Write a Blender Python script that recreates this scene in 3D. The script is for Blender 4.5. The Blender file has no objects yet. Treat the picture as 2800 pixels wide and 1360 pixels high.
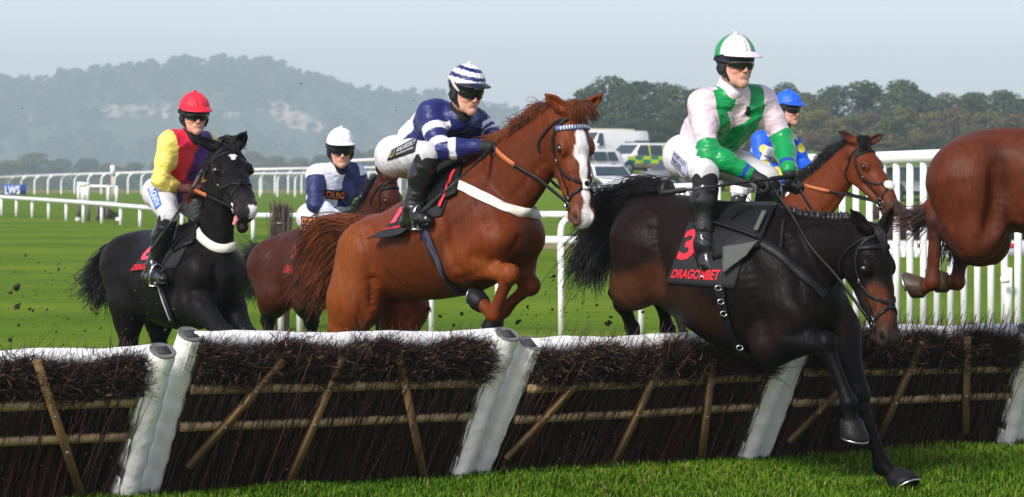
import bpy, math, random
import numpy as np
import openvdb
from mathutils import Vector, Matrix, noise
from mathutils.bvhtree import BVHTree

random.seed(7)
rng = np.random.default_rng(7)
scene = bpy.context.scene
COL = scene.collection

# ---------------------------------------------------------------- camera
FPX, PCX, PYH, CAMH = 8000.0, 1400.0, 475.0, 1.75      # photo pixels (2800 wide); horizon row; eye height
cam_d = bpy.data.cameras.new('camera')
cam = bpy.data.objects.new('camera', cam_d)
COL.objects.link(cam)
cam.location = (0, 0, CAMH)
cam.rotation_euler = (math.radians(90), 0, 0)
cam_d.sensor_width = 36.0
cam_d.sensor_fit = 'HORIZONTAL'
cam_d.lens = FPX / 2800.0 * 36.0
cam_d.shift_y = -(680.0 - PYH) / 2800.0
cam_d.clip_start = 0.5
cam_d.clip_end = 20000.0
cam_d.dof.use_dof = True
cam_d.dof.focus_distance = 16.9
cam_d.dof.aperture_fstop = 7.0
scene.camera = cam

# ---------------------------------------------------------------- sky, sun, exposure
SUN_EL, SUN_AZ = math.radians(37), math.radians(214)    # azimuth clockwise from +Y: behind the camera, to the left
world = bpy.data.worlds.new('World')
scene.world = world
world.use_nodes = True
wn = world.node_tree
for n in list(wn.nodes):
    wn.nodes.remove(n)
w_out = wn.nodes.new('ShaderNodeOutputWorld')
w_bg = wn.nodes.new('ShaderNodeBackground')
w_sky = wn.nodes.new('ShaderNodeTexSky')
w_sky.sky_type = 'NISHITA'
w_sky.sun_disc = False
w_sky.sun_elevation = SUN_EL
w_sky.sun_rotation = SUN_AZ
w_sky.air_density = 1.0
w_sky.dust_density = 1.0
w_sky.ozone_density = 1.0
w_hsv = wn.nodes.new('ShaderNodeHueSaturation')
w_hsv.inputs['Saturation'].default_value = 0.62
w_bg.inputs['Strength'].default_value = 0.116
wn.links.new(w_sky.outputs[0], w_hsv.inputs['Color'])
w_tint = wn.nodes.new('ShaderNodeMix')
w_tint.data_type = 'RGBA'; w_tint.blend_type = 'MULTIPLY'; w_tint.inputs[0].default_value = 1.0
w_tint.inputs[7].default_value = (1.05, .985, 1.10, 1)
wn.links.new(w_hsv.outputs[0], w_tint.inputs[6])
wn.links.new(w_tint.outputs[2], w_bg.inputs[0])
wn.links.new(w_bg.outputs[0], w_out.inputs[0])
sun_d = bpy.data.lights.new('sun', 'SUN')
sun_d.energy = 2.9
sun_d.angle = math.radians(14)
sun_d.color = (1.0, 0.955, 0.89)
sun = bpy.data.objects.new('sun', sun_d)
COL.objects.link(sun)
_sd = Vector((math.sin(SUN_AZ) * math.cos(SUN_EL), math.cos(SUN_AZ) * math.cos(SUN_EL), math.sin(SUN_EL)))
sun.rotation_euler = (-_sd).to_track_quat('-Z', 'Y').to_euler()
sun.location = (-8, -6, 12)
vs = scene.view_settings
vs.view_transform = 'Standard'
vs.look = 'None'
vs.exposure = 0.7
vs.gamma = 1.0
vs.use_curve_mapping = False
scene.render.engine = 'CYCLES'
cy = scene.cycles
cy.use_denoising = True
cy.max_bounces = 6
cy.diffuse_bounces = 3
cy.glossy_bounces = 3
cy.transmission_bounces = 4
cy.transparent_max_bounces = 8
cy.volume_bounces = 1
cy.sample_clamp_indirect = 6.0

# ---------------------------------------------------------------- helpers
def V(*a):
    return np.array(a, float)

def P(px, py, Y):
    """photo pixel + distance -> world point"""
    return V((px - PCX) * Y / FPX, Y, CAMH - (py - PYH) * Y / FPX)

def unit(v):
    v = np.asarray(v, float)
    return v / (np.linalg.norm(v) + 1e-12)

def lin(c):
    """sRGB 0-255 triple -> linear"""
    out = []
    for x in c[:3]:
        x = x / 255.0
        out.append(x / 12.92 if x <= 0.04045 else ((x + 0.055) / 1.055) ** 2.4)
    return tuple(out)

def tag(o, label=None, cat=None, group=None, kind=None):
    if label: o['label'] = label
    if cat: o['category'] = cat
    if group: o['group'] = group
    if kind: o['kind'] = kind
    return o

def attach(o, parent):
    """parts are modelled in world space; only top-level empties carry a location"""
    if parent is not None:
        o.parent = parent
        if parent.parent is None:
            o.matrix_parent_inverse = Matrix.Translation(parent.location).inverted()
    return o

def thing(name, label, cat, loc=(0, 0, 0), group=None):
    o = bpy.data.objects.new(name, None)
    COL.objects.link(o)
    o.empty_display_size = 0.1
    o.location = tuple(float(x) for x in loc)
    return tag(o, label, cat, group)

def mk(name, verts, faces, mat=None, parent=None, smooth=True, col=None, mats=None, midx=None):
    """one mesh object; faces: int array (n,3)/(n,4), list of such arrays, or list of tuples"""
    me = bpy.data.meshes.new(name)
    verts = np.asarray(verts, np.float32).reshape(-1, 3)
    if isinstance(faces, np.ndarray):
        faces = [faces]
    if len(faces) and isinstance(faces[0], np.ndarray) and faces[0].ndim == 2:
        faces = [np.asarray(f, np.int32) for f in faces if len(f)]
        loops = np.concatenate([f.ravel() for f in faces])
        sizes = np.concatenate([np.full(len(f), f.shape[1], np.int32) for f in faces])
        starts = np.concatenate([[0], np.cumsum(sizes)[:-1]]).astype(np.int32)
        me.vertices.add(len(verts))
        me.vertices.foreach_set('co', verts.ravel())
        me.loops.add(len(loops))
        me.loops.foreach_set('vertex_index', loops)
        me.polygons.add(len(sizes))
        me.polygons.foreach_set('loop_start', starts)
        me.update(calc_edges=True)
    else:
        me.from_pydata([tuple(map(float, v)) for v in verts], [], [tuple(int(i) for i in f) for f in faces])
    if smooth:
        me.polygons.foreach_set('use_smooth', np.ones(len(me.polygons), bool))
    if col is not None:
        a = me.color_attributes.new('Col', 'FLOAT_COLOR', 'POINT')
        c = np.ones((len(verts), 4), np.float32)
        c[:, :3] = col
        a.data.foreach_set('color', c.ravel())
    for m in (mats or ([mat] if mat else [])):
        me.materials.append(m)
    if midx is not None:
        me.polygons.foreach_set('material_index', np.asarray(midx, np.int32))
    me.validate()
    o = bpy.data.objects.new(name, me)
    COL.objects.link(o)
    attach(o, parent)
    return o

class MB:
    """collects pieces into one mesh"""
    def __init__(s):
        s.v, s.f, s.n, s.c = [], [], 0, []
    def add(s, v, f, col=None):
        v = np.asarray(v, float).reshape(-1, 3)
        for a in (f if isinstance(f, list) and len(f) and isinstance(f[0], np.ndarray) else [np.asarray(f)]):
            if len(a): s.f.append(np.asarray(a) + s.n)
        s.v.append(v)
        s.n += len(v)
        if col is not None:
            c = np.asarray(col, float)
            s.c.append(np.broadcast_to(c, (len(v), 3)))
        return s
    def box(s, c, size, R=None, col=None):
        v, f = box_vf(c, size, R)
        return s.add(v, f, col)
    def tube(s, pts, r, n=8, caps=True, col=None):
        v, f = tube_vf(pts, r, n, caps)
        return s.add(v, f, col)
    def build(s, name, mat, parent=None, smooth=True):
        col = np.concatenate(s.c) if s.c and sum(map(len, s.c)) == s.n else None
        by = {}
        for a in s.f: by.setdefault(a.shape[1], []).append(a)
        return mk(name, np.concatenate(s.v), [np.concatenate(x) for x in by.values()], mat, parent, smooth, col)

def box_vf(c, size, R=None):
    sx, sy, sz = [x / 2 for x in size]
    v = np.array([[x, y, z] for x in (-sx, sx) for y in (-sy, sy) for z in (-sz, sz)])
    if R is not None: v = v @ np.asarray(R).T
    f = np.array([[0, 1, 3, 2], [4, 6, 7, 5], [0, 4, 5, 1], [2, 3, 7, 6], [0, 2, 6, 4], [1, 5, 7, 3]])
    return v + np.asarray(c), f

def frames(pts, up=None):
    pts = np.asarray(pts, float)
    t = np.gradient(pts, axis=0)
    t /= np.linalg.norm(t, axis=1)[:, None] + 1e-12
    n = np.zeros_like(t)
    u = np.array([0, 0, 1.0]) if up is None else np.asarray(up, float)
    if abs(t[0] @ unit(u)) > 0.95: u = np.array([1.0, 0.2, 0])
    a = unit(u - (u @ t[0]) * t[0])
    for i in range(len(pts)):
        a = unit(a - (a @ t[i]) * t[i])
        n[i] = a
    return t, n, np.cross(t, n)

def tube_vf(pts, r, n=8, caps=True, rx=None):
    pts = np.asarray(pts, float)
    r = np.broadcast_to(np.asarray(r, float), (len(pts),))
    rx = r if rx is None else np.broadcast_to(np.asarray(rx, float), (len(pts),))
    t, a, b = frames(pts)
    th = np.arange(n) * 2 * np.pi / n
    v = pts[:, None] + a[:, None] * (np.cos(th)[None, :, None] * r[:, None, None]) + b[:, None] * (np.sin(th)[None, :, None] * rx[:, None, None])
    m = len(pts)
    i, j = np.meshgrid(np.arange(m - 1), np.arange(n), indexing='ij')
    f = np.stack([i * n + j, i * n + (j + 1) % n, (i + 1) * n + (j + 1) % n, (i + 1) * n + j], -1).reshape(-1, 4)
    v = v.reshape(-1, 3)
    fs = [f]
    if caps:
        k = len(v)
        v = np.vstack([v, pts[0], pts[-1]])
        jj = np.arange(n)
        fs.append(np.concatenate([np.stack([np.full(n, k), (jj + 1) % n, jj], -1),
                                  np.stack([np.full(n, k + 1), (m - 1) * n + jj, (m - 1) * n + (jj + 1) % n], -1)]))
    return v, fs

def spline(pts, m=6):
    """Catmull-Rom through the rows of pts (any width)"""
    p = np.asarray(pts, float)
    if len(p) < 3:
        t = np.linspace(0, 1, m + 1)[:, None]
        return p[0] * (1 - t) + p[-1] * t
    q = np.vstack([2 * p[0] - p[1], p, 2 * p[-1] - p[-2]])
    out = []
    for i in range(1, len(q) - 2):
        for t in np.arange(m) / m:
            a, b, c, d = q[i - 1:i + 3]
            out.append(0.5 * (2 * b + (c - a) * t + (2 * a - 5 * b + 4 * c - d) * t * t + (3 * b - a - 3 * c + d) * t ** 3))
    out.append(p[-1])
    return np.array(out)

def grid_vf(G):
    """(n,m,3) grid -> verts, quads"""
    n, m = G.shape[:2]
    i, j = np.meshgrid(np.arange(n - 1), np.arange(m - 1), indexing='ij')
    f = np.stack([i * m + j, (i + 1) * m + j, (i + 1) * m + j + 1, i * m + j + 1], -1).reshape(-1, 4)
    return G.reshape(-1, 3), f

def shell_vf(G, N, th):
    """thick sheet from a grid and its normals"""
    n, m = G.shape[:2]
    v, f = grid_vf(G)
    v2, _ = grid_vf(G - N * th)
    k = n * m
    e = []
    for i in range(n - 1):
        e += [[i * m, k + i * m, k + (i + 1) * m, (i + 1) * m], [i * m + m - 1, (i + 1) * m + m - 1, k + (i + 1) * m + m - 1, k + i * m + m - 1]]
    for j in range(m - 1):
        e += [[j, j + 1, k + j + 1, k + j], [(n - 1) * m + j, k + (n - 1) * m + j, k + (n - 1) * m + j + 1, (n - 1) * m + j + 1]]
    return np.vstack([v, v2]), np.vstack([f, f[:, ::-1] + k, np.array(e)])

# ---------------------------------------------------------------- materials
MATS = {}
def mat(name, color=(.5, .5, .5), rough=.55, var=.12, vscale=8.0, bump=0.0, bscale=60.0, metal=0.0, attr=False,
        spec=.5, sheen=0.0, coat=0.0, stretch=None, objcol=False, var2=None, trans=0.0, bdist=0.01, sss=0.0, rvar=0.1, ior=1.45):
    if name in MATS: return MATS[name]
    m = bpy.data.materials.new(name)
    m.use_nodes = True
    nt = m.node_tree
    b = nt.nodes['Principled BSDF']
    tc = nt.nodes.new('ShaderNodeTexCoord')
    src = tc.outputs['Object']
    if stretch:
        mp = nt.nodes.new('ShaderNodeMapping')
        mp.inputs['Scale'].default_value = stretch
        nt.links.new(src, mp.inputs[0])
        src = mp.outputs[0]
    ns = nt.nodes.new('ShaderNodeTexNoise')
    ns.inputs['Scale'].default_value = vscale
    ns.inputs['Detail'].default_value = 6
    ns.inputs['Roughness'].default_value = .65
    nt.links.new(src, ns.inputs['Vector'])
    if attr:
        at = nt.nodes.new('ShaderNodeAttribute')
        at.attribute_name = 'Col'
        base = at.outputs['Color']
    elif objcol:
        oi = nt.nodes.new('ShaderNodeObjectInfo')
        base = oi.outputs['Color']
    else:
        rgb = nt.nodes.new('ShaderNodeRGB')
        rgb.outputs[0].default_value = (*color[:3], 1)
        base = rgb.outputs[0]
    mr = nt.nodes.new('ShaderNodeMapRange')
    mr.inputs['From Min'].default_value = .25
    mr.inputs['From Max'].default_value = .75
    mr.inputs['To Min'].default_value = 1 - var
    mr.inputs['To Max'].default_value = 1 + var
    nt.links.new(ns.outputs[0], mr.inputs[0])
    vm = nt.nodes.new('ShaderNodeVectorMath')
    vm.operation = 'SCALE'
    nt.links.new(base, vm.inputs[0])
    nt.links.new(mr.outputs[0], vm.inputs['Scale'])
    cur = vm.outputs[0]
    if var2:
        mx = nt.nodes.new('ShaderNodeMix')
        mx.data_type = 'RGBA'
        n2 = nt.nodes.new('ShaderNodeTexNoise')
        n2.inputs['Scale'].default_value = var2[1]
        n2.inputs['Detail'].default_value = 5
        nt.links.new(src, n2.inputs['Vector'])
        r2 = nt.nodes.new('ShaderNodeMapRange')
        r2.inputs['From Min'].default_value = var2[2]
        r2.inputs['From Max'].default_value = var2[3]
        nt.links.new(n2.outputs[0], r2.inputs[0])
        nt.links.new(r2.outputs[0], mx.inputs[0])
        nt.links.new(cur, mx.inputs[6])
        mx.inputs[7].default_value = (*var2[0], 1)
        cur = mx.outputs[2]
    nt.links.new(cur, b.inputs['Base Color'])
    b.inputs['Metallic'].default_value = metal
    b.inputs['Specular IOR Level'].default_value = spec
    b.inputs['IOR'].default_value = ior
    if sheen:
        b.inputs['Sheen Weight'].default_value = sheen
        b.inputs['Sheen Roughness'].default_value = .4
    if coat:
        b.inputs['Coat Weight'].default_value = coat
        b.inputs['Coat Roughness'].default_value = .1
    if trans:
        b.inputs['Transmission Weight'].default_value = trans
    if sss:
        b.inputs['Subsurface Weight'].default_value = sss
        b.inputs['Subsurface Radius'].default_value = (.012, .005, .003)
    rr = nt.nodes.new('ShaderNodeMapRange')
    rr.inputs['To Min'].default_value = max(0.02, rough - rvar)
    rr.inputs['To Max'].default_value = min(1, rough + rvar)
    nt.links.new(ns.outputs[0], rr.inputs[0])
    nt.links.new(rr.outputs[0], b.inputs['Roughness'])
    if bump:
        nb = nt.nodes.new('ShaderNodeTexNoise')
        nb.inputs['Scale'].default_value = bscale
        nb.inputs['Detail'].default_value = 5
        nt.links.new(src, nb.inputs['Vector'])
        bp = nt.nodes.new('ShaderNodeBump')
        bp.inputs['Strength'].default_value = bump
        bp.inputs['Distance'].default_value = bdist
        nt.links.new(nb.outputs[0], bp.inputs['Height'])
        nt.links.new(bp.outputs[0], b.inputs['Normal'])
    MATS[name] = m
    return m

# ---------------------------------------------------------------- implicit surfaces
BIG = 0.5
class Field:
    def __init__(s, vox):
        s.vox, s.pr = vox, []
    def _add(s, fn, lo, hi, k, sub):
        s.pr.append((fn, np.asarray(lo), np.asarray(hi), k, sub))
    def cone(s, a, ra, b, rb, k=.03, flat=None, sub=False):
        a, b = np.asarray(a, float), np.asarray(b, float)
        M = np.eye(3)
        if flat is not None:
            n = unit(flat[0])
            M = np.eye(3) + (1 / flat[1] - 1) * np.outer(n, n)
        A, B = M @ a, M @ b
        d = B - A
        L2 = max(d @ d, 1e-9)
        sc = min(1.0, flat[1]) if flat is not None else 1.0
        sc = (1 + sc) / 2
        def fn(X, Y, Z):
            px = M[0, 0] * X + M[0, 1] * Y + M[0, 2] * Z - A[0]
            py = M[1, 0] * X + M[1, 1] * Y + M[1, 2] * Z - A[1]
            pz = M[2, 0] * X + M[2, 1] * Y + M[2, 2] * Z - A[2]
            t = np.clip((px * d[0] + py * d[1] + pz * d[2]) / L2, 0, 1)
            return (np.sqrt((px - t * d[0]) ** 2 + (py - t * d[1]) ** 2 + (pz - t * d[2]) ** 2) - (ra + (rb - ra) * t)) * sc
        r = max(ra, rb) * max(1.0, flat[1] if flat is not None else 1.0)
        s._add(fn, np.minimum(a, b) - r, np.maximum(a, b) + r, k, sub)
        return s
    def chain(s, pts, rad, k=.03, flat=None, m=1, sub=False):
        q = np.hstack([np.asarray(pts, float), np.asarray(rad, float)[:, None]])
        if m > 1: q = spline(q, m)
        for i in range(len(q) - 1):
            s.cone(q[i, :3], q[i, 3], q[i + 1, :3], q[i + 1, 3], k if i == 0 else min(k, .02), flat, sub)
        return s
    def ell(s, c, r, R=None, k=.03, sub=False):
        c, r = np.asarray(c, float), np.asarray(r, float)
        R = np.eye(3) if R is None else np.asarray(R, float)     # columns = axes
        def fn(X, Y, Z):
            x, y, z = X - c[0], Y - c[1], Z - c[2]
            q = [(R[0, i] * x + R[1, i] * y + R[2, i] * z) / r[i] for i in range(3)]
            k0 = np.sqrt(q[0] ** 2 + q[1] ** 2 + q[2] ** 2)
            k1 = np.sqrt((q[0] / r[0]) ** 2 + (q[1] / r[1]) ** 2 + (q[2] / r[2]) ** 2) + 1e-6
            return k0 * (k0 - 1) / k1
        e = np.abs(R) @ r
        s._add(fn, c - e, c + e, k, sub)
        return s
    def sph(s, c, r, k=.02, sub=False):
        return s.cone(c, r, np.asarray(c) + 1e-4, r, k, None, sub)
    def build(s):
        h = s.vox
        adds = [p for p in s.pr if not p[4]]
        lo = np.min([p[1] - p[3] for p in adds], 0) - 4 * h
        hi = np.max([p[2] + p[3] for p in adds], 0) + 4 * h
        n = np.ceil((hi - lo) / h).astype(int) + 1
        ax = [(lo[i] + np.arange(n[i]) * h).astype(np.float32) for i in range(3)]
        F = np.full(n, BIG, np.float32)
        for fn, l, u, k, sub in s.pr:
            pad = k + 2.5 * h
            i0 = np.maximum(np.floor((l - pad - lo) / h).astype(int), 0)
            i1 = np.minimum(np.ceil((u + pad - lo) / h).astype(int) + 1, n)
            if np.any(i1 <= i0): continue
            sl = tuple(slice(i0[i], i1[i]) for i in range(3))
            d = fn(ax[0][sl[0]][:, None, None], ax[1][sl[1]][None, :, None], ax[2][sl[2]][None, None, :])
            a = F[sl]
            kk = max(k, 1e-4)
            if sub:
                b = -d
                hh = np.maximum(kk - np.abs(a - b), 0) / kk
                F[sl] = np.maximum(a, b) + hh * hh * kk * .25
            else:
                hh = np.maximum(kk - np.abs(a - d), 0) / kk
                F[sl] = np.minimum(a, d) - hh * hh * kk * .25
        g = openvdb.FloatGrid(BIG)
        g.copyFromArray(F)
        pts, tri, quad = g.convertToPolygons(0.0, 0.0)
        v = lo + np.asarray(pts, float) * h
        return v, [np.asarray(quad).astype(np.int64)] + ([np.asarray(tri).astype(np.int64)] if len(tri) else [])

def bvh_of(v, fs):
    fl = []
    for f in fs: fl += f.tolist()
    return BVHTree.FromPolygons([tuple(x) for x in v], fl)

def seg_dist(v, a, b):
    a, b = np.asarray(a, float), np.asarray(b, float)
    d = b - a
    t = np.clip(((v - a) @ d) / max(d @ d, 1e-9), 0, 1)
    return np.linalg.norm(v - a - t[:, None] * d, axis=1), t

def sstep(a, b, x):
    t = np.clip((np.asarray(x, float) - a) / (b - a), 0, 1)
    return t * t * (3 - 2 * t)

def vnoise(v, sc, seed=0.0, octv=3):
    """cheap smooth noise on an (n,3) array, about -1..1"""
    v = np.asarray(v, float) * sc + seed
    out = np.zeros(len(v))
    amp = 1.0
    for o in range(octv):
        a = v * (2 ** o)
        out += amp * (np.sin(a[:, 0] * 1.7 + 1.3 * np.sin(a[:, 1] * 1.1 + o)) * np.sin(a[:, 1] * 1.9 + 1.1 * np.sin(a[:, 2] * 1.3 + 2 * o)) +
                      np.sin(a[:, 2] * 1.6 + 1.2 * np.sin(a[:, 0] * 1.2 + 3 * o)) * .6)
        amp *= .5
    return out / 1.9

def surf(bvh, p, off=0.0):
    """nearest surface point pushed off along its normal"""
    loc, n, i, d = bvh.find_nearest(Vector(p))
    return V(*loc) + V(*n) * off, V(*n)

def camhit(bvh, px, py, off=0.0):
    """where the sight line through a photo pixel meets a body"""
    d = Vector(((px - PCX) / FPX, 1.0, -(py - PYH) / FPX)).normalized()
    loc, n, i, dd = bvh.ray_cast(Vector((0, 0, CAMH)), d, 200)
    if loc is None: return None, None
    return V(*loc) + V(*n) * off, V(*n)

def strap_vf(bvh, pts, width, th=.004, off=.002, m=8, closed=False, proj=True, up=None):
    """flat strap laid along pts on a body"""
    q = spline(np.vstack([pts, pts[:1]]) if closed else pts, m)
    P_, N_ = [], []
    for p in q:
        if proj:
            a, n = surf(bvh, p, off)
        else:
            a = p; _, n = surf(bvh, p)
        P_.append(a); N_.append(n)
    P_, N_ = np.array(P_), np.array(N_)
    if proj:
        for _ in range(2):
            P_[1:-1] = (P_[:-2] + 2 * P_[1:-1] + P_[2:]) / 4
            N_[1:-1] = N_[:-2] + 2 * N_[1:-1] + N_[2:]
            N_ /= np.linalg.norm(N_, axis=1)[:, None]
    T = np.gradient(P_, axis=0)
    T /= np.linalg.norm(T, axis=1)[:, None] + 1e-12
    B = np.cross(T, N_)
    B /= np.linalg.norm(B, axis=1)[:, None] + 1e-12
    wd = np.broadcast_to(np.asarray(width, float), (len(P_),))[:, None]
    prof = [(-.5, 0), (-.47, 1), (0, 1.15), (.47, 1), (.5, 0), (0, -.3)]
    G = np.stack([P_ + B * (a * wd) + N_ * (b * th) for a, b in prof], 1)
    n, k = G.shape[:2]
    i, j = np.meshgrid(np.arange(n - 1), np.arange(k), indexing='ij')
    f = np.stack([i * k + j, i * k + (j + 1) % k, (i + 1) * k + (j + 1) % k, (i + 1) * k + j], -1).reshape(-1, 4)
    return G.reshape(-1, 3), f

def qpatch(bvh, corners, n, m, off=.006, fn=None):
    """sheet draped on a body: four photo pixels (tl,tr,br,bl), seen from the camera side; returns point and normal grids"""
    c = [np.asarray(x, float) for x in corners]
    G, N = np.zeros((n, m, 3)), np.zeros((n, m, 3))
    last = None
    miss = []
    for i in range(n):
        for j in range(m):
            u, v = j / (m - 1), i / (n - 1)
            p = (c[0] * (1 - u) + c[1] * u) * (1 - v) + (c[3] * (1 - u) + c[2] * u) * v
            h, nn = camhit(bvh, p[0], p[1])
            if h is None:
                miss.append((i, j, p)); continue
            G[i, j], N[i, j] = h, nn
            last = h
    for i, j, p in miss:
        best, bd = None, 1e9
        for a in range(n):
            for b in range(m):
                if N[a, b].any() and (a - i) ** 2 + (b - j) ** 2 < bd:
                    bd = (a - i) ** 2 + (b - j) ** 2; best = (a, b)
        Y = G[best][1]
        q = P(p[0], p[1], Y)
        G[i, j], nn = surf(bvh, q)
        N[i, j] = nn
    for _ in range(2):
        N[1:-1, 1:-1] = (N[1:-1, 1:-1] * 2 + N[:-2, 1:-1] + N[2:, 1:-1] + N[1:-1, :-2] + N[1:-1, 2:])
        N /= np.linalg.norm(N, axis=2)[..., None] + 1e-9
    return G + N * off, N

def text_vf(body, bold=0.0):
    """flat lettering in the unit frame: width 0..1, height 0..1 of its own box; returns verts(2D), faces, aspect"""
    cu = bpy.data.curves.new('tmp_text', 'FONT')
    cu.body = body
    cu.offset = bold
    cu.resolution_u = 3
    ob = bpy.data.objects.new('tmp_text', cu)
    COL.objects.link(ob)
    dg = bpy.context.evaluated_depsgraph_get()
    me = bpy.data.meshes.new_from_object(ob.evaluated_get(dg))
    v = np.array([x.co[:] for x in me.vertices])
    f = [tuple(p.vertices) for p in me.polygons]
    bpy.data.objects.remove(ob)
    bpy.data.curves.remove(cu)
    bpy.data.meshes.remove(me)
    lo, hi = v.min(0), v.max(0)
    asp = (hi[0] - lo[0]) / (hi[1] - lo[1])
    return (v[:, :2] - lo[:2]) / (hi[:2] - lo[:2]), f, asp

def decal_text(name, body, G, N, u0, v0, u1, v1, off, material, parent, bold=0.0, shear=0.0):
    """lettering laid on a draped sheet (grids G,N); (u,v) box in sheet coordinates, v down"""
    t, f, asp = text_vf(body, bold)
    n, m = G.shape[:2]
    out = []
    for x, y in t:
        u = u0 + (u1 - u0) * x
        v = v1 + (v0 - v1) * y + shear * (x - .5)
        a, b = min(max(u, 0), .9999) * (m - 1), min(max(v, 0), .9999) * (n - 1)
        j, i = int(a), int(b)
        a, b = a - j, b - i
        w = lambda A: (A[i, j] * (1 - a) + A[i, j + 1] * a) * (1 - b) + (A[i + 1, j] * (1 - a) + A[i + 1, j + 1] * a) * b
        out.append(w(G) + unit(w(N)) * off)
    return mk(name, np.array(out), f, material, parent, smooth=False)
# ================================================================ setting
def ground_z(X, Y):
    X, Y = np.asarray(X, float), np.asarray(Y, float)
    Ys = np.maximum(Y, 5)
    r = X / Ys
    zr = np.interp(Ys, [0, 105, 165, 300, 450, 900, 3000], [0, 0, 1.9, 3.9, 5.2, 6.5, 6.5]) * sstep(.0, .022, r)
    zl = -6.5 * sstep(270, 1100, Ys) * (1 - sstep(.0, .05, r))
    und = .03 * np.sin(X * .9 + 1.3) * np.sin(Ys * .7) * sstep(22, 40, Ys) * (1 - sstep(60, 120, Ys))
    near = .012 * np.sin(X * 2.3) * np.sin(Y * 1.9 + .4)
    return zr + zl + und + near

# turf: mown sward, one sheet to the horizon
turf = bpy.data.materials.new('turf')
turf.use_nodes = True
nt = turf.node_tree
b = nt.nodes['Principled BSDF']
b.inputs['Roughness'].default_value = .9
b.inputs['Specular IOR Level'].default_value = .05
geo = nt.nodes.new('ShaderNodeNewGeometry')
def tnoise(scale, vec, det=5):
    n = nt.nodes.new('ShaderNodeTexNoise')
    n.inputs['Scale'].default_value = scale
    n.inputs['Detail'].default_value = det
    nt.links.new(vec, n.inputs['Vector'])
    return n.outputs[0]
mp = nt.nodes.new('ShaderNodeMapping')
mp.inputs['Scale'].default_value = (.22, .7, 1)
nt.links.new(geo.outputs['Position'], mp.inputs[0])
ramp = nt.nodes.new('ShaderNodeValToRGB')
ramp.color_ramp.elements[0].position = .32
ramp.color_ramp.elements[0].color = (.070, .146, .004, 1)
ramp.color_ramp.elements[1].position = .68
ramp.color_ramp.elements[1].color = (.138, .205, .010, 1)
nt.links.new(tnoise(.35, mp.outputs[0], 6), ramp.inputs[0])
ramp2 = nt.nodes.new('ShaderNodeValToRGB')
ramp2.color_ramp.elements[0].position = .3
ramp2.color_ramp.elements[0].color = (.78, .78, .78, 1)
ramp2.color_ramp.elements[1].position = .7
ramp2.color_ramp.elements[1].color = (1.2, 1.16, 1.1, 1)
nt.links.new(tnoise(7.0, mp.outputs[0], 8), ramp2.inputs[0])
mul = nt.nodes.new('ShaderNodeMix')
mul.data_type = 'RGBA'; mul.blend_type = 'MULTIPLY'; mul.inputs[0].default_value = 1
nt.links.new(ramp.outputs[0], mul.inputs[6]); nt.links.new(ramp2.outputs[0], mul.inputs[7])
# worn tracks: bare earth where the horses have run, far beyond the rail
att = nt.nodes.new('ShaderNodeAttribute'); att.attribute_name = 'Col'
mx = nt.nodes.new('ShaderNodeMix'); mx.data_type = 'RGBA'
nt.links.new(att.outputs['Fac'], mx.inputs[0])
nt.links.new(mul.outputs[2], mx.inputs[6]); mx.inputs[7].default_value = (.30, .20, .13, 1)
nt.links.new(mx.outputs[2], b.inputs['Base Color'])
bp = nt.nodes.new('ShaderNodeBump'); bp.inputs['Strength'].default_value = .6; bp.inputs['Distance'].default_value = .04
nt.links.new(tnoise(26.0, geo.outputs['Position'], 6), bp.inputs['Height'])
nt.links.new(bp.outputs[0], b.inputs['Normal'])

ys = np.concatenate([np.linspace(-30, 10, 9), np.linspace(11, 60, 70), np.geomspace(62, 1200, 80), [1500, 2000, 2600, 3300, 4050]])
us = np.linspace(-1, 1, 121)
GX = us[None, :] * (np.maximum(ys, 0)[:, None] * .42 + 22)
GY = np.broadcast_to(ys[:, None], GX.shape)
GZ = ground_z(GX, GY)
gv, gf = grid_vf(np.stack([GX, GY, GZ], -1))
rr_ = gv[:, 0] / np.maximum(gv[:, 1], 5)
earth = sstep(262, 275, gv[:, 1]) * (1 - sstep(300, 320, gv[:, 1])) * (rr_ < .02) * .8
earth = np.maximum(earth, .75 * sstep(66, 69, gv[:, 1]) * (1 - sstep(73, 76, gv[:, 1])) * (rr_ < .03) * (rr_ > -.03))
gnd = mk('ground', gv, gf[:, ::-1], turf, col=earth[:, None] * np.ones(3))
tag(gnd, kind='structure')

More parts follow.
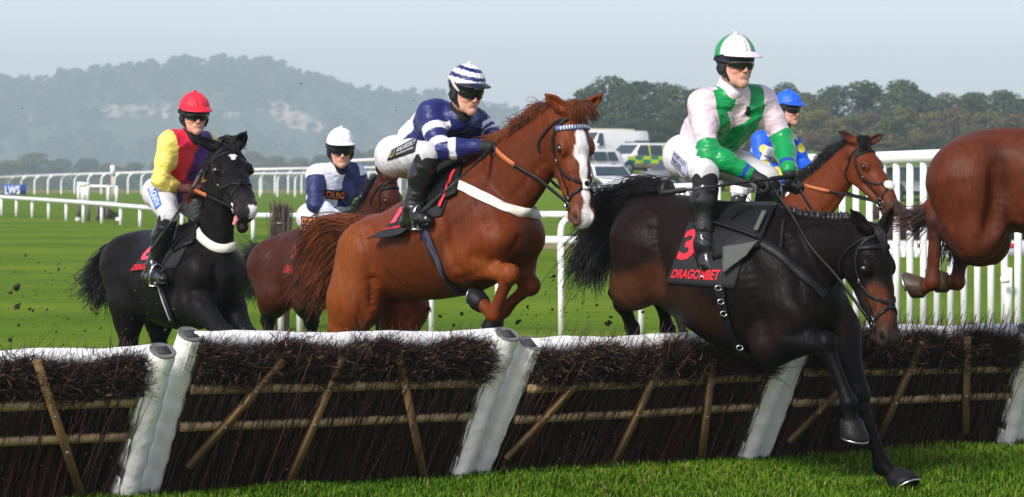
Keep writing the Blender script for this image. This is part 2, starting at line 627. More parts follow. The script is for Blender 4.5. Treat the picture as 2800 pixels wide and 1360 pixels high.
# ---- grass blades round the hurdle and beyond it
blade_m = mat('grass_blade', attr=True, rough=.6, var=.15, vscale=3, spec=.06)
def grass(name, n, xr, yr, h0, h1, seed, w=.0035, clump=None):
    r = np.random.default_rng(seed)
    Y = yr[0] + (yr[1] - yr[0]) * r.random(n)
    X = (xr[0] + (xr[1] - xr[0]) * r.random(n)) * Y / FPX
    Z = ground_z(X, Y)
    patch = vnoise(np.stack([X, Y, X * 0], 1), 2.2, seed, 3)
    h = (h0 + (h1 - h0) * r.random(n)) * np.clip(1 + .55 * patch, .4, 2)
    az = r.random(n) * 6.283
    lean = (.25 + .75 * r.random(n)) * h * .8
    dx, dy = np.cos(az), np.sin(az)
    base = np.stack([X, Y, Z - .004], 1)
    side = np.stack([-dy, dx, 0 * dx], 1) * (w * (.7 + .8 * r.random(n)))[:, None]
    out = np.stack([dx, dy, 0 * dx], 1)
    m1 = base + out * (lean * .3)[:, None] + np.stack([0 * h, 0 * h, h * .6], 1)
    tip = base + out * lean[:, None] + np.stack([0 * h, 0 * h, h * .98 - lean * .2], 1)
    v = np.stack([base - side, base + side, m1 + side * .75, m1 - side * .75, tip], 1).reshape(-1, 3)
    k = np.arange(n)[:, None] * 5
    q = k + np.array([[0, 1, 2, 3]])
    t = k + np.array([[3, 2, 4]])
    g = np.array([.028, .088, .003]); y_ = np.array([.100, .168, .010]); br = np.array([.20, .17, .06])
    big = vnoise(np.stack([X, Y, X * 0], 1), .9, seed + 9, 2)
    f = np.clip(.42 + .30 * patch + .38 * big + .35 * r.normal(size=n), 0, 1)[:, None]
    c = g * (1 - f) + y_ * f
    dead = (r.random(n) < .05 + .10 * np.clip(big - .5, 0, 1))[:, None]
    c = np.where(dead, br, c)
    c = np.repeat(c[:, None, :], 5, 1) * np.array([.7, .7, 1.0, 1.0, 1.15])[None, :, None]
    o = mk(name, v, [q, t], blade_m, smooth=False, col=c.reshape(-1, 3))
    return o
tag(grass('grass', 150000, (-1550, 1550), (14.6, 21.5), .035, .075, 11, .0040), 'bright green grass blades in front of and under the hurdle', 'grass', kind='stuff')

# ---- trees
leaf_m = mat('leaf', objcol=True, rough=.7, var=.38, vscale=.55, spec=.15)
bark_m = mat('bark', (.06, .045, .032), .9, .3, 3, .5, 12)
def crown_vf(seed, n, R, H, size, lobes=9, base=.25):
    """leaf-sized faces spread through overlapping clumps"""
    r = np.random.default_rng(seed)
    cs, rs = [], []
    for i in range(lobes):
        t = (i + .5) / lobes
        a = r.random() * 6.283
        ring = R * (.62 * math.sin(math.pi * min(1, t * .85 + .12)) + .05)
        cs.append((ring * math.cos(a) * (.6 + .6 * r.random()), ring * math.sin(a) * (.6 + .6 * r.random()), H * (base + (1 - base) * t * .86)))
        rs.append(R * (.30 + .26 * r.random()) * (1.05 - .35 * t))
    cs, rs = np.array(cs), np.array(rs)
    k = r.integers(0, lobes, n)
    d = r.normal(size=(n, 3)); d /= np.linalg.norm(d, axis=1)[:, None]
    d[:, 2] = np.abs(d[:, 2]) * np.where(r.random(n) < .75, 1, -1)
    rad = rs[k] * (.55 + .5 * r.random(n) ** .5)
    p = cs[k] + d * rad[:, None] * np.array([1, 1, .85])
    a = d + r.normal(0, .55, (n, 3)); a /= np.linalg.norm(a, axis=1)[:, None]
    u = np.cross(a, r.normal(size=(n, 3))); u /= np.linalg.norm(u, axis=1)[:, None] + 1e-9
    w = np.cross(a, u)
    s = size * (.6 + .8 * r.random(n))[:, None]
    v = np.stack([p - u * s, p - w * s * .7, p + u * s, p + w * s * .7], 1).reshape(-1, 3)
    return v, np.arange(n * 4).reshape(-1, 4)
TREE = []
for i in range(6):
    H = 1.0
    v, f = crown_vf(100 + i, 4200, [.42, .36, .5, .4, .46, .33][i], 1.0, .020, [20, 17, 23, 19, 16, 21][i], [.06, .10, .04, .08, .02, .06][i])
    me = mk('crown', v, f, leaf_m, smooth=False)
    tm = MB()
    tm.tube(spline(np.array([[0, 0, -.03], [.012, .0, .2], [-.01, .01, .45], [.0, 0, .8]]), 4), np.linspace(.03, .008, 13), 8)
    for j in range(6):
        a = j * 1.1 + i
        z0 = .25 + .08 * j
        tm.tube([V(0, 0, z0), V(math.cos(a) * .12, math.sin(a) * .12, z0 + .12), V(math.cos(a) * .24, math.sin(a) * .24, z0 + .2)], [.013, .009, .004], 5)
    tr_ = tm.build('trunk', bark_m)
    TREE.append((me.data, tr_.data))
    bpy.data.objects.remove(me); bpy.data.objects.remove(tr_)
def tree(px, Y, pytop, width, kind, colr, label, group=None, zb=None, name='tree'):
    X = (px - PCX) * Y / FPX
    z = float(ground_z(X, Y)) if zb is None else zb
    top = CAMH - (pytop - PYH) * Y / FPX
    h = top - z
    root = thing(name, label, 'tree', (X, Y, z - .1), group)
    root.rotation_euler = (0, 0, 0)
    wd = width * Y / FPX
    for nm, me in (('crown', TREE[kind][0]), ('trunk', TREE[kind][1])):
        o = bpy.data.objects.new(nm, me)
        COL.objects.link(o)
        o.parent = root
        o.color = (*colr, 1)
        rad_ = [.42, .36, .5, .4, .46, .33][kind]
        k = wd / (2 * rad_ * .95)
        o.scale = (k, k, h / 1.02)
        o.rotation_euler = (0, 0, (px * .37) % 6.28)
    return root
ORD = ['first', 'second', 'third', 'fourth', 'fifth', 'sixth', 'seventh', 'eighth', 'ninth', 'tenth', 'eleventh', 'twelfth', 'thirteenth', 'fourteenth', 'fifteenth', 'sixteenth', 'seventeenth', 'eighteenth', 'nineteenth', 'twentieth'] + ['%s-%s' % (t, o) for t in ('twenty', 'thirty') for o in ('first', 'second', 'third', 'fourth', 'fifth', 'sixth', 'seventh', 'eighth', 'ninth')]
GRP = 'trees of the wood behind the parked vehicles'
greens = [(.048, .066, .020), (.038, .058, .020), (.092, .096, .024), (.135, .115, .024), (.032, .052, .022), (.095, .070, .030)]
back = [(1600, 228, 200, 4), (1665, 196, 210, 1), (1740, 204, 210, 4), (1820, 214, 190, 0), (1900, 228, 180, 1), (1985, 245, 160, 4), (2070, 240, 150, 0), (2150, 215, 170, 1), (2200, 238, 150, 2), (2290, 222, 180, 4), (2380, 206, 190, 1),
        (2450, 205, 190, 0), (2520, 232, 170, 4), (2590, 245, 150, 5), (2660, 238, 170, 0), (2740, 236, 170, 1), (2810, 255, 150, 4), (2890, 240, 170, 0), (2970, 235, 170, 2), (1540, 282, 130, 0)]
rt = random.Random(3)
for i, (px, py, w, cidx) in enumerate(sorted(back)):
    tree(px, 440 + rt.uniform(-18, 30), py, w * 1.15, i % 6, greens[cidx], 'tall dark green tree, %s from the left in the back row of the wood' % ORD[i], GRP)
front_row = [(1620, 330, 140, 1), (1700, 320, 150, 4), (1790, 330, 150, 1), (1960, 330, 150, 0), (2060, 310, 150, 2), (2150, 300, 150, 3), (2235, 285, 170, 3), (2310, 300, 150, 2), (2390, 310, 150, 5), (2460, 285, 150, 2), (2540, 300, 160, 3), (2620, 290, 150, 5), (2700, 300, 160, 2), (2790, 295, 150, 5), (2880, 300, 160, 3)]
for i, (px, py, w, cidx) in enumerate(front_row):
    tree(px, 400 + rt.uniform(-10, 10), py + rt.uniform(-12, 12), w * 1.15, (i * 5 + 2) % 6, greens[cidx], 'lower olive and yellowing tree, %s from the left along the front of the wood' % ORD[i], 'yellowing trees along the edge of the wood')
for i in range(34):
    px = 1480 + i * 45
    tree(px, 376 + rt.uniform(-6, 6), 372 + rt.uniform(-16, 14), 120, (i * 3) % 6, greens[(i * 7) % 6], 'low hedge bush, %s from the left at the foot of the wood' % ORD[i], 'bushes at the foot of the wood', name='bush')
olive = [(.11, .088, .026), (.066, .068, .025), (.055, .066, .028), (.095, .070, .030)]
mids = [(-60, 420, 130, 0), (30, 432, 120, 0), (95, 408, 130, 0), (170, 428, 120, 1), (235, 425, 100, 2), (300, 442, 110, 3), (360, 438, 120, 1), (430, 432, 110, 2), (500, 440, 110, 3), (570, 430, 110, 0), (640, 425, 110, 1), (690, 408, 120, 3), (760, 418, 120, 0), (830, 425, 110, 1),
        (890, 415, 110, 2), (960, 400, 120, 2), (1030, 398, 130, 1), (1100, 405, 120, 3), (1180, 410, 120, 0), (1260, 405, 130, 1), (1340, 415, 120, 2), (1420, 420, 130, 1), (1500, 425, 120, 2), (1570, 430, 110, 0)]
for i, (px, py, w, cidx) in enumerate(mids):
    tree(px, 1150 + rt.uniform(-50, 90), py, w * 1.25, (i * 5 + 1) % 6, olive[cidx], 'hazy autumn tree, %s from the left in the hedgerow below the hill' % ORD[i], 'hedgerow trees below the hill')

# ---- the wooded hill
HP = np.array([(-900, 330), (-400, 255), (0, 250), (100, 247), (200, 236), (330, 214), (430, 198), (540, 188), (640, 190), (740, 190), (800, 210), (870, 236), (960, 258), (1080, 280), (1200, 288), (1330, 312), (1440, 340), (1520, 380), (1650, 440), (1900, 480), (2300, 490)], float)
def hill_z(X, Y):
    px = PCX + X / 3000.0 * FPX
    top = CAMH - (np.interp(px, HP[:, 0], HP[:, 1]) - PYH) * 3000.0 / FPX
    t = sstep(2240, 3000, Y)
    rough = 4.0 * np.sin(X * .03 + 1) * np.sin(Y * .016) * t
    back = 1 - sstep(3000, 3800, Y) * .8
    return -10 + (top + 10) * (t ** .9) * back + rough
CLIFF = [(345, 318, 80, 30), (440, 312, 55, 34), (735, 300, 60, 24), (790, 330, 60, 26), (835, 352, 62, 34), (100, 335, 50, 14), (640, 322, 30, 16)]
hx, hy = np.meshgrid(np.linspace(-960, 640, 160), np.linspace(2160, 3900, 90), indexing='ij')
hz = hill_z(hx, hy)
hill_m = mat('hill_ground', attr=True, rough=.9, var=.25, vscale=.05)
hv_, hf_ = grid_vf(np.stack([hx, hy, hz], -1))
hp_x = PCX + hv_[:, 0] / hv_[:, 1] * FPX
hp_y = PYH - (hv_[:, 2] - CAMH) / hv_[:, 1] * FPX
hc_ = np.tile(np.array([.05, .06, .025]), (len(hv_), 1))
hill = mk('hill', hv_, hf_, hill_m, col=hc_)
tag(hill, kind='structure')
rock_m = mat('cliff_rock', (.36, .27, .215), .9, .45, .08, .8, .12, var2=((.11, .12, .06), .05, .46, .60), bdist=4.0)
def hill_point(px, py):
    """where the sight line meets the hillside"""
    for Y in np.arange(2260, 3040, 6):
        X = (px - PCX) * Y / FPX
        z = CAMH - (py - PYH) * Y / FPX
        if hill_z(np.array(X), np.array(Y)) >= z: return V(X, Y, z)
    return V(X, Y, z)
for i, (px, py, rx, ry) in enumerate(CLIFF):
    c = hill_point(px, py)
    sx, sz = rx * c[1] / FPX, ry * c[1] / FPX
    r = np.random.default_rng(40 + i)
    n, m = 14, 22
    G = np.zeros((n, m, 3)); N = np.zeros((n, m, 3))
    for a in range(n):
        for e in range(m):
            u, w = e / (m - 1) * 2 - 1, a / (n - 1) * 2 - 1
            edge = math.sqrt(max(0, 1 - (abs(u) ** 2.5)))
            G[a, e] = c + V(u * sx, -14 + 5 * math.sin(u * 9 + i) + 3 * math.sin(w * 7 + u * 5) + 12 * (u * u + w * w) + (0 if w < 0 else -4), -w * sz * (.35 + .65 * edge) + .12 * sz * math.sin(u * 11 + i))
            N[a, e] = V(0, -1, 0)
    v, f = shell_vf(G, N, 20.0)
    tag(mk('cliff', v, f, rock_m, smooth=False), ['wide pale quarry cliff on the wooded hill, left of the red cap', 'second pale cliff on the hill, just behind the red cap', 'narrow pale scar high on the hill, right of the red cap', 'middle pale scar on the hill slope right of the red cap',
        'lowest and largest pale scar on the hill above the white cap', 'small faint pale bluff on the hill at far left', 'small pale scree patch on the hill between the caps'][i], 'cliff')
# the wood on it: one mass of far-off crowns
r = np.random.default_rng(77)
wp = []
while len(wp) < 2600:
    X, Y = r.uniform(-860, 480), r.uniform(2260, 3060)
    z = float(hill_z(np.array(X), np.array(Y)))
    px, py = PCX + X / Y * FPX, PYH - (z + 8 - CAMH) / Y * FPX
    if any(((px - c[0]) / (c[2] * 1.0)) ** 2 + ((py - c[1] - 8) / (c[3] * 1.25)) ** 2 < 1 for c in CLIFF): continue
    wp.append((X, Y, z))
wp = np.array(wp)
crowns = [crown_vf(300 + i, 150, .5, 1.0, .10, 8, .15) for i in range(6)]
vs_, fs_, cs_, base_ = [], [], [], 0
pal = np.array([(.075, .085, .034), (.055, .075, .034), (.115, .095, .036), (.15, .105, .04), (.085, .078, .036), (.06, .082, .04)])
for k, (X, Y, z) in enumerate(wp):
    v, f = crowns[k % 6]
    h = r.uniform(9, 16) * (1.3 if r.random() < .05 else 1)
    w = h * r.uniform(1.15, 1.6)
    a = r.random() * 6.28
    R = np.array([[math.cos(a), -math.sin(a), 0], [math.sin(a), math.cos(a), 0], [0, 0, 1]])
    vs_.append((v @ R.T) * [w, w, h] + [X, Y, z - 1.2]); fs_.append(f + base_); base_ += len(v)
    tint = .72 * pal[r.choice(6, p=[.27, .25, .16, .08, .12, .12])] * r.uniform(.75, 1.3)
    cs_.append(np.tile(tint, (len(v), 1)))
wood_m = mat('far_leaf', attr=True, rough=.8, var=.25, vscale=.2, spec=.1)
tag(mk('woodland', np.concatenate(vs_), np.concatenate(fs_), wood_m, smooth=False, col=np.concatenate(cs_)), 'hazy autumn woodland covering the far hill', 'woodland', kind='stuff')

# ---- haze: one closed box of thin air round camera and country
hb_v, hb_f = box_vf((0, 1900, 78), (5200, 4400, 184))
haze_m = bpy.data.materials.new('haze')
haze_m.use_nodes = True
hn_ = haze_m.node_tree
for n in list(hn_.nodes): hn_.nodes.remove(n)
ho = hn_.nodes.new('ShaderNodeOutputMaterial')
pv = hn_.nodes.new('ShaderNodeVolumePrincipled')
pv.inputs['Color'].default_value = (.76, .88, 1.0, 1)
pv.inputs['Density'].default_value = .00040
pv.inputs['Anisotropy'].default_value = .2
hn_.links.new(pv.outputs[0], ho.inputs['Volume'])
haze = mk('haze', hb_v, hb_f, haze_m, smooth=False)
tag(haze, 'thin blue autumn haze over the far country', 'haze', kind='stuff')
# ================================================================ the hurdle
canvas = mat('white_canvas', (.86, .85, .80), .5, .06, 7, .5, 16, var2=((.50, .43, .31), 5, .70, .9), bdist=.02)
canvas_top = mat('white_roll_cover', (.80, .80, .79), .5, .06, 9, .35, 14, var2=((.52, .47, .38), 4, .66, .85), bdist=.02)
foam = mat('grey_foam', (.13, .13, .125), .8, .2, 30, .3, 60)
foam_dark = mat('dark_socket', (.035, .036, .036), .8, .2, 30, .3, 60)
timber = mat('hurdle_timber', (.50, .34, .18), .75, .3, 6, .5, 40, stretch=(1, 1, 1), var2=((.16, .12, .06), 3, .5, .75))
timber_wet = mat('hurdle_brace_timber', (.26, .15, .06), .7, .35, 8, .5, 40, var2=((.09, .07, .035), 4, .5, .72))
bolt_m = mat('galvanised_bolt', (.5, .5, .48), .4, .15, 30, metal=.9)
birch_m = mat('birch_twig', attr=True, rough=.55, var=.25, vscale=9, spec=.35)
pl_grey = mat('post_lath', (.16, .14, .12), .8, .3, 12)

def gp(px, py): return P(px, py, FPX * CAMH / (py - PYH))
POSTS = {}
def post_pts(bx, by, tx, ty):
    b = gp(bx, by)
    t = P(tx, ty, b[1] - .42)
    return b, t
JN = [((-740, 1412, -612, 985), (-700, 1410, -570, 968)),
      ((342, 1361, 452, 945), (398, 1355, 523, 902)),
      ((1252, 1301, 1392, 901), (1304, 1299, 1458, 928)),
      ((2030, 1257, 2166, 895), (2072, 1254, 2214, 885)),
      ((2742, 1214, 2812, 888), (2780, 1212, 2858, 880)),
      ((3440, 1175, 3500, 870), (3480, 1173, 3540, 868))]
LBL = ['hurdle panel at the far left edge, behind one crossing brace', 'hurdle panel below the chestnut horse, between two pairs of white posts',
       'hurdle panel left of the dark horse, its top roll partly brushed down', 'hurdle panel behind the forelegs of the dark horse', 'hurdle panel running out of the picture at right']

def post(parent, b, t, left, seed):
    d = t - b
    L = np.linalg.norm(d); d /= L
    sidev = unit(np.cross(d, V(0, -1, 0)))          # to the right in the picture
    q = [b - d * .03 + d * L * k for k in np.linspace(0, 1, 22)]
    rad = [.070 + .0035 * math.sin(i * 1.9 + seed) + .002 * math.sin(i * 4.1 + seed) for i in range(22)]
    v, f = tube_vf(np.array(q), rad, 20, False)
    sl = 20
    v = v + np.random.default_rng(seed).normal(0, .0008, v.shape)
    p = mk('post', v, f, canvas, parent)
    # rim and foam end
    n = 20
    th = np.arange(n + 1) * 2 * math.pi / n
    T_, A_, B_ = frames(np.array(q))
    e, a, bb = q[-1], A_[-1], B_[-1]
    ring = np.array([e + (a * math.cos(x) + bb * math.sin(x)) * .067 for x in th])
    vv, ff = tube_vf(ring, .0065, 6, False)
    mk('rim', vv, ff, foam, p)
    disc = np.vstack([[e + (a * math.cos(x) + bb * math.sin(x)) * .065 + d * .002 for x in th[:-1]], [e - d * .004]])
    mk('foam_end', disc, np.array([[i, (i + 1) % n, n] for i in range(n)]), foam, p)
    vv, ff = box_vf(e + d * .001, (.066, .070, .012), np.stack([a, bb, d], 1))
    mk('socket', vv, ff, foam_dark, p, False)
    # stitched seam
    tow = unit(V(0, -1, .1) - (V(0, -1, .1) @ d) * d)
    for off in (.35, .95):
        sd = unit(tow * math.cos(off) + sidev * math.sin(off) * (-1 if left else 1))
        sm = np.array([x + sd * (r_ + .0005) for x, r_ in zip(q, rad)])
        vv, ff = tube_vf(sm, .0022, 5)
        mk('seam', vv, ff, canvas, p)
    if left:
        # lath side with laced flaps
        sd = unit(-sidev * .66 + tow * .75)
        nn = unit(np.cross(d, sd))
        mid = b + d * L * .42
        R = np.stack([d, nn, sd], 1)
        vv, ff = box_vf(mid + sd * .070, (L * .80, .052, .012), R)
        mk('lath', vv, ff, pl_grey, p, False)
        for k, (c0, ln) in enumerate(((.10, .13), (.33, .19), (.60, .20), (.84, .12))):
            G = np.zeros((5, 5, 3)); N = np.zeros((5, 5, 3))
            for i in range(5):
                for j in range(5):
                    G[i, j] = b + d * (L * c0 - ln * .5 + ln * i / 4) + nn * (-.033 + .062 * j / 4) + sd * (.081 + .006 * math.sin(j * 1.1 + i * .8 + k))
                    N[i, j] = sd
            vv, ff = shell_vf(G, N, .005)
            mk('flap', vv, ff, canvas, p)
    return p

def twigs(name, parent, starts, dirs, lens, rad, cols, bend, seed, seg=3, tipcol=None, tipfrac=.0):
    r = np.random.default_rng(seed)
    n = len(starts)
    t = np.linspace(0, 1, seg + 1)
    dirs = dirs / np.linalg.norm(dirs, axis=1)[:, None]
    bd = r.normal(0, 1, (n, 3)) * bend
    pts = starts[:, None] + dirs[:, None] * (lens[:, None] * t)[..., None] + bd[:, None] * ((t ** 2)[None, :, None] * lens[:, None, None])
    pts[:, 1:-1] += r.normal(0, .006, (n, seg - 1, 3))
    a = np.cross(dirs, V(.3, -.9, .25)); a /= np.linalg.norm(a, axis=1)[:, None] + 1e-9
    b_ = np.cross(dirs, a)
    th = np.arange(3) * 2.0944
    rr = rad[:, None] * (1 - .55 * t)[None]
    v = pts[:, :, None] + (a[:, None, None] * np.cos(th)[None, None, :, None] + b_[:, None, None] * np.sin(th)[None, None, :, None]) * rr[:, :, None, None]
    k = (seg + 1) * 3
    i, j = np.meshgrid(np.arange(seg), np.arange(3), indexing='ij')
    f0 = np.stack([i * 3 + j, i * 3 + (j + 1) % 3, (i + 1) * 3 + (j + 1) % 3, (i + 1) * 3 + j], -1).reshape(-1, 4)
    f = (np.arange(n)[:, None, None] * k + f0[None]).reshape(-1, 4)
    cap = np.arange(n)[:, None] * k + np.array([[seg * 3, seg * 3 + 1, seg * 3 + 2]])
    c = np.repeat(cols[:, None, :], k, 1)
    if tipcol is not None:
        m = r.random(n) < tipfrac
        c[m, -3:] = tipcol
    o = mk(name, v.reshape(-1, 3), [f, cap], birch_m, parent, smooth=False, col=c.reshape(-1, 3))
    o['kind'] = 'stuff'
    return o

HUR = []
for i in range(5):
    (bR, tR) = post_pts(*JN[i][1])
    (bL, tL) = post_pts(*JN[i + 1][0])
    root = thing('hurdle', LBL[i], 'hurdle', (bR + bL) / 2)
    un = unit(bL - bR)
    mid_up = unit((tR + tL) / 2 - (bR + bL) / 2)
    nrm = unit(np.cross(un, mid_up))
    if nrm[1] > 0: nrm = -nrm                       # towards the camera
    kf = .925                                        # roll sits a little below the post tops
    def Q(u, w, o=0.0, bR=bR, tR=tR, bL=bL, tL=tL, nrm=nrm):
        u = np.asarray(u, float)[..., None]; w = np.asarray(w, float)[..., None]
        return (bR * (1 - u) + bL * u) * (1 - w) + ((bR * (1 - kf) + tR * kf) * (1 - u) + (bL * (1 - kf) + tL * kf) * u) * w + np.asarray(o, float)[..., None] * nrm
    post(root, bR + V(0, .03, 0), tR + V(0, .03, 0), False, i * 2 + 1)
    post(root, bL - V(0, .05, 0), tL - V(0, .05, 0), True, i * 2 + 2)
    seen = i < 4
    # top roll
    us_ = np.linspace(.02, .98, 40)
    sag = .012 * np.sin(us_ * math.pi) + .006 * np.sin(us_ * 17 + i)
    q = Q(us_, np.ones(40) * 1.0, np.ones(40) * -.03) - V(0, 0, 1) * sag[:, None]
    v, f = tube_vf(q, [.050 + .0016 * math.sin(k * 1.3 + i) + .002 * math.sin(k * .5) for k in range(40)], 18)
    mk('top_roll', v, f, canvas_top, root)
    # rails
    for w in (.735, .492):
        c0, c1 = Q(.03, w, .060), Q(.955, w, .060)
        R = np.stack([unit(c1 - c0), mid_up, nrm], 1)
        R[:, 2] = unit(np.cross(R[:, 0], R[:, 1])); R[:, 1] = np.cross(R[:, 2], R[:, 0])
        L = np.linalg.norm(c1 - c0)
        nn = 12
        mb = MB()
        g = np.linspace(0, 1, nn)
        cs = [(-.5, -.5), (.5, -.5), (.5, .5), (-.5, .5)]
        vv = np.array([[c0 + (c1 - c0) * x + R[:, 1] * (a * .046 + .002 * math.sin(x * 9 + w)) + R[:, 2] * b_ * .03 for a, b_ in cs] for x in g]).reshape(-1, 3)
        ii, jj = np.meshgrid(np.arange(nn - 1), np.arange(4), indexing='ij')
        ff = np.stack([ii * 4 + jj, ii * 4 + (jj + 1) % 4, (ii + 1) * 4 + (jj + 1) % 4, (ii + 1) * 4 + jj], -1).reshape(-1, 4)
        mk('rail', vv, np.vstack([ff, [[3, 2, 1, 0], [nn * 4 - 4, nn * 4 - 3, nn * 4 - 2, nn * 4 - 1]]]), timber, root, False)
    # braces (pixel ends on the panel plane)
    def onp(px, py, o):
        C = V(0, 0, CAMH); dd = V((px - PCX) / FPX, 1, -(py - PYH) / FPX)
        p0 = Q(.5, .5, o)
        return C + dd * ((p0 - C) @ nrm) / (dd @ nrm)
    br = {0: [(108, 1010, 214, 1330)], 1: [(755, 1005, 535, 1256), (925, 1000, 790, 1322), (1095, 1000, 1160, 1312)],
          2: [(1612, 1010, 1405, 1235), (1800, 1005, 1672, 1285), (1946, 1005, 1915, 1270)], 3: [(2392, 965, 2176, 1190), (2512, 955, 2412, 1180), (2644, 945, 2639, 1165)], 4: [(3000, 940, 2900, 1150), (3200, 930, 3120, 1140)]}[i]
    for k, (x0, y0, x1, y1) in enumerate(br):
        a, b_ = onp(x0, y0, .086), onp(x1, y1, .086)
        ax = unit(b_ - a)
        R = np.stack([ax, unit(np.cross(nrm, ax)), nrm], 1)
        v, f = box_vf((a + b_) / 2, (np.linalg.norm(b_ - a) + .12, .045, .026), R)
        o = mk('brace', v, f, timber_wet, root, False)
        for w in (.735, .492):
            # bolt where the brace crosses the rail
            tt = np.linspace(0, 1, 60)
            pts = a + (b_ - a) * tt[:, None]
            rail = Q(.5, w, .086)
            dd = np.abs((pts - rail) @ mid_up)
            p = pts[np.argmin(dd)] + nrm * .014
            e = Field(.003); e.ell(p, (.010, .010, .006), R, .001)
            ev, ef = e.build()
            mk('bolt', ev, ef, bolt_m, o)
    # birch: upright sticks
    r = np.random.default_rng(900 + i)
    if i < 4: n1, n2, n3 = 2600, 9500, 480
    else: n1, n2, n3 = 700, 1500, 200
    u = r.uniform(.03, .945, n1); w0 = r.uniform(-.02, .10, n1)
    st = Q(u, w0, r.normal(.012, .028, n1))
    upd = Q(u, np.ones(n1)) - Q(u, np.zeros(n1)); upd /= np.linalg.norm(upd, axis=1)[:, None]
    d = upd + un * r.normal(.0, .07, n1)[:, None] * sstep(0, .12, np.minimum(u, 1 - u))[:, None] + nrm * r.normal(0, .03, n1)[:, None]
    lens = r.uniform(.5, .92, n1)
    base = np.array([.050, .030, .024]) * (r.uniform(.25, 1.9, n1) ** 1.3)[:, None]
    red = r.random(n1) < .18
    base[red] = np.array([.13, .038, .030]) * r.uniform(.6, 1.2, red.sum())[:, None]
    twigs('birch_sticks', root, st, d, lens, r.uniform(.0025, .0055, n1), base, .05, 50 + i, 3)
    nb_ = 70 if i < 4 else 10
    ub = r.uniform(.05, .95, nb_)
    twigs('cut_butts', root, Q(ub, r.uniform(.08, .7, nb_), np.full(nb_, .055)), np.tile(mid_up * .6 + nrm, (nb_, 1)) + r.normal(0, .3, (nb_, 3)), r.uniform(.012, .03, nb_), r.uniform(.002, .0045, nb_), np.array([.34, .24, .15]) * r.uniform(.4, 1.3, nb_)[:, None], .1, 55 + i, 3)
    # matted brush along the top
    u = r.uniform(.03, .955, n2); w0 = .755 + .235 * r.random(n2) ** .65 + .03 * np.sin(u * 23 + i)
    thick = .052 + .054 * np.sin(np.clip((w0 - .55) / .5, 0, 1) * math.pi)
    st = Q(u, w0, r.uniform(-.01, 1, n2) * thick)
    d = mid_up * r.normal(.55, .30, n2)[:, None] + un * (r.normal(0, .75, n2) * (.25 + .75 * sstep(0, .08, np.minimum(u, 1 - u))))[:, None] + nrm * r.uniform(0, .75, n2)[:, None]
    lens = r.uniform(.03, .115, n2)
    base = np.array([.014, .0085, .0065]) * r.uniform(.3, 2.2, n2)[:, None]
    red = r.random(n2) < .22
    base[red] = np.array([.050, .018, .013]) * r.uniform(.6, 1.3, red.sum())[:, None]
    twigs('birch_brush', root, st, d, lens, r.uniform(.0013, .0030, n2), base, .35, 60 + i, 3, np.array([.40, .23, .13]), .16)
    # loose ends standing up past the roll, and cut butts
    u = r.uniform(.03, .95, n3); st = Q(u, r.uniform(.86, 1.0, n3), r.uniform(.0, .10, n3))
    d = mid_up * r.uniform(.3, 1.0, n3)[:, None] + un * r.normal(0, .6, n3)[:, None] + nrm * r.normal(.1, .3, n3)[:, None]
    twigs('loose_twigs', root, st, d, r.uniform(.05, .16, n3), r.uniform(.0011, .0024, n3), np.array([.05, .022, .017]) * r.uniform(.4, 1.6, n3)[:, None], .4, 70 + i, 3)
    HUR.append((root, Q))
    # dark heart of the panel: packed stems that close most gaps
    nh = 420
    st = Q(np.linspace(.03, .95, nh) + r.normal(0, .001, nh), r.uniform(.02, .06, nh), np.full(nh, -.035))
    twigs('birch_core', root, st, (lambda U: U / np.linalg.norm(U, axis=1)[:, None])(Q(np.linspace(.03, .95, nh), np.ones(nh)) - Q(np.linspace(.03, .95, nh), np.zeros(nh))) + un * r.normal(0, .03, nh)[:, None], np.full(nh, .80), r.uniform(.004, .0075, nh), np.array([.014, .010, .008]) * r.uniform(.5, 1.5, nh)[:, None], .02, 80 + i, 3)
# ================================================================ horses
leather = mat('black_leather', (.009, .009, .010), .45, .3, 30, .25, 90, spec=.22)
leather_tan = mat('tan_leather', (.33, .10, .03), .5, .2, 30)
rubber_rein = mat('rubber_rein_grip', (.45, .13, .04), .6, .15, 60, .3, 120)
steel = mat('bit_steel', (.62, .62, .60), .25, .05, 20, metal=1.0)
fleece = mat('white_fleece', (.78, .74, .64), .9, .1, 25, .5, 180)
cloth_black = mat('black_cloth', (.012, .012, .014), .8, .2, 20, .2, 150)
girth_blue = mat('navy_webbing', (.018, .02, .05), .7, .2, 40)
red_print = mat('red_print', (.78, .018, .035), .6, .08, 30)
pink_print = mat('faded_red_print', (.75, .06, .10), .6, .08, 30)
eye_mat = mat('horse_eye', (.006, .004, .003), .05, .1, 10, coat=1.0, rvar=.02)
hoof_mat = mat('hoof_horn', (.010, .009, .010), .45, .5, 25, .4, 60, spec=.18)
hoof_pale = mat('pale_hoof_horn', (.060, .036, .022), .5, .5, 14, .3, 60)
shoe_mat = mat('horse_shoe', (.5, .5, .5), .3, .2, 30, metal=1.0)
felt_grey = mat('grey_felt', (.075, .08, .072), .85, .15, 20)

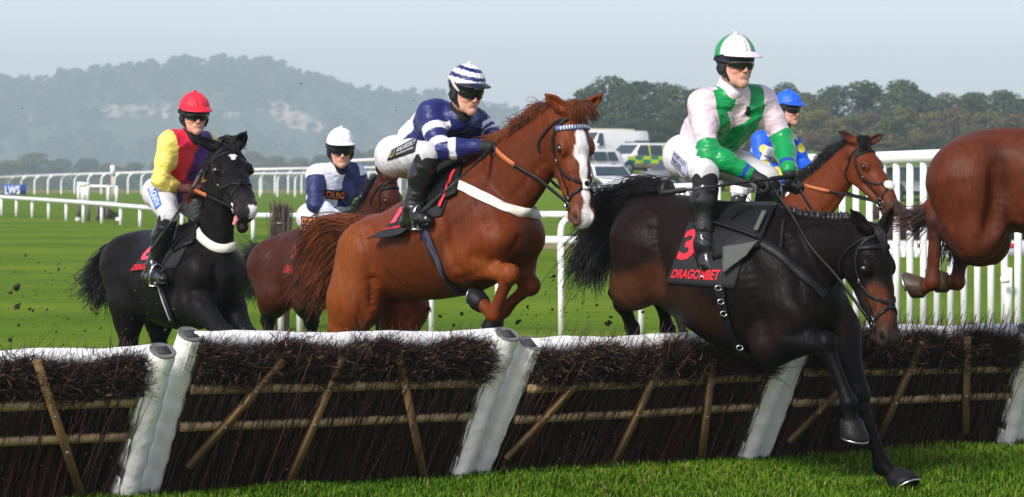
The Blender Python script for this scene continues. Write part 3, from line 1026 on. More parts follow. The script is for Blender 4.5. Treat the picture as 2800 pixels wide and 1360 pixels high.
class Frame:
    """sight-line geometry for one animal: pixel + distance from its middle plane -> point"""
    def __init__(s, z, phi, Y0, o, zo=None):
        s.z = z
        s.phi = math.radians(phi)
        s.fwd = V(math.cos(s.phi), -math.sin(s.phi), 0)
        s.near = V(-math.sin(s.phi), -math.cos(s.phi), 0)
        zz = zo or z
        s.O = P(zz[0] + o[0] / zz[2], zz[1] + o[1] / zz[2], Y0)
    def pix(s, x, y):
        return s.z[0] + x / s.z[2], s.z[1] + y / s.z[2]
    def on_plane(s, x, y, pt, n):
        px, py = s.pix(x, y)
        C = V(0, 0, CAMH)
        d = V((px - PCX) / FPX, 1, -(py - PYH) / FPX)
        return C + d * ((pt - C) @ n) / (d @ n)
    def J(s, x, y, w=0.0):
        return s.on_plane(x, y, s.O + w * s.near, s.near)
    def R(s, rpx, pt):
        return rpx / s.z[2] * pt[1] / FPX
    def at(s, z):
        f = Frame.__new__(Frame)
        f.__dict__.update(s.__dict__)
        f.z = z
        return f

def strands(guides, n, jit0, jit1, w0=.006, w1=.0015, seed=1, curl=.012, pts=12, lmin=.55):
    """hair: blends of neighbouring guide curves, each a thin three-sided tapering strand"""
    r = np.random.default_rng(seed)
    gs = []
    for g in guides:
        q = spline(g, 8)
        t = np.linspace(0, len(q) - 1, pts)
        i = np.minimum(t.astype(int), len(q) - 2)
        gs.append(q[i] + (q[i + 1] - q[i]) * (t - i)[:, None])
    gs = np.array(gs)
    vs_, fs_ = [], []
    T = np.linspace(0, 1, pts)[:, None]
    th = np.arange(3) * 2 * np.pi / 3
    base = 0
    for k in range(n):
        a = r.random() * (len(gs) - 1) if len(gs) > 1 else 0
        i = min(int(a), len(gs) - 2) if len(gs) > 1 else 0
        q = gs[i] * (1 - (a - i)) + gs[i + 1] * (a - i) if len(gs) > 1 else gs[0].copy()
        q = q + r.normal(0, jit0, 3) * (1 - T) + r.normal(0, jit1, 3) * T ** 1.4
        ph, fr = r.random(3) * 6.3, 3 + 5 * r.random()
        q = q + np.sin(ph + T * fr) * curl * T * r.random()
        L = lmin + (1 - lmin) * r.random() ** .6
        tt = np.linspace(0, L * (pts - 1), pts)
        ii = np.minimum(tt.astype(int), pts - 2)
        q = q[ii] + (q[ii + 1] - q[ii]) * (tt - ii)[:, None]
        t_, a_, b_ = frames(q)
        w = (w0 + (w1 - w0) * T) * (.6 + .8 * r.random())
        v = q[:, None] + (a_[:, None] * np.cos(th)[None, :, None] + b_[:, None] * np.sin(th)[None, :, None]) * w[:, None]
        vs_.append(v.reshape(-1, 3))
        I, Jx = np.meshgrid(np.arange(pts - 1), np.arange(3), indexing='ij')
        f = np.stack([I * 3 + Jx, I * 3 + (Jx + 1) % 3, (I + 1) * 3 + (Jx + 1) % 3, (I + 1) * 3 + Jx], -1).reshape(-1, 4)
        fs_.append(f + base)
        base += 3 * pts
    return np.concatenate(vs_), np.concatenate(fs_)

LEGR = dict(fore=(.125, .115, .056, .043, .042), hind=(.225, .165, .062, .046, .043))

def hoof_mesh(parent, coronet, toe, fwdhint, m, sc=1.0, shoe=True):
    ax = unit(toe - coronet)
    fr = fwdhint - (fwdhint @ ax) * ax
    fr = unit(fr)
    sd = np.cross(ax, fr)
    mb = MB()
    rings = [(0, .043, 0.0), (.012, .050, .0), (.05, .058, .008), (.072, .062, .012), (.078, .060, .012)]
    n = 18
    vs_ = []
    for h, r, sh in rings:
        for i in range(n):
            th = i * 2 * math.pi / n
            c, s_ = math.cos(th), math.sin(th)
            rr = r * sc * (1.0 if c > -.3 else .86)
            hh = h * sc * (1.0 + .22 * c)
            vs_.append(coronet + ax * hh + fr * (c * rr * 1.08 + sh * sc) + sd * s_ * rr)
    vs_ = np.array(vs_)
    fs = []
    for k in range(len(rings) - 1):
        for i in range(n):
            fs.append((k * n + i, k * n + (i + 1) % n, (k + 1) * n + (i + 1) % n, (k + 1) * n + i))
    fs.append(tuple(range(n - 1, -1, -1)))
    fs.append(tuple((len(rings) - 1) * n + i for i in range(n)))
    h = mk('hoof', vs_, fs, m, parent)
    if shoe:
        ring = []
        for i in range(3, 16):
            th = math.pi + i * 2 * math.pi / 18 + 0.0
            c, s_ = math.cos(th), math.sin(th)
            ring.append(coronet + ax * (.083 + .017 * c) * sc + fr * (c * .056 + .012) * sc + sd * s_ * .052 * sc)
        v, f = tube_vf(np.array(ring), .006 * sc, 6)
        mk('shoe', v, f, shoe_mat, h)
    return h

def horse(S, label):
    fr = Frame(S['z'], S['phi'], S['Y0'], S['o'])
    J = fr.J
    near = fr.near
    sc = S.get('scale', 1.0)
    F = Field(S.get('vox', .012))
    up = V(0, 0, 1.0)
    # trunk
    tc, tr = [], []
    for xt, yt, xb, yb in S['trunk']:
        a, b = J(xt, yt), J(xb, yb)
        tc.append((a + b) / 2); tr.append(np.linalg.norm(a - b) / 2)
    F.chain(tc, tr, .06, (near, S.get('flat', .84)), m=3)
    joints = {}
    for key in ('hind_near', 'hind_far', 'fore_near', 'fore_far'):
        if key not in S: continue
        sgn = 1 if 'near' in key else -1
        kind = key[:4]
        raw = S[key]
        wd = [.15, .17, .155, .14, .135, .13] if kind == 'fore' else [.16, .19, .16, .15, .145, .14]
        pts = [J(p[0], p[1], p[2] if len(p) > 2 else sgn * wd[i] * sc) for i, p in enumerate(raw)]
        joints[key] = pts
        r0, r1, r2, r3, r4 = [x * sc for x in LEGR[kind]]
        mul = S.get('leg_mul', {}).get(key, (1, 1, 1, 1, 1))
        r0, r1, r2, r3, r4 = r0 * mul[0], r1 * mul[1], r2 * mul[2], r3 * mul[3], r4 * mul[4]
        a, b, c, d, e, t = pts
        if kind == 'fore':
            wth = tc[-2] + up * tr[-2] * .75 + near * sgn * .06
            F.cone(wth, .11 * sc, a, r0 * 1.08, .08, (near, .75))
            F.cone(a, r0, b, r1, .05)
            mid = a * .1 + b * .62 + c * .28
            F.cone(b, r1 * .95, mid, r1 * .82, .05)
            F.cone(mid, r1 * .8, b * .22 + c * .78, r2 * 1.0, .035)
            F.cone(b * .22 + c * .78, r2 * .98, c, r2, .02)
        else:
            F.cone(a, r0, b, r1, .07, (near, .82))
            F.cone(b, r1, b * .55 + c * .45, r1 * .66, .05, (near, .85))
            F.cone(b * .55 + c * .45, r1 * .64, b * .15 + c * .85, r2 * .95, .04)
            # tendon of the hock and its point
            bk = unit((b - c) - ((b - c) @ unit(d - c)) * unit(d - c))
            F.cone(b * .15 + c * .85, r2 * .9, c, r2 * .95, .02)
            hp = c - unit(d - c) * .075 * sc - bk * .045 * sc
            F.cone(c, r2 * .8, hp, r2 * .55, .02)
            F.cone(hp, r2 * .4, b * .6 + c * .4 - bk * .07, r2 * .4, .04)
        cn = unit(d - c)
        F.sph(c, r2 * .95, .015)
        F.cone(c, r2 * .92, c + cn * .09 * sc, r3 * .86, .02)
        pal = (b - c) - ((b - c) @ cn) * cn
        if np.linalg.norm(pal) < .05: pal = -fr.fwd - ((-fr.fwd) @ cn) * cn
        pal = unit(pal) * (1 if kind == 'fore' else -1)
        if kind == 'hind' and pal @ fr.fwd > .3: pal = -pal
        F.cone(c + cn * .09 * sc - pal * .006, r3 * .72, d - cn * .06 * sc - pal * .004, r3 * .70, .012)
        F.cone(c + cn * .05 * sc + pal * .022 * sc, r3 * .48, d - cn * .03 * sc + pal * .020 * sc, r3 * .46, .008)
        F.sph(d + pal * .022 * sc, r3 * .62, .012)
        if kind == 'fore':
            F.ell(c - pal * .006, V(.052, .053, .060) * sc * r2 / .056, np.stack([pal, np.cross(cn, pal), cn], 1), .015)
            F.sph(c + pal * .035 * sc - cn * .02, r2 * .5, .02)
        F.cone(d - cn * .05 * sc, r3 * .85, d, r3 * 1.08, .015)
        F.cone(d, r3 * .98, e, r4 * .9, .018)
        F.sph(e, r4 * 1.02, .012)
    # chest
    for cdef in S.get('extra', []):
        F.cone(J(*cdef[0]), cdef[1], J(*cdef[2]), cdef[3], cdef[4] if len(cdef) > 4 else .06, (near, cdef[5]) if len(cdef) > 5 else None)
    # neck
    nk = [J(n[0], n[1], n[3] if len(n) > 3 else 0) for n in S['neck']]
    nr = [fr.R(n[2], p) for n, p in zip(S['neck'], nk)]
    F.chain(nk, nr, .09, (near, S.get('neckflat', .52)), m=3)
    # head frame
    H = S['head']
    yaw = math.radians(H['yaw'])
    hn = V(-math.sin(yaw), -math.cos(yaw), 0)
    if 'roll' in H:
        hn = unit(hn + up * math.tan(math.radians(H['roll'])))
    poll = J(H['poll'][0], H['poll'][1], H['poll'][2] if len(H['poll']) > 2 else 0)
    muz = fr.on_plane(H['muz'][0], H['muz'][1], poll, hn)
    L = np.linalg.norm(muz - poll)
    ex = (muz - poll) / L
    ey = unit(hn - (hn @ ex) * ex)
    ez = np.cross(ex, ey)
    if ez @ (V(math.cos(yaw), -math.sin(yaw), 0) + .3 * up) < 0: ez = -ez
    k_ = L / .60
    print('HEAD', label[:30], 'len %.2f' % L, {k: ['%.2f' % np.linalg.norm(p[i + 1] - p[i]) for i in range(5)] for k, p in joints.items()}, 'girth', ['%.2f' % r for r in tr])
    def Hd(x, y, z): return poll + (ex * x + ey * y + ez * z) * k_
    RH = np.stack([ex, ey, ez], 1)
    F.cone(Hd(.03, 0, -.035), .088 * k_, Hd(.17, 0, -.01), .086 * k_, .04, (ey, 1.08))
    F.cone(Hd(.15, 0, -.02), .085 * k_, Hd(.30, 0, -.012), .068 * k_, .03, (ey, 1.06))
    F.cone(Hd(.30, 0, -.012), .066 * k_, Hd(.46, 0, -.016), .052 * k_, .03, (ey, .98))
    F.cone(Hd(.46, 0, -.020), .054 * k_, Hd(.555, 0, -.034), .052 * k_, .03, (ey, 1.12))
    F.cone(Hd(.06, 0, -.10), .075 * k_, Hd(.2, 0, -.10), .07 * k_, .04, (ey, .75))
    for sg in (-1, 1):
        F.ell(Hd(.15, sg * .048, -.095), V(.105, .038, .092) * k_, RH, .03)
        F.cone(Hd(.19, sg * .028, -.145), .038 * k_, Hd(.44, sg * .014, -.092), .029 * k_, .03)
        F.cone(Hd(.22, sg * .066, -.045), .014 * k_, Hd(.37, sg * .046, -.04), .010 * k_, .035)
        F.ell(Hd(.185, sg * .086, .018), V(.048, .026, .028) * k_, RH, .022)
        F.ell(Hd(.197, sg * .108, .010), V(.022, .018, .016) * k_, RH, .012, sub=True)
        F.ell(Hd(.545, sg * .042, -.014), V(.042, .022, .036) * k_, RH, .022)
        Rn = RH @ np.array(Matrix.Rotation(math.radians(25), 3, 'Y'))
        F.ell(Hd(.556, sg * .064, -.012), V(.030, .017, .017) * k_, Rn, .012, sub=True)
        F.cone(Hd(.36, sg * .05, .012), .012 * k_, Hd(.46, sg * .04, -.002), .012 * k_, .02)
    F.cone(Hd(.565, 0, -.045), .040 * k_, Hd(.56, 0, -.065), .036 * k_, .02, (ey, 1.15))
    jaw = H.get('jaw', 0.0)
    F.cone(Hd(.43, 0, -.09 - jaw * .3), .03 * k_, Hd(.53, 0, -.098 - jaw), .030 * k_, .02, (ey, 1.1))
    F.sph(Hd(.52, 0, -.115 - jaw), .024 * k_, .02)
    if not jaw:
        F.cone(Hd(.57, -.05, -.088), .006, Hd(.57, .05, -.088), .006, .012, sub=True)
    # throat to neck
    F.cone(Hd(.05, 0, -.05), .085 * k_, nk[-1], nr[-1] * .95, .08, (near, .62))
    # ears
    ears = []
    for sg in (1, -1):
        b0 = Hd(.005, sg * .048, .045)
        tip = H.get('ear_near' if sg > 0 else 'ear_far')
        if tip is not None:
            tipp = P(*fr.pix(*tip), b0[1] - .03)
        else:
            tipp = Hd(-.15, sg * .075, .085)
        d = unit(tipp - b0)
        ln = min(.23 * k_, max(.15 * k_, np.linalg.norm(tipp - b0)))
        front = unit(V(0, -1, 0) * .6 + ez * .6 + ey * sg * .35)
        front = unit(front - (front @ d) * d)
        side = np.cross(d, front)
        Re = np.stack([d, side, front], 1)
        F.cone(b0, .032 * k_, b0 + d * ln * .3, .034 * k_, .022)
        F.ell(b0 + d * ln * .46, V(ln * .42, .034 * k_, .026 * k_), Re, .01)
        F.cone(b0 + d * ln * .5, .027 * k_, b0 + d * ln * .82, .013 * k_, .01)
        F.cone(b0 + d * ln * .8, .013 * k_, b0 + d * ln * 1.04, .005 * k_, .006)
        F.ell(b0 + d * ln * .55 + front * .027 * k_, V(ln * .40, .019 * k_, .028 * k_), Re, .005, sub=True)
        ears.append((b0, d, ln, front))
    for cdef in S.get('groove', []):
        F.cone(J(*cdef[0]), cdef[1], J(*cdef[2]), cdef[3], cdef[4] if len(cdef) > 4 else .05, None, True)
    v, fs = F.build()
    bvh0 = bvh_of(v, fs)
    nrm_ = vnormals(v, fs)
    off_ = np.zeros(len(v))
    for pts_, sig, amp in S.get('sculpt', []):
        hp_ = [camhit(bvh0, *fr.pix(*p))[0] for p in pts_]
        hp_ = [h for h in hp_ if h is not None]
        if not hp_: continue
        q_ = spline(np.array(hp_), 5) if len(hp_) > 1 else np.array(hp_)
        lo_, hi_ = q_.min(0) - 3 * sig, q_.max(0) + 3 * sig
        idx = np.where(np.all((v > lo_) & (v < hi_), 1))[0]
        d_ = np.min(np.linalg.norm(v[idx][:, None] - q_[None], axis=2), 1)
        off_[idx] += amp * np.exp(-(d_ / sig) ** 2)
    v = v + nrm_ * off_[:, None]
    v = v + unit_rows_noise(v, fs, S.get('relief', .0016))
    # coat colours
    base = np.array(S['coat'])
    col = np.tile(base, (len(v), 1))
    col *= (1 + .10 * vnoise(v, 5.0, S['phi']))[:, None]
    def blend(mask, c):
        nonlocal col
        col = col * (1 - mask[:, None]) + np.array(c) * mask[:, None]
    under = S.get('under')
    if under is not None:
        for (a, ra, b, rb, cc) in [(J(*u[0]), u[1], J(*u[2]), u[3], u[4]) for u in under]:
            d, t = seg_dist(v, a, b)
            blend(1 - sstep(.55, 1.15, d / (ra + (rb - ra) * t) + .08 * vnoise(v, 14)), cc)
    pc = S.get('points')
    if pc is not None:
        for key, pts in joints.items():
            a, b, c, d, e, t = pts
            st = b * (1 - S.get('point_start', .65)) + c * S.get('point_start', .65)
            for q0, q1, r in ((st, c, .115), (c, d, .09), (d, e, .085)):
                dd, tt = seg_dist(v, q0, q1)
                blend((1 - sstep(.85, 1.15, dd / r + .05 * vnoise(v, 20))), pc)
    X = (v - poll) @ ex / k_
    Yh = (v - poll) @ ey / k_
    Zh = (v - poll) @ ez / k_
    inhead = (X > -.05) & (X < .66) & (np.abs(Yh) < .14) & (Zh > -.2) & (Zh < .12)
    mz = H.get('muzzle_col')
    if mz is not None:
        blend(inhead * sstep(.43, .56, X + .02 * vnoise(v, 20)), mz)
    if S.get('ear_col') is not None:
        for b0, d, ln, front in ears:
            dd, tt = seg_dist(v, b0 + d * ln * .6, b0 + d * ln)
            blend((1 - sstep(.03, .05, dd)) * .8, S['ear_col'])
    if H.get('blaze'):
        for (x0, x1, y0, y1, w0, w1) in H['blaze']:
            t = np.clip((X - x0) / (x1 - x0), 0, 1)
            m_ = (X > x0 - .01) & (X < x1) & inhead & (Zh > -.055)
            wv = w0 + (w1 - w0) * t + .006 * np.sin(X * 60)
            blend(m_ * (1 - sstep(.85, 1.1, np.abs(Yh - (y0 + (y1 - y0) * t)) / wv)), (.78, .74, .72))
    # nostrils and inner ears
    for sg in (-1, 1):
        d = np.linalg.norm(v - Hd(.556, sg * .056, -.012), axis=1)
        blend((1 - sstep(.012, .022, d / k_)), H.get('nostril', (.015, .008, .008)))
    body_m = mat('coat_' + S['name'], attr=True, rough=S.get('rough', .5) , var=S.get('coatvar', .34), vscale=34, bump=.75, bscale=60,
                 stretch=(1.0, 1.0, .40), spec=S.get('spec', .28), ior=1.33, bdist=.006, rvar=.16)
    gx, gy = J(*S['o'])[:2]
    root = thing('horse', label, 'horse', (gx, gy, 0))
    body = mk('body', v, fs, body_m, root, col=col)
    bvh = bvh_of(v, fs)
    for sg in (1, -1):
        c = Hd(.195, sg * .095, .010)
        E_ = Field(.004); E_.sph(c, .0225 * k_, .001)
        ev, ef = E_.build()
        mk('eye', ev, ef, eye_mat, root)
    for key, pts in joints.items():
        hint = unit(pts[5] - pts[4]) * .2 + fr.fwd * .8 if 'hind' in key or True else fr.fwd
        ax = unit(pts[5] - pts[4])
        cn = unit(pts[3] - pts[2])
        # the toe side of the hoof faces away from the fold of the limb
        hint = fr.fwd * .6 + V(0, 0, .25)
        if abs(hint @ ax) > .8: hint = V(0, 0, 1.0) if 'fold_up' not in S else V(0, 0, -1.0)
        hoof_mesh(root, pts[4] - ax * .012, pts[5], hint, S.get('hoof_m', hoof_mat), sc * S.get('hoofsc', 1.05))
    A = dict(fr=fr, J=J, root=root, bvh=bvh, Hd=Hd, ex=ex, ey=ey, ez=ez, k=k_, nk=nk, nr=nr, tc=tc, tr=tr, joints=joints, poll=poll, muz=muz, S=S, v=v, fs=fs, body=body, eye=None, ears=ears)
    return A

def vnormals(v, fs):
    n = np.zeros_like(v)
    for f in fs:
        a, b, c = v[f[:, 0]], v[f[:, 1]], v[f[:, 2]]
        fn = np.cross(b - a, c - a)
        for k in range(f.shape[1]):
            np.add.at(n, f[:, k], fn)
    return n / (np.linalg.norm(n, axis=1)[:, None] + 1e-12)

def unit_rows_noise(v, fs, amp):
    """small relief along the vertex normals: muscle ripple and veins"""
    n = np.zeros_like(v)
    for f in fs:
        a, b, c = v[f[:, 0]], v[f[:, 1]], v[f[:, 2]]
        fn = np.cross(b - a, c - a)
        for k in range(f.shape[1]):
            np.add.at(n, f[:, k], fn)
    n /= np.linalg.norm(n, axis=1)[:, None] + 1e-12
    h = vnoise(v, 13.0, 3.1, 2) * amp
    return n * h[:, None]

def bridle(A, style='plain', mt=None, browband=None, ring=True, sheepskin=False, cross=True):
    """headpiece, browband, cheekpieces, crossed noseband and bit rings, laid on the head"""
    mt = mt or leather
    Hd, bvh, root, k = A['Hd'], A['bvh'], A['root'], A['k']
    br = MB()
    def st(name, pts, w, m=mt, closed=False, th=.004, parent=root):
        v, f = strap_vf(bvh, np.array([Hd(*p) for p in pts]), w * k * 1.35, th * 1.3, .003, 6, closed)
        return mk(name, v, f, m, parent)
    # headpiece over the poll and down both cheeks to the bit
    for sg in (1, -1):
        hp = st('cheekpiece', [(.03, 0, .05), (.045, sg * .05, .04), (.085, sg * .085, -.005), (.17, sg * .09, -.05), (.29, sg * .08, -.065), (.40, sg * .06, -.065), (.452, sg * .052, -.066)], .017)
        st('throat_strap', [(.035, sg * .05, .035), (.055, sg * .1, -.02), (.075, sg * .11, -.09), (.11, sg * .09, -.16), (.15, sg * .05, -.19)], .011)
        bk = Hd(.24, sg * .086, -.060)
        p, n = surf(bvh, bk, .006)
        tq = MB()
        c0 = unit(A['ex'])
        s0 = np.cross(n, c0)
        q = [p + (c0 * a + s0 * b) * k for a, b in ((-.012, -.012), (.012, -.012), (.012, .012), (-.012, .012), (-.012, -.012))]
        tq.tube(q, .0022 * k, 5)
        tq.build('buckle', steel, root)
    bb = st('browband', [(.085, .084, -.005), (.092, .07, .048), (.095, .035, .078), (.095, 0, .084), (.095, -.035, .078), (.092, -.07, .048), (.085, -.084, -.005)], .019, browband[0] if browband else mt, th=.006)
    if browband:
        for i in range(15):
            th = (i - 7) / 7.0
            y = .08 * math.sin(th * 1.35)
            z = -.005 + .092 * math.cos(th * 1.35) ** .8
            p, n = surf(bvh, Hd(.092, y, z), .008)
            q = MB()
            c0 = A['ex']
            q.tube([p - c0 * .010 * k, p + n * .003, p + c0 * .010 * k], .0042 * k, 6)
            q.build('browband_bead', browband[1], bb)
    # crossed noseband: from high on the cheeks over the nose to below the bit
    if cross:
        for sg in (1, -1):
            st('noseband', [(.26, sg * .085, -.055), (.32, sg * .07, -.022), (.37, sg * .045, .022), (.40, 0, .040), (.43, -sg * .04, .012), (.47, -sg * .052, -.045), (.485, -sg * .035, -.10), (.48, 0, -.125)], .013)
        p, n = surf(bvh, Hd(.395, 0, .05), .006)
        if sheepskin:
            f = Field(.006)
            f.ell(p, V(.040, .052, .024) * k, np.stack([A['ex'], A['ey'], A['ez']], 1), .01)
            ev, ef = f.build()
            ev = ev + unit_rows_noise(ev, ef, .006) * 1.0
            pad = mk('sheepskin_pad', ev, ef, fleece, root)
        else:
            ev, ef = strap_vf(bvh, np.array([Hd(.372, 0, .05), Hd(.395, 0, .05), Hd(.42, 0, .05)]), .04 * k, .012, .004, 4)
            pad = mk('noseband_pad', ev, ef, fleece if style == 'pale' else mt, root)
        p, n = surf(bvh, Hd(.395, 0, .06), .016 * k)
        mb = MB()
        th = np.linspace(0, 2 * np.pi, 9)
        disc = [p + n * .004 + (A['ex'] * math.cos(t) + A['ey'] * math.sin(t)) * .015 * k for t in th[:-1]]
        mb.add(np.vstack([disc, [p + n * .010]]), np.array([[i, (i + 1) % 8, 8] for i in range(8)]))
        mb.add(np.vstack([disc, [np.array(x) - n * .012 for x in disc]]), np.array([[i, 8 + i, 8 + (i + 1) % 8, (i + 1) % 8] for i in range(8)]))
        mb.build('noseband_rosette', mt, pad)
    else:
        st('noseband', [(.36, .07, -.05), (.36, .05, .02), (.36, 0, .045), (.36, -.05, .02), (.36, -.07, -.05)], .022)
    out = []
    for sg in (1, -1):
        c, n = surf(bvh, Hd(.462, sg * .06, -.072), .012)
        a, b = A['ex'], unit(A['ez'] * .9 + A['ey'] * sg * .25)
        th = np.linspace(0, 2 * np.pi, 22)
        ringp = [c + (a * math.cos(t) + b * math.sin(t)) * .034 * k for t in th]
        v, f = tube_vf(np.array(ringp), .0042 * k, 6, False)
        mk('bit_ring', v, f, steel, root)
        out.append(c)
        v, f = tube_vf(np.array([c, Hd(.47, sg * .03, -.082), Hd(.47, 0, -.085)]), .006, 6)
        mk('bit_mouthpiece', v, f, steel, root)
    # curb strap joining rings under the chin
    v, f = strap_vf(bvh, np.array([out[0], Hd(.47, .04, -.13), Hd(.47, 0, -.145), Hd(.47, -.04, -.13), out[1]]), .010, .004, .003, 5)
    mk('chin_strap', v, f, mt, root)
    return out

def rein(A, ring, hand, m=None, sag=.03, grip=True, width=.018, mid=None, side=1):
    """rein from bit ring to the rider's hand: leather with a rubber grip near the hand"""
    a, b = np.asarray(ring), np.asarray(hand)
    t = np.linspace(0, 1, 15)[:, None]
    q = a + (b - a) * t - V(0, 0, 1) * sag * np.sin(np.pi * t)
    if mid is not None:
        q = spline(np.array([a] + [np.asarray(x) for x in mid] + [b]), 6)
        q = q[np.linspace(0, len(q) - 1, 15).astype(int)]
    nr = A['fr'].near * side
    for i in range(1, len(q)):
        loc, nn, i_, dd = A['bvh'].ray_cast(Vector(q[i] + nr * 1.2), Vector(-nr))
        if loc is not None and (V(*loc) - q[i]) @ nr > -.012 and i < len(q) - 1: q[i] = V(*loc) + nr * .014
    q[1:-1] = (q[:-2] + 2 * q[1:-1] + q[2:]) / 4
    def ribbon(pp, w, th):
        t_, a_, b_ = frames(pp)
        G = np.stack([pp + a_ * w / 2 + b_ * th, pp + a_ * w / 2 - b_ * th, pp - a_ * w / 2 - b_ * th, pp - a_ * w / 2 + b_ * th], 1)
        k = 4; n = len(pp)
        i, j = np.meshgrid(np.arange(n - 1), np.arange(k), indexing='ij')
        f = np.stack([i * k + j, i * k + (j + 1) % k, (i + 1) * k + (j + 1) % k, (i + 1) * k + j], -1).reshape(-1, 4)
        caps = np.array([[3, 2, 1, 0], [4 * (n - 1), 4 * (n - 1) + 1, 4 * (n - 1) + 2, 4 * (n - 1) + 3]])
        return G.reshape(-1, 3), np.vstack([f, caps])
    v, f = ribbon(q, width, .002)
    o = mk('rein', v, f, leather, A['root'], smooth=False)
    if grip:
        v, f = ribbon(q[9:], width * 1.5, .004)
        mk('rein_grip', v, f, m or rubber_rein, o, smooth=False)
    return o
Z1, Z2, Z3 = (200, 220, 1.691), (640, 330, 1.9857), (800, 150, 1.5633)
Z4, Z5, Z6 = (1560, 60, 1.738), (1560, 480, 1.422), (2200, 300, 2.085)

DARK, BLACK = (.0105, .0060, .0048), (.0050, .0044, .0050)
hD = horse(dict(name='dark_bay', z=Z5, phi=45, Y0=16.6, o=(700, 120), vox=.0105, rough=.40, spec=.11,
    sculpt=[([(830, 240), (880, 380), (900, 480)], .035, -.012), ([(690, 320), (715, 480), (755, 620)], .045, -.016), ([(800, 500)], .09, .022), ([(330, 190), (345, 330), (330, 425)], .04, -.018), ([(300, 130)], .05, .014),
        ([(205, 170), (172, 330), (182, 450)], .03, -.007), ([(860, 200), (980, 185), (1080, 225)], .03, -.008), ([(1040, 430), (960, 380), (900, 330)], .03, -.010), ([(840, 622), (960, 640)], .025, -.007), ([(480, 505), (640, 620)], .02, -.004),
        ([(250, 330)], .07, .015), ([(420, 250), (440, 400)], .02, -.003), ([(500, 260), (530, 450)], .02, -.003), ([(930, 520), (960, 580)], .03, -.014), ([(1085, 330), (1075, 420), (1090, 480)], .02, -.008), ([(1150, 420), (1195, 520)], .014, .005), ([(1190, 300)], .03, -.004), ([(640, 420)], .12, .01)],
    trunk=[(300, 86, 300, 400), (350, 72, 345, 440), (470, 84, 470, 545), (600, 105, 600, 640), (700, 115, 715, 700), (790, 165, 815, 690), (840, 265, 880, 640)],
    flat=.86,
    hind_near=[(285, 275), (245, 425), (205, 500, .10), (240, 590, .02), (252, 650, .0), (262, 700, .0)],
    hind_far=[(330, 270), (360, 420), (352, 480, -.22), (378, 600, -.26), (390, 660, -.28), (400, 710, -.28)],
    fore_near=[(880, 540), (790, 650), (990, 652), (1083, 885), (1088, 955), (1094, 1040)],
    fore_far=[(1000, 540), (1045, 600), (1120, 850), (1212, 1128), (1262, 1172), (1300, 1215)],
    leg_mul={'fore_near': (1.05, 1.1, 1.12, 1.05, 1.05), 'hind_near': (1.0, .88, .9, .9, 1), 'hind_far': (1, .7, .9, .95, 1), 'fore_far': (1, 1.0, 1.1, 1.1, 1.05)},
    neck=[(800, 350, 195), (900, 325, 162), (990, 298, 124), (1060, 285, 103), (1110, 275, 84)],
    extra=[((850, 420, 0), .23, (910, 500, 0), .18, .09, .85)],
    groove=[((700, 330, .36), .03, (800, 560, .34), .03, .08), ((340, 250, .34), .03, (340, 430, .34), .03, .09)],
    head=dict(poll=(1160, 222), muz=(1256, 660), yaw=54, ear_near=(1096, 142), ear_far=(1246, 138), muzzle_col=(.028, .02, .018), nostril=(.004, .003, .003)),
    coat=DARK, points=BLACK, point_start=.3,
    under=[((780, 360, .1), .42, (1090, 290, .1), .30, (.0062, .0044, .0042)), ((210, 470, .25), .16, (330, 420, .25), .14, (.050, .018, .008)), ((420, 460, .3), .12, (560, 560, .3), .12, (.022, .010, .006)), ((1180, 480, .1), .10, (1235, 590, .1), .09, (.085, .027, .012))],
    hoofsc=1.32), 'black-brown horse stretching a foreleg to the grass in front of the hurdle')

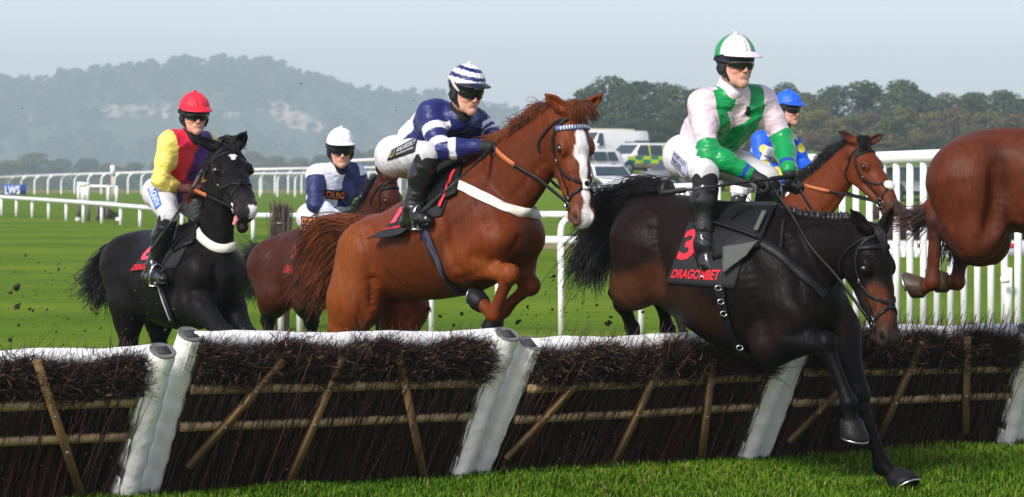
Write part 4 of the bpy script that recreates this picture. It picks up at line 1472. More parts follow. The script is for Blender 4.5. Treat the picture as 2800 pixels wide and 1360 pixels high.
CHEST = (.125, .025, .0045)
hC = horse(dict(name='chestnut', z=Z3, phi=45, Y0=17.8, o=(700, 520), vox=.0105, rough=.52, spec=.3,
    sculpt=[([(745, 560), (800, 640), (835, 730)], .03, -.011), ([(640, 690), (655, 800), (690, 905)], .04, -.015), ([(300, 760), (330, 860), (325, 960)], .035, -.014), ([(345, 965), (338, 1050), (328, 1180)], .03, -.022),
        ([(962, 790), (935, 840), (905, 880)], .022, -.016), ([(880, 800)], .06, .020), ([(975, 820)], .05, .014), ([(1060, 470), (980, 560), (900, 650)], .025, -.010), ([(300, 728)], .05, .014), ([(262, 745), (228, 850), (212, 950)], .03, -.009),
        ([(730, 840)], .07, .02), ([(770, 865), (890, 925)], .02, -.006), ([(1085, 460), (1105, 540), (1150, 575)], .02, -.008), ([(1170, 460), (1200, 560)], .012, .006), ([(1150, 370)], .022, -.006), ([(470, 760), (520, 950)], .022, -.004), ([(540, 760), (590, 960)], .022, -.004),
        ([(420, 800), (500, 1000)], .03, -.004), ([(200, 1000)], .09, .012), ([(450, 1040), (450, 1180)], .05, .01), ([(1235, 430), (1250, 560)], .015, -.003), ([(850, 900), (720, 960)], .03, -.01)],
    trunk=[(345, 695, 345, 960), (385, 685, 385, 1000), (440, 665, 450, 1035), (560, 595, 600, 1045), (680, 515, 750, 1020), (760, 505, 860, 965), (815, 575, 900, 900)],
    flat=.86,
    hind_near=[(312, 850), (265, 1060), (190, 1330), (190, 1540), (205, 1600), (225, 1680)],
    hind_far=[(360, 830), (470, 1080), (430, 1330), (420, 1540), (440, 1600), (470, 1680)],
    fore_near=[(860, 780), (735, 885), (925, 938), (862, 1112), (812, 1068), (755, 1040)],
    fore_far=[(985, 780), (945, 880), (1015, 985), (905, 1090), (870, 1130), (830, 1180)],
    leg_mul={'fore_near': (1.1, 1.15, 1.05, 1.0, 1.0), 'fore_far': (1.0, 1.0, 1.05, 1, 1), 'hind_near': (.90, 1.12, 1, 1, 1), 'hind_far': (1, 1.05, 1, 1, 1)},
    neck=[(790, 655, 200), (875, 585, 180), (960, 508, 154), (1038, 428, 128), (1095, 364, 108), (1142, 322, 90)],
    extra=[((850, 720, 0), .22, (905, 745, 0), .18, .09, .95), ((910, 770, .1), .11, (925, 805, .06), .09, .04)],
    groove=[((640, 600, .36), .025, (690, 820, .36), .03, .08), ((330, 800, .33), .025, (330, 960, .34), .03, .08), ((960, 790, .03), .02, (955, 880, .03), .02, .05), ((300, 1030, .3), .02, (300, 1180, .26), .03, .05)],
    head=dict(poll=(1182, 250), muz=(1258, 728), yaw=57, ear_near=(1096, 182), ear_far=(1308, 184), muzzle_col=(.14, .055, .035), nostril=(.02, .012, .012),
        blaze=[(.115, .21, .0, .0, .020, .050), (.20, .34, .0, .004, .048, .018), (.33, .5, .004, 0, .017, .020), (.49, .62, 0, 0, .022, .042)]),
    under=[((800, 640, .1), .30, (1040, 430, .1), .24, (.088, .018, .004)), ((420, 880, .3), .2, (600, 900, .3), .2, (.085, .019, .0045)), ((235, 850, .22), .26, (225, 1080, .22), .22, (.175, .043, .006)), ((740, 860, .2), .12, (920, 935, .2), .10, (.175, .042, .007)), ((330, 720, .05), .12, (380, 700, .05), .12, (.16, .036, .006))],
    coat=CHEST, hoofsc=1.15), 'chestnut horse with a white blaze rising over the hurdle, tail flying')

BK = (.0085, .0072, .0072)
hA = horse(dict(name='black', z=Z1, phi=56, Y0=20.6, o=(580, 690), vox=.0125, rough=.42, spec=.11,
    sculpt=[([(655, 870), (662, 960), (668, 1050)], .03, -.02), ([(530, 800), (505, 930), (525, 1010)], .035, -.012), ([(590, 910)], .08, .02), ([(715, 910)], .07, .02), ([(330, 840), (325, 1010)], .04, -.014), ([(640, 640), (620, 760)], .03, -.008), ([(715, 640), (725, 750)], .03, -.008), ([(590, 1010), (690, 1130)], .03, -.008), ([(240, 900)], .06, .012), ([(430, 900), (460, 1080)], .03, -.005), ([(650, 450), (660, 520)], .02, -.008)],
    trunk=[(255, 745, 260, 980), (320, 695, 320, 1050), (400, 700, 415, 1110), (490, 695, 520, 1150), (560, 690, 600, 1140), (605, 745, 635, 1090)],
    flat=.88,
    hind_near=[(245, 860), (258, 1020), (255, 1230), (250, 1400), (265, 1440), (285, 1490)],
    hind_far=[(330, 860), (400, 1030), (395, 1230), (390, 1400), (405, 1440), (425, 1490)],
    fore_near=[(570, 880), (545, 1030), (705, 1170), (610, 1270), (580, 1300), (550, 1320)],
    fore_far=[(705, 890), (700, 1030), (815, 1185), (760, 1300), (740, 1330), (720, 1350)],
    leg_mul={'hind_near': (1, 1.0, 1.15, 1, 1), 'fore_near': (1.1, 1.1, 1.1, 1, 1), 'fore_far': (1.1, 1.1, 1.1, 1, 1)},
    neck=[(630, 860, 150), (655, 760, 115), (668, 660, 100), (680, 560, 93), (690, 460, 86), (698, 400, 74)], neckflat=.62,
    extra=[((600, 860, 0), .22, (640, 900, 0), .19, .09, .95)],
    groove=[((645, 900, .02), .02, (660, 1040, .0), .025, .06)],
    head=dict(poll=(706, 345), muz=(812, 598), yaw=71, ear_near=(600, 282), ear_far=(764, 294), muzzle_col=(.025, .02, .02), nostril=(.10, .02, .02), jaw=.05,
        blaze=[(.135, .185, -.004, .006, .016, .014), (.585, .66, -.03, -.03, .03, .03)]),
    coat=BK, points=(.008, .008, .009)), 'black horse galloping at the hurdle with its mouth open and a small white star')

BAY = (.050, .0115, .005)
hB = horse(dict(name='brown_bay', z=Z2, phi=52, Y0=22.3, o=(600, 620), vox=.014, rough=.5, spec=.28,
    sculpt=[([(300, 710), (312, 850), (300, 940)], .04, -.016), ([(195, 740), (170, 880)], .03, -.008), ([(260, 660)], .05, .014), ([(230, 850)], .08, .012)],
    trunk=[(170, 705, 190, 930), (250, 640, 260, 980), (360, 590, 380, 1010), (480, 590, 520, 1020), (600, 600, 640, 1010), (680, 650, 720, 950)],
    flat=.86,
    hind_near=[(205, 800), (225, 940), (185, 1080), (190, 1250), (205, 1300), (225, 1350)],
    hind_far=[(330, 800), (400, 950), (420, 1090), (430, 1260), (445, 1300), (465, 1350)],
    fore_near=[(650, 850), (640, 950), (690, 1100), (640, 1220), (620, 1250), (600, 1270)],
    fore_far=[(760, 850), (760, 950), (810, 1100), (770, 1220), (750, 1250), (730, 1270)],
    neck=[(650, 700, 150), (700, 620, 122), (745, 540, 100), (785, 460, 90), (812, 410, 80)],
    head=dict(poll=(828, 330), muz=(925, 660), yaw=44, ear_near=(762, 236), ear_far=(905, 250), muzzle_col=(.03, .02, .018)),
    coat=BAY, points=(.012, .009, .009), point_start=.25, ear_col=(.02, .012, .01)), 'brown bay horse cantering behind the chestnut, mostly hidden by its tail and saddle cloth')

RBAY = (.115, .024, .006)
hE = horse(dict(name='bright_bay', z=Z6, phi=40, Y0=25.0, o=(-130, 590), vox=.013, rough=.5, spec=.28,
    sculpt=[([(240, 300), (248, 380), (290, 470)], .025, -.010), ([(250, 440), (140, 560), (60, 640)], .03, -.012), ([(350, 380), (420, 460)], .012, .005), ([(180, 330), (60, 450)], .04, -.006)],
    trunk=[(-700, 640, -690, 880), (-600, 590, -600, 960), (-450, 600, -450, 1050), (-290, 600, -270, 1080), (-130, 580, -100, 1060), (-20, 600, 20, 980)],
    flat=.86,
    hind_near=[(-680, 780), (-640, 960), (-720, 1150), (-680, 1330), (-660, 1370), (-630, 1420)],
    hind_far=[(-560, 780), (-520, 960), (-600, 1150), (-560, 1330), (-540, 1370), (-510, 1420)],
    fore_near=[(-20, 880), (-70, 980), (-40, 1180), (-60, 1350), (-40, 1390), (-20, 1440)],
    fore_far=[(80, 880), (40, 980), (80, 1180), (60, 1350), (80, 1390), (100, 1440)],
    neck=[(-60, 660, 160), (20, 570, 140), (100, 480, 122), (170, 400, 105), (225, 335, 90), (265, 295, 72)],
    head=dict(poll=(305, 212), muz=(542, 582), yaw=45, ear_near=(186, 118), ear_far=(443, 146), muzzle_col=(.05, .025, .02), nostril=(.18, .03, .03)),
    coat=RBAY, points=(.012, .009, .009), point_start=.4, ear_col=(.03, .012, .01)), 'bright bay horse with a black mane and white sheepskin on its nose')

FBAY = (.082, .0185, .006)
hF = horse(dict(name='red_bay', z=Z6, phi=22, Y0=17.4, o=(1560, 160), vox=.012, rough=.5, spec=.28,
    sculpt=[([(1085, 330), (1095, 480), (1050, 650), (1020, 740)], .05, -.022), ([(880, 330), (842, 500), (830, 640)], .04, -.008), ([(1180, 450)], .13, -.03), ([(790, 700), (880, 800)], .03, -.007), ([(1110, 700), (1230, 640)], .03, .014), ([(960, 480)], .12, .015), ([(1000, 180)], .05, .014), ([(770, 650), (735, 700)], .02, -.008)],
    trunk=[(900, 205, 910, 560), (980, 135, 990, 640), (1100, 112, 1110, 700), (1260, 112, 1280, 690), (1450, 130, 1480, 770), (1620, 150, 1660, 790), (1780, 220, 1820, 730)],
    flat=.9,
    hind_near=[(935, 420), (970, 700), (752, 625), (730, 985), (672, 1018), (590, 1022)],
    hind_far=[(1010, 420), (1010, 740), (905, 800), (868, 985), (810, 988), (745, 990)],
    fore_near=[(1800, 620), (1720, 740), (1950, 860), (2030, 1100), (2060, 1160), (2090, 1230)],
    fore_far=[(1860, 620), (1800, 740), (2060, 820), (2160, 1050), (2200, 1100), (2240, 1170)],
    leg_mul={'hind_near': (1.15, 1.05, 1, 1, 1), 'hind_far': (1, 1, 1, 1, 1)},
    neck=[(1700, 400, 260), (1820, 330, 230), (1930, 260, 190), (2030, 190, 160), (2100, 140, 130)],
    head=dict(poll=(2160, 110), muz=(2340, 420), yaw=22, muzzle_col=(.05, .025, .02)),
    groove=[((1120, 300, .32), .03, (1090, 640, .3), .04, .1)],
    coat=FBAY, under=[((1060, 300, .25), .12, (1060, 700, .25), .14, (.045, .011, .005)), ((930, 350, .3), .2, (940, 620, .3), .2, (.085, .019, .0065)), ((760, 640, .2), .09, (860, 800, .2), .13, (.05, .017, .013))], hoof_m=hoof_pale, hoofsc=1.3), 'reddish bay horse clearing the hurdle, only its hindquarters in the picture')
# ================================================================ riders
skin_m = mat('skin', attr=True, rough=.5, var=.07, vscale=60, bump=.08, bscale=260, sss=.15, bdist=.002)
breech_m = mat('white_breeches', (.58, .575, .58), .6, .06, 18, .35, 30, stretch=(1, 1, 2), var2=((.20, .16, .11), 75, .68, .74))
boot_m = mat('black_boot_leather', (.008, .008, .010), .22, .3, 14, .35, 26, coat=.25)
knit_m = mat('black_knit', (.008, .008, .009), .85, .2, 60, .3, 200)
glove_m = mat('black_glove', (.010, .010, .011), .7, .25, 40, .3, 160)
glove_brown = mat('brown_glove', (.075, .02, .014), .7, .25, 40, .3, 160)
harness_m = mat('helmet_harness', (.010, .010, .012), .6, .2, 40, .2, 120)
lens_m = mat('goggle_lens', (.010, .010, .012), .06, .1, 8, coat=.6, rvar=.03)
frame_m = mat('goggle_frame', (.02, .014, .010), .4, .2, 30)
badge_m = mat('helmet_badge', (.45, .45, .45), .35, .1, 30, metal=.8)
grey_plastic = mat('light_grey_strap', (.5, .49, .46), .5, .1, 30)
whip_m = mat('whip_black', (.010, .010, .011), .35, .25, 30, .2, 80)
iron_m = mat('stirrup_iron', (.68, .68, .66), .22, .06, 20, metal=1.0)

def silk(name, rough=.38):
    return mat('silk_' + name, attr=True, rough=rough, var=.05, vscale=22, bump=.75, bscale=13, sheen=.1, bdist=.022, stretch=(1, 1, 1.8))

def frame3(fwd, up=(0, 0, 1)):
    x = unit(fwd)
    y = unit(np.cross(np.asarray(up, float), x))
    return np.stack([x, y, np.cross(x, y)], 1)          # columns: forward, left, up

def head_field(F, T):
    """canonical head (metres) through T(point); T also carries rotation T.R and scale T.s"""
    R, s = T.R, T.s
    def fc(p):
        x, y, z = p
        if z < -.03: z = -.03 + (z + .03) * .86
        return (x, y * .9, z)
    e = lambda c, r, k=.02, sub=False: F.ell(T(*fc(c)), np.array(r) * s, R, k, sub)
    c = lambda a, ra, b, rb, k=.015, sub=False, flat=None: F.cone(T(*fc(a)), ra * s, T(*fc(b)), rb * s, k, flat, sub)
    F.ell(T(-.005, 0, .035), V(.098, .077, .095) * s, R, .02)
    e((.032, 0, -.040), (.058, .052, .066), .04)
    c((.045, -.028, -.085), .024, (.076, 0, -.106), .020, .03)
    c((.045, .028, -.085), .024, (.076, 0, -.106), .020, .03)
    c((.0, -.056, -.040), .020, (.042, -.036, -.090), .017, .03)
    c((.0, .056, -.040), .020, (.042, .036, -.090), .017, .03)
    e((.060, -.038, -.024), (.026, .025, .022), .025)
    e((.060, .038, -.024), (.026, .025, .022), .025)
    c((.080, -.035, .032), .012, (.080, .035, .032), .012, .02)
    c((.086, 0, .022), .008, (.107, 0, -.026), .0105, .012)
    e((.099, -.011, -.032), (.010, .0075, .0065), .008)
    e((.099, .011, -.032), (.010, .0075, .0065), .008)
    for sg in (-1, 1):
        e((.106, sg * .0075, -.039), (.006, .0035, .0035), .003, True)
        c((.088, sg * .024, -.036), .004, (.083, sg * .034, -.066), .003, .012, True)
    c((.076, -.018, -.06), .014, (.076, .018, -.06), .014, .02)
    c((.0885, -.013, -.0605), .0048, (.0885, .013, -.0605), .0048, .006)
    c((.0870, -.012, -.0725), .0060, (.0870, .012, -.0725), .0060, .006)
    c((.0985, -.021, -.0662), .0020, (.0985, .021, -.0662), .0020, .004, True)
    c((.093, -.014, -.086), .004, (.093, .014, -.086), .004, .012, True)
    e((.080, 0, -.106), (.017, .018, .015), .02)
    F.cone(T(-.03, 0, -.06), .054 * s, T(-.055, 0, -.19), .056 * s, .04)
    for sg in (-1, 1):
        e((-.008, sg * .086, .0), (.022, .010, .032), .008)

def jockey(A, zs, Jt, head, label, silk_m, pattern, breech=None, glove=None, rad=1.0, head_s=1.0, breech_pattern=None, seed=0, hand_pose=None, neckwear=None, loose=.017):
    """zs: zoom frame of the joint pixels; Jt: joints (x,y,w)"""
    fr = A['fr'].at(zs)
    q = {k: fr.J(*p) for k, p in Jt.items()}
    fwd, near, up = fr.fwd, fr.near, V(0, 0, 1)
    loc = q['hip_n'] * .5 + q['hip_f'] * .5
    root = thing('person', label, 'person', loc)
    r_ = lambda x: x * rad
    hipm, shm = (q['hip_n'] + q['hip_f']) / 2, (q['sho_n'] + q['sho_f']) / 2
    axis = unit(shm - hipm)
    latv = unit(q['sho_n'] - q['sho_f'])
    front = unit(np.cross(axis, latv))
    if front @ fwd < 0: front = -front
    # head frame
    yaw, pitch = math.radians(head['yaw']), math.radians(head['pitch'])
    fdir = V(math.sin(yaw) * math.cos(pitch), -math.cos(yaw) * math.cos(pitch), math.sin(pitch))
    tilt = math.radians(head.get('tilt', 0))
    R = frame3(fdir, (math.sin(tilt), 0, math.cos(tilt)))
    hc = fr.on_plane(head['c'][0], head['c'][1], shm + front * .08 + axis * .1 + near * 0, near) if 'Y' not in head else P(*fr.pix(*head['c']), head['Y'])
    if 'dy' in head: hc = P(*fr.pix(*head['c']), hc[1] + head['dy'])
    class TT:
        pass
    def T(x, y, z): return hc + R @ (V(x, y, z) * head_s)
    Tc = type('T', (), {'__call__': lambda s, *a: T(*a)})()
    Tc.R, Tc.s = R, head_s
    print('JOCKEY', label[:28], 'uarm %.2f/%.2f farm %.2f/%.2f thigh %.2f/%.2f shin %.2f torso %.2f shw %.2f neck %.2f' % tuple(np.linalg.norm(a - b) for a, b in (
        (q['sho_n'], q['elb_n']), (q['sho_f'], q['elb_f']), (q['elb_n'], q['wri_n']), (q['elb_f'], q['wri_f']), (q['hip_n'], q['kne_n']), (q['hip_f'], q['kne_f']), (q['kne_n'], q['ank_n']), (hipm, shm), (q['sho_n'], q['sho_f']), (shm, hc))))
    neckb = T(-.05, 0, -.17)
    # ---- limbs as implicit bodies
    def torso(F, g):
        for a, b, c in (('hip_n', 'sho_n', 1), ('hip_f', 'sho_f', -1)):
            h = hipm + (q[a] - hipm) * .55
            s = shm + (q[b] - shm) * .55
            w = h * .55 + s * .45
            F.cone(h, r_(.098) + g, w, r_(.090) + g, .05)
            F.cone(w, r_(.090) + g, s * .8 + h * .2 + front * .01, r_(.102) + g, .05)
            F.cone(s * .8 + h * .2, r_(.098) + g, q[b] * .72 + s * .28, r_(.056) + g, .05)
            F.cone(s, r_(.08) + g, neckb, r_(.058) + g, .05)
    def arms(F, g):
        for n in 'nf':
            s, e, w = q['sho_' + n], q['elb_' + n], q['wri_' + n]
            F.cone(s, r_(.052) + g, s * .5 + e * .5, r_(.046) + g, .05)
            F.cone(s * .5 + e * .5, r_(.046) + g, e, r_(.041) + g, .03)
            F.cone(e, r_(.041) + g, e * .6 + w * .4, r_(.041) + g, .03)
            F.cone(e * .6 + w * .4, r_(.041) + g, w, r_(.030) + g * .8, .03)
    def hips(F, g):
        for n in 'nf':
            h, k = q['hip_' + n], q['kne_' + n]
            F.cone(hipm * .5 + h * .5 - front * .02, r_(.112) + g, h - front * .02, r_(.106) + g, .06)
            F.cone(h, r_(.102) + g, h * .5 + k * .5, r_(.086) + g, .05)
            F.cone(h * .5 + k * .5, r_(.086) + g, k, r_(.064) + g, .03)
        F.cone(hipm, r_(.11) + g, hipm + axis * .1, r_(.10) + g, .05)
    def shins(F, g, n):
        k, a = q['kne_' + n], q['ank_' + n]
        d = a - k
        calf = k + d * .36 - fwd * .018
        F.cone(k, r_(.060) + g, calf, r_(.061) + g, .03)
        F.cone(calf, r_(.060) + g, k + d * .75, r_(.046) + g, .03)
        F.cone(k + d * .75, r_(.046) + g, a, r_(.042) + g, .02)
    def foot(F, g, n):
        a, h, t = q['ank_' + n], q['hee_' + n], q['toe_' + n]
        fd = unit(t - h)
        F.cone(a, r_(.042) + g, h + V(0, 0, .02), r_(.036) + g, .03)
        F.cone(h + V(0, 0, .01), r_(.034) + g, h * .4 + t * .6 + V(0, 0, .015), r_(.040) + g, .02)
        F.cone(h * .4 + t * .6 + V(0, 0, .012), r_(.040) + g, t - fd * .03, r_(.030) + g, .02)
        F.cone(a, r_(.04) + g, h * .45 + t * .55 + V(0, 0, .02), r_(.036) + g, .05)
    # ---- continuous body (head, trunk, limbs)
    Fb = Field(.010)
    torso(Fb, -.012); arms(Fb, -.010); hips(Fb, -.012)
    for n in 'nf':
        shins(Fb, -.010, n); foot(Fb, -.010, n)
        Fb.cone(q['wri_' + n], .024, q['han_' + n], .026, .02)
    Fb.cone(shm, .07, neckb, .05, .04)
    Fb.cone(neckb, .05, T(-.03, 0, -.09), .05, .04)
    bv, bf = Fb.build()
    Fh = Field(.0042)
    head_field(Fh, Tc)
    hv, hf = Fh.build()
    L = (hv - hc) @ R / head_s
    sk = np.tile(np.array(lin((218, 164, 142))), (len(hv), 1))
    rosy = np.exp(-((L[:, 1].__abs__() - .042) ** 2 / .0006 + (L[:, 2] + .03) ** 2 / .0012)) + .8 * np.exp(-((L[:, 0] - .115) ** 2 / .0004 + (L[:, 2] + .03) ** 2 / .0004 + L[:, 1] ** 2 / .0003))
    sk = sk * (1 - .35 * rosy[:, None]) + np.array(lin((205, 120, 105))) * (.35 * rosy[:, None])
    lips = np.exp(-((L[:, 2] + .0612) ** 2 / .00007 + (L[:, 1]) ** 2 / .0003)) * (L[:, 0] > .075)
    sk = sk * (1 - .65 * lips[:, None]) + np.array(lin((176, 96, 88))) * (.65 * lips[:, None])
    beard = sstep(-.05, -.08, L[:, 2]) * (1 - lips)
    sk = sk * (1 - .22 * head.get('beard', 1) * beard[:, None])
    mb = MB()
    mb.add(bv, bf, np.array(lin((205, 150, 130))))
    mb.add(hv, hf, sk)
    mb.build('body', skin_m, root)
    # ---- silks
    Fj = Field(.0075)
    torso(Fj, .012); arms(Fj, loose)
    Fj.cone(hipm + axis * .03, r_(.112), hipm + axis * .12, r_(.105), .05)
    jv, jf = Fj.build()
    # folds
    n_ = np.zeros_like(jv)
    for f in jf:
        a, b, c = jv[f[:, 0]], jv[f[:, 1]], jv[f[:, 2]]
        fnn = np.cross(b - a, c - a)
        for k in range(f.shape[1]): np.add.at(n_, f[:, k], fnn)
    n_ /= np.linalg.norm(n_, axis=1)[:, None] + 1e-12
    segs = [(hipm, shm, .16), (q['sho_n'], q['elb_n'], .066), (q['elb_n'], q['wri_n'], .046), (q['sho_f'], q['elb_f'], .066), (q['elb_f'], q['wri_f'], .046)]
    ds, ts = zip(*[seg_dist(jv, a, b) for a, b, r in segs])
    ds = np.stack([d - r for d, (a, b, r) in zip(ds, segs)], 1)
    reg = np.argmin(ds, 1)
    tpar = np.stack(ts, 1)[np.arange(len(jv)), reg]
    disp = np.zeros(len(jv))
    rr = np.random.default_rng(seed + 5)
    for i, (a, b, r) in enumerate(segs):
        ax_ = unit(b - a)
        s1 = (jv - a) @ ax_
        th_ = unit(np.cross(ax_, V(.3, .5, .8)))
        s2 = (jv - a) @ th_
        nz = vnoise(jv, 6, seed + i, 2)
        wv = np.sin(s1 * (44 if i else 30) + s2 * (30 * math.sin(i * 2.3 + seed)) + 3.2 * nz)
        gate = np.clip(.5 + 1.1 * vnoise(jv, 11, seed + 3 * i, 2), 0, 1)
        amp = .0052 if i else .0085
        bend = np.exp(-((tpar - (1.0 if i in (1, 3) else 0.0)) ** 2) / .08) if i else 0.5 + .5 * (1 - tpar)
        disp += (reg == i) * (1.1 - 2.2 * np.abs(wv) ** .6) * amp * gate * (.35 + .9 * bend)
    disp += vnoise(jv, 17, seed, 2) * .0028
    jv = jv + n_ * disp[:, None]
    h = (jv - hipm) @ axis / np.linalg.norm(shm - hipm)
    lat = (jv - hipm - h[:, None] * (shm - hipm)) @ latv
    frn = (jv - hipm) @ front - h * 0.0
    cut = np.linalg.norm(jv - neckb, axis=1)
    jc = pattern(dict(v=jv, reg=reg, t=tpar, h=h, lat=lat, fr=frn, neck=neckb, q=q, n=n_, front=front, axis=axis, latv=latv, sd=(jv - shm) @ front))
    jac = mk('silk_jacket', jv, jf, silk_m, root, col=jc)
    # ---- breeches
    Fp = Field(.009)
    hips(Fp, .004)
    for n in 'nf':
        k, a = q['kne_' + n], q['ank_' + n]
        F0 = Fp.cone(k, r_(.068), k + (a - k) * .16, r_(.060), .02)
    pv, pf = Fp.build()
    pn = unit_rows_noise(pv, pf, .003)
    kk_ = np.minimum(np.linalg.norm(pv - q['kne_n'], axis=1), np.linalg.norm(pv - q['kne_f'], axis=1))
    s_n = (pv - q['hip_n']) @ unit(q['kne_n'] - q['hip_n'])
    fold = (1 - 2 * np.abs(np.sin(s_n * 42 + 2.5 * vnoise(pv, 7, seed, 1)))) * .0045 * (np.exp(-(kk_ / .13) ** 2) + .35)
    pv = pv + pn + vnormals(pv, pf) * fold[:, None]
    bre = mk('breeches', pv, pf, breech or breech_m, root)
    # ---- boots and knit knee bands
    for n in 'nf':
        k, a = q['kne_' + n], q['ank_' + n]
        Fk = Field(.009)
        Fk.cone(k + (a - k) * .08, r_(.070), k + (a - k) * .28, r_(.066), .01)
        kv, kf = Fk.build()
        mk('knee_band', kv, kf, knit_m, root)
        Ft = Field(.008)
        d = a - k
        Ft.cone(k + d * .24, r_(.071), k + d * .42 - fwd * .012, r_(.070), .02)
        Ft.cone(k + d * .42 - fwd * .012, r_(.069), k + d * .78, r_(.052), .02)
        Ft.cone(k + d * .78, r_(.052), a, r_(.048), .02)
        foot(Ft, .006, n)
        tv, tf = Ft.build()
        tw = unit_rows_noise(tv, tf, .004)
        s1 = (tv - k) @ unit(d)
        fold = np.sin(s1 * 95 + 3 * vnoise(tv, 9, seed)) * .0028 * sstep(.55, .95, s1 / np.linalg.norm(d)) * (1 - sstep(.97, 1.08, s1 / np.linalg.norm(d)))
        nn = unit_rows_noise(tv, tf, 1.0)
        nn /= np.linalg.norm(nn, axis=1)[:, None] + 1e-9
        tv = tv + tw + nn * np.abs(fold)[:, None]
        bt = mk('boot', tv, tf, boot_m, root)
        # sole
        hh, tt = q['hee_' + n], q['toe_' + n]
        sd = unit(np.cross(unit(tt - hh), up))
        so = MB()
        pts = np.array([hh - unit(tt - hh) * .02, hh * .6 + tt * .4, tt])
        v, f = tube_vf(pts - V(0, 0, .026), [.009] * 3, 8, True, [.03, .036, .026])
        so.add(v, f)
        so.build('boot_sole', whip_m, bt)
        # stirrup iron and leather
        c = hh * .42 + tt * .58
        ff = unit(tt - hh)
        arch = [c + sd * .058 * math.cos(t) + V(0, 0, 1) * (-.045 + .15 * max(0, math.sin(t)) ** .7) for t in np.linspace(0, math.pi, 15)]
        v, f = tube_vf(np.array(arch), .0055, 6)
        si = mk('stirrup_iron', v, f, iron_m, root)
        v, f = box_vf(c + V(0, 0, -.047), (.035, .125, .008), np.stack([ff, sd, np.cross(ff, sd)], 1))
        mk('stirrup_tread', v, f, iron_m, si, False)
        topp = fr.on_plane(*Jt['sad_top'][:2], A['fr'].O + near * (.2 if n == 'n' else -.2), near) if 'sad_top' in Jt else hipm * .4 + q['kne_' + n] * .6 - up * .1
        st = np.array([arch[7], (arch[7] + topp) / 2 + fwd * .0, topp])
        v, f = tube_vf(spline(st, 5), .003, 6, True, .012)
        mk('stirrup_leather', v, f, leather, root)
    # ---- gloves with fingers
    for n in 'nf':
        w, hd = q['wri_' + n], q['han_' + n]
        e = q['elb_' + n]
        d = unit(hd - w)
        grip = unit(V(0, 0, -1) * .55 + fwd * .35 - d * .1)          # fingers curl down and back round the reins
        latg = unit(np.cross(d, grip))
        grip = np.cross(latg, d)
        Fg = Field(.0048)
        Fg.cone(w - unit(w - e) * .035, .040, w, .036, .02)
        Fg.cone(w, .034, hd - d * .01, .036, .02)
        Fg.ell(hd, (.046, .042, .027), np.stack([d, latg, -grip], 1), .02)
        for i, (off, ln) in enumerate(((-.032, .9), (-.011, 1.0), (.011, .97), (.031, .8))):
            k0 = hd + d * .034 + latg * off + grip * .004
            k1 = k0 + (d * .6 + grip * .8) * .036 * ln
            k2 = k1 + (grip * .95 - d * .45) * .028 * ln
            k3 = k2 + (-d * .95 + grip * .1) * .022 * ln
            Fg.cone(k0, .0115, k1, .0108, .006); Fg.cone(k1, .0106, k2, .0100, .003); Fg.cone(k2, .0098, k3, .0088, .003)
        sgn = 1 if (latg @ unit(hipm - hd + front * 0)) > 0 else -1
        sgn = 1 if latg @ (q['han_f'] - q['han_n']) * (1 if n == 'n' else -1) > 0 else -1
        t0 = hd - d * .015 + latg * sgn * .034
        t1 = t0 + (d * .7 + latg * sgn * .35 + grip * .5) * .036
        t2 = t1 + (d * .5 - latg * sgn * .45 + grip * .7) * .030
        Fg.cone(t0, .0145, t1, .0125, .008); Fg.cone(t1, .012, t2, .0098, .003)
        gv, gf = Fg.build()
        mk('glove', gv, gf, glove or glove_m, root)
    # ---- neck cloth
    ring = []
    Fn = Field(.006)
    Fn.cone(T(-.045, 0, -.105), .062 * head_s, T(-.06, 0, -.165), .078 * head_s, .01)
    Fn.cone(T(-.02, 0, -.115), .05 * head_s, T(-.02, 0, -.15), .06 * head_s, .02)
    nv, nf = Fn.build()
    nv = nv + unit_rows_noise(nv, nf, .004)
    mk('neck_cloth', nv, nf, neckwear or knit_m, root)
    return dict(root=root, q=q, T=T, R=R, s=head_s, hc=hc, jac=jac, jbvh=bvh_of(jv, jf), bbvh=bvh_of(pv, pf), hipm=hipm, shm=shm, fwd=fwd, near=near, fr=fr)

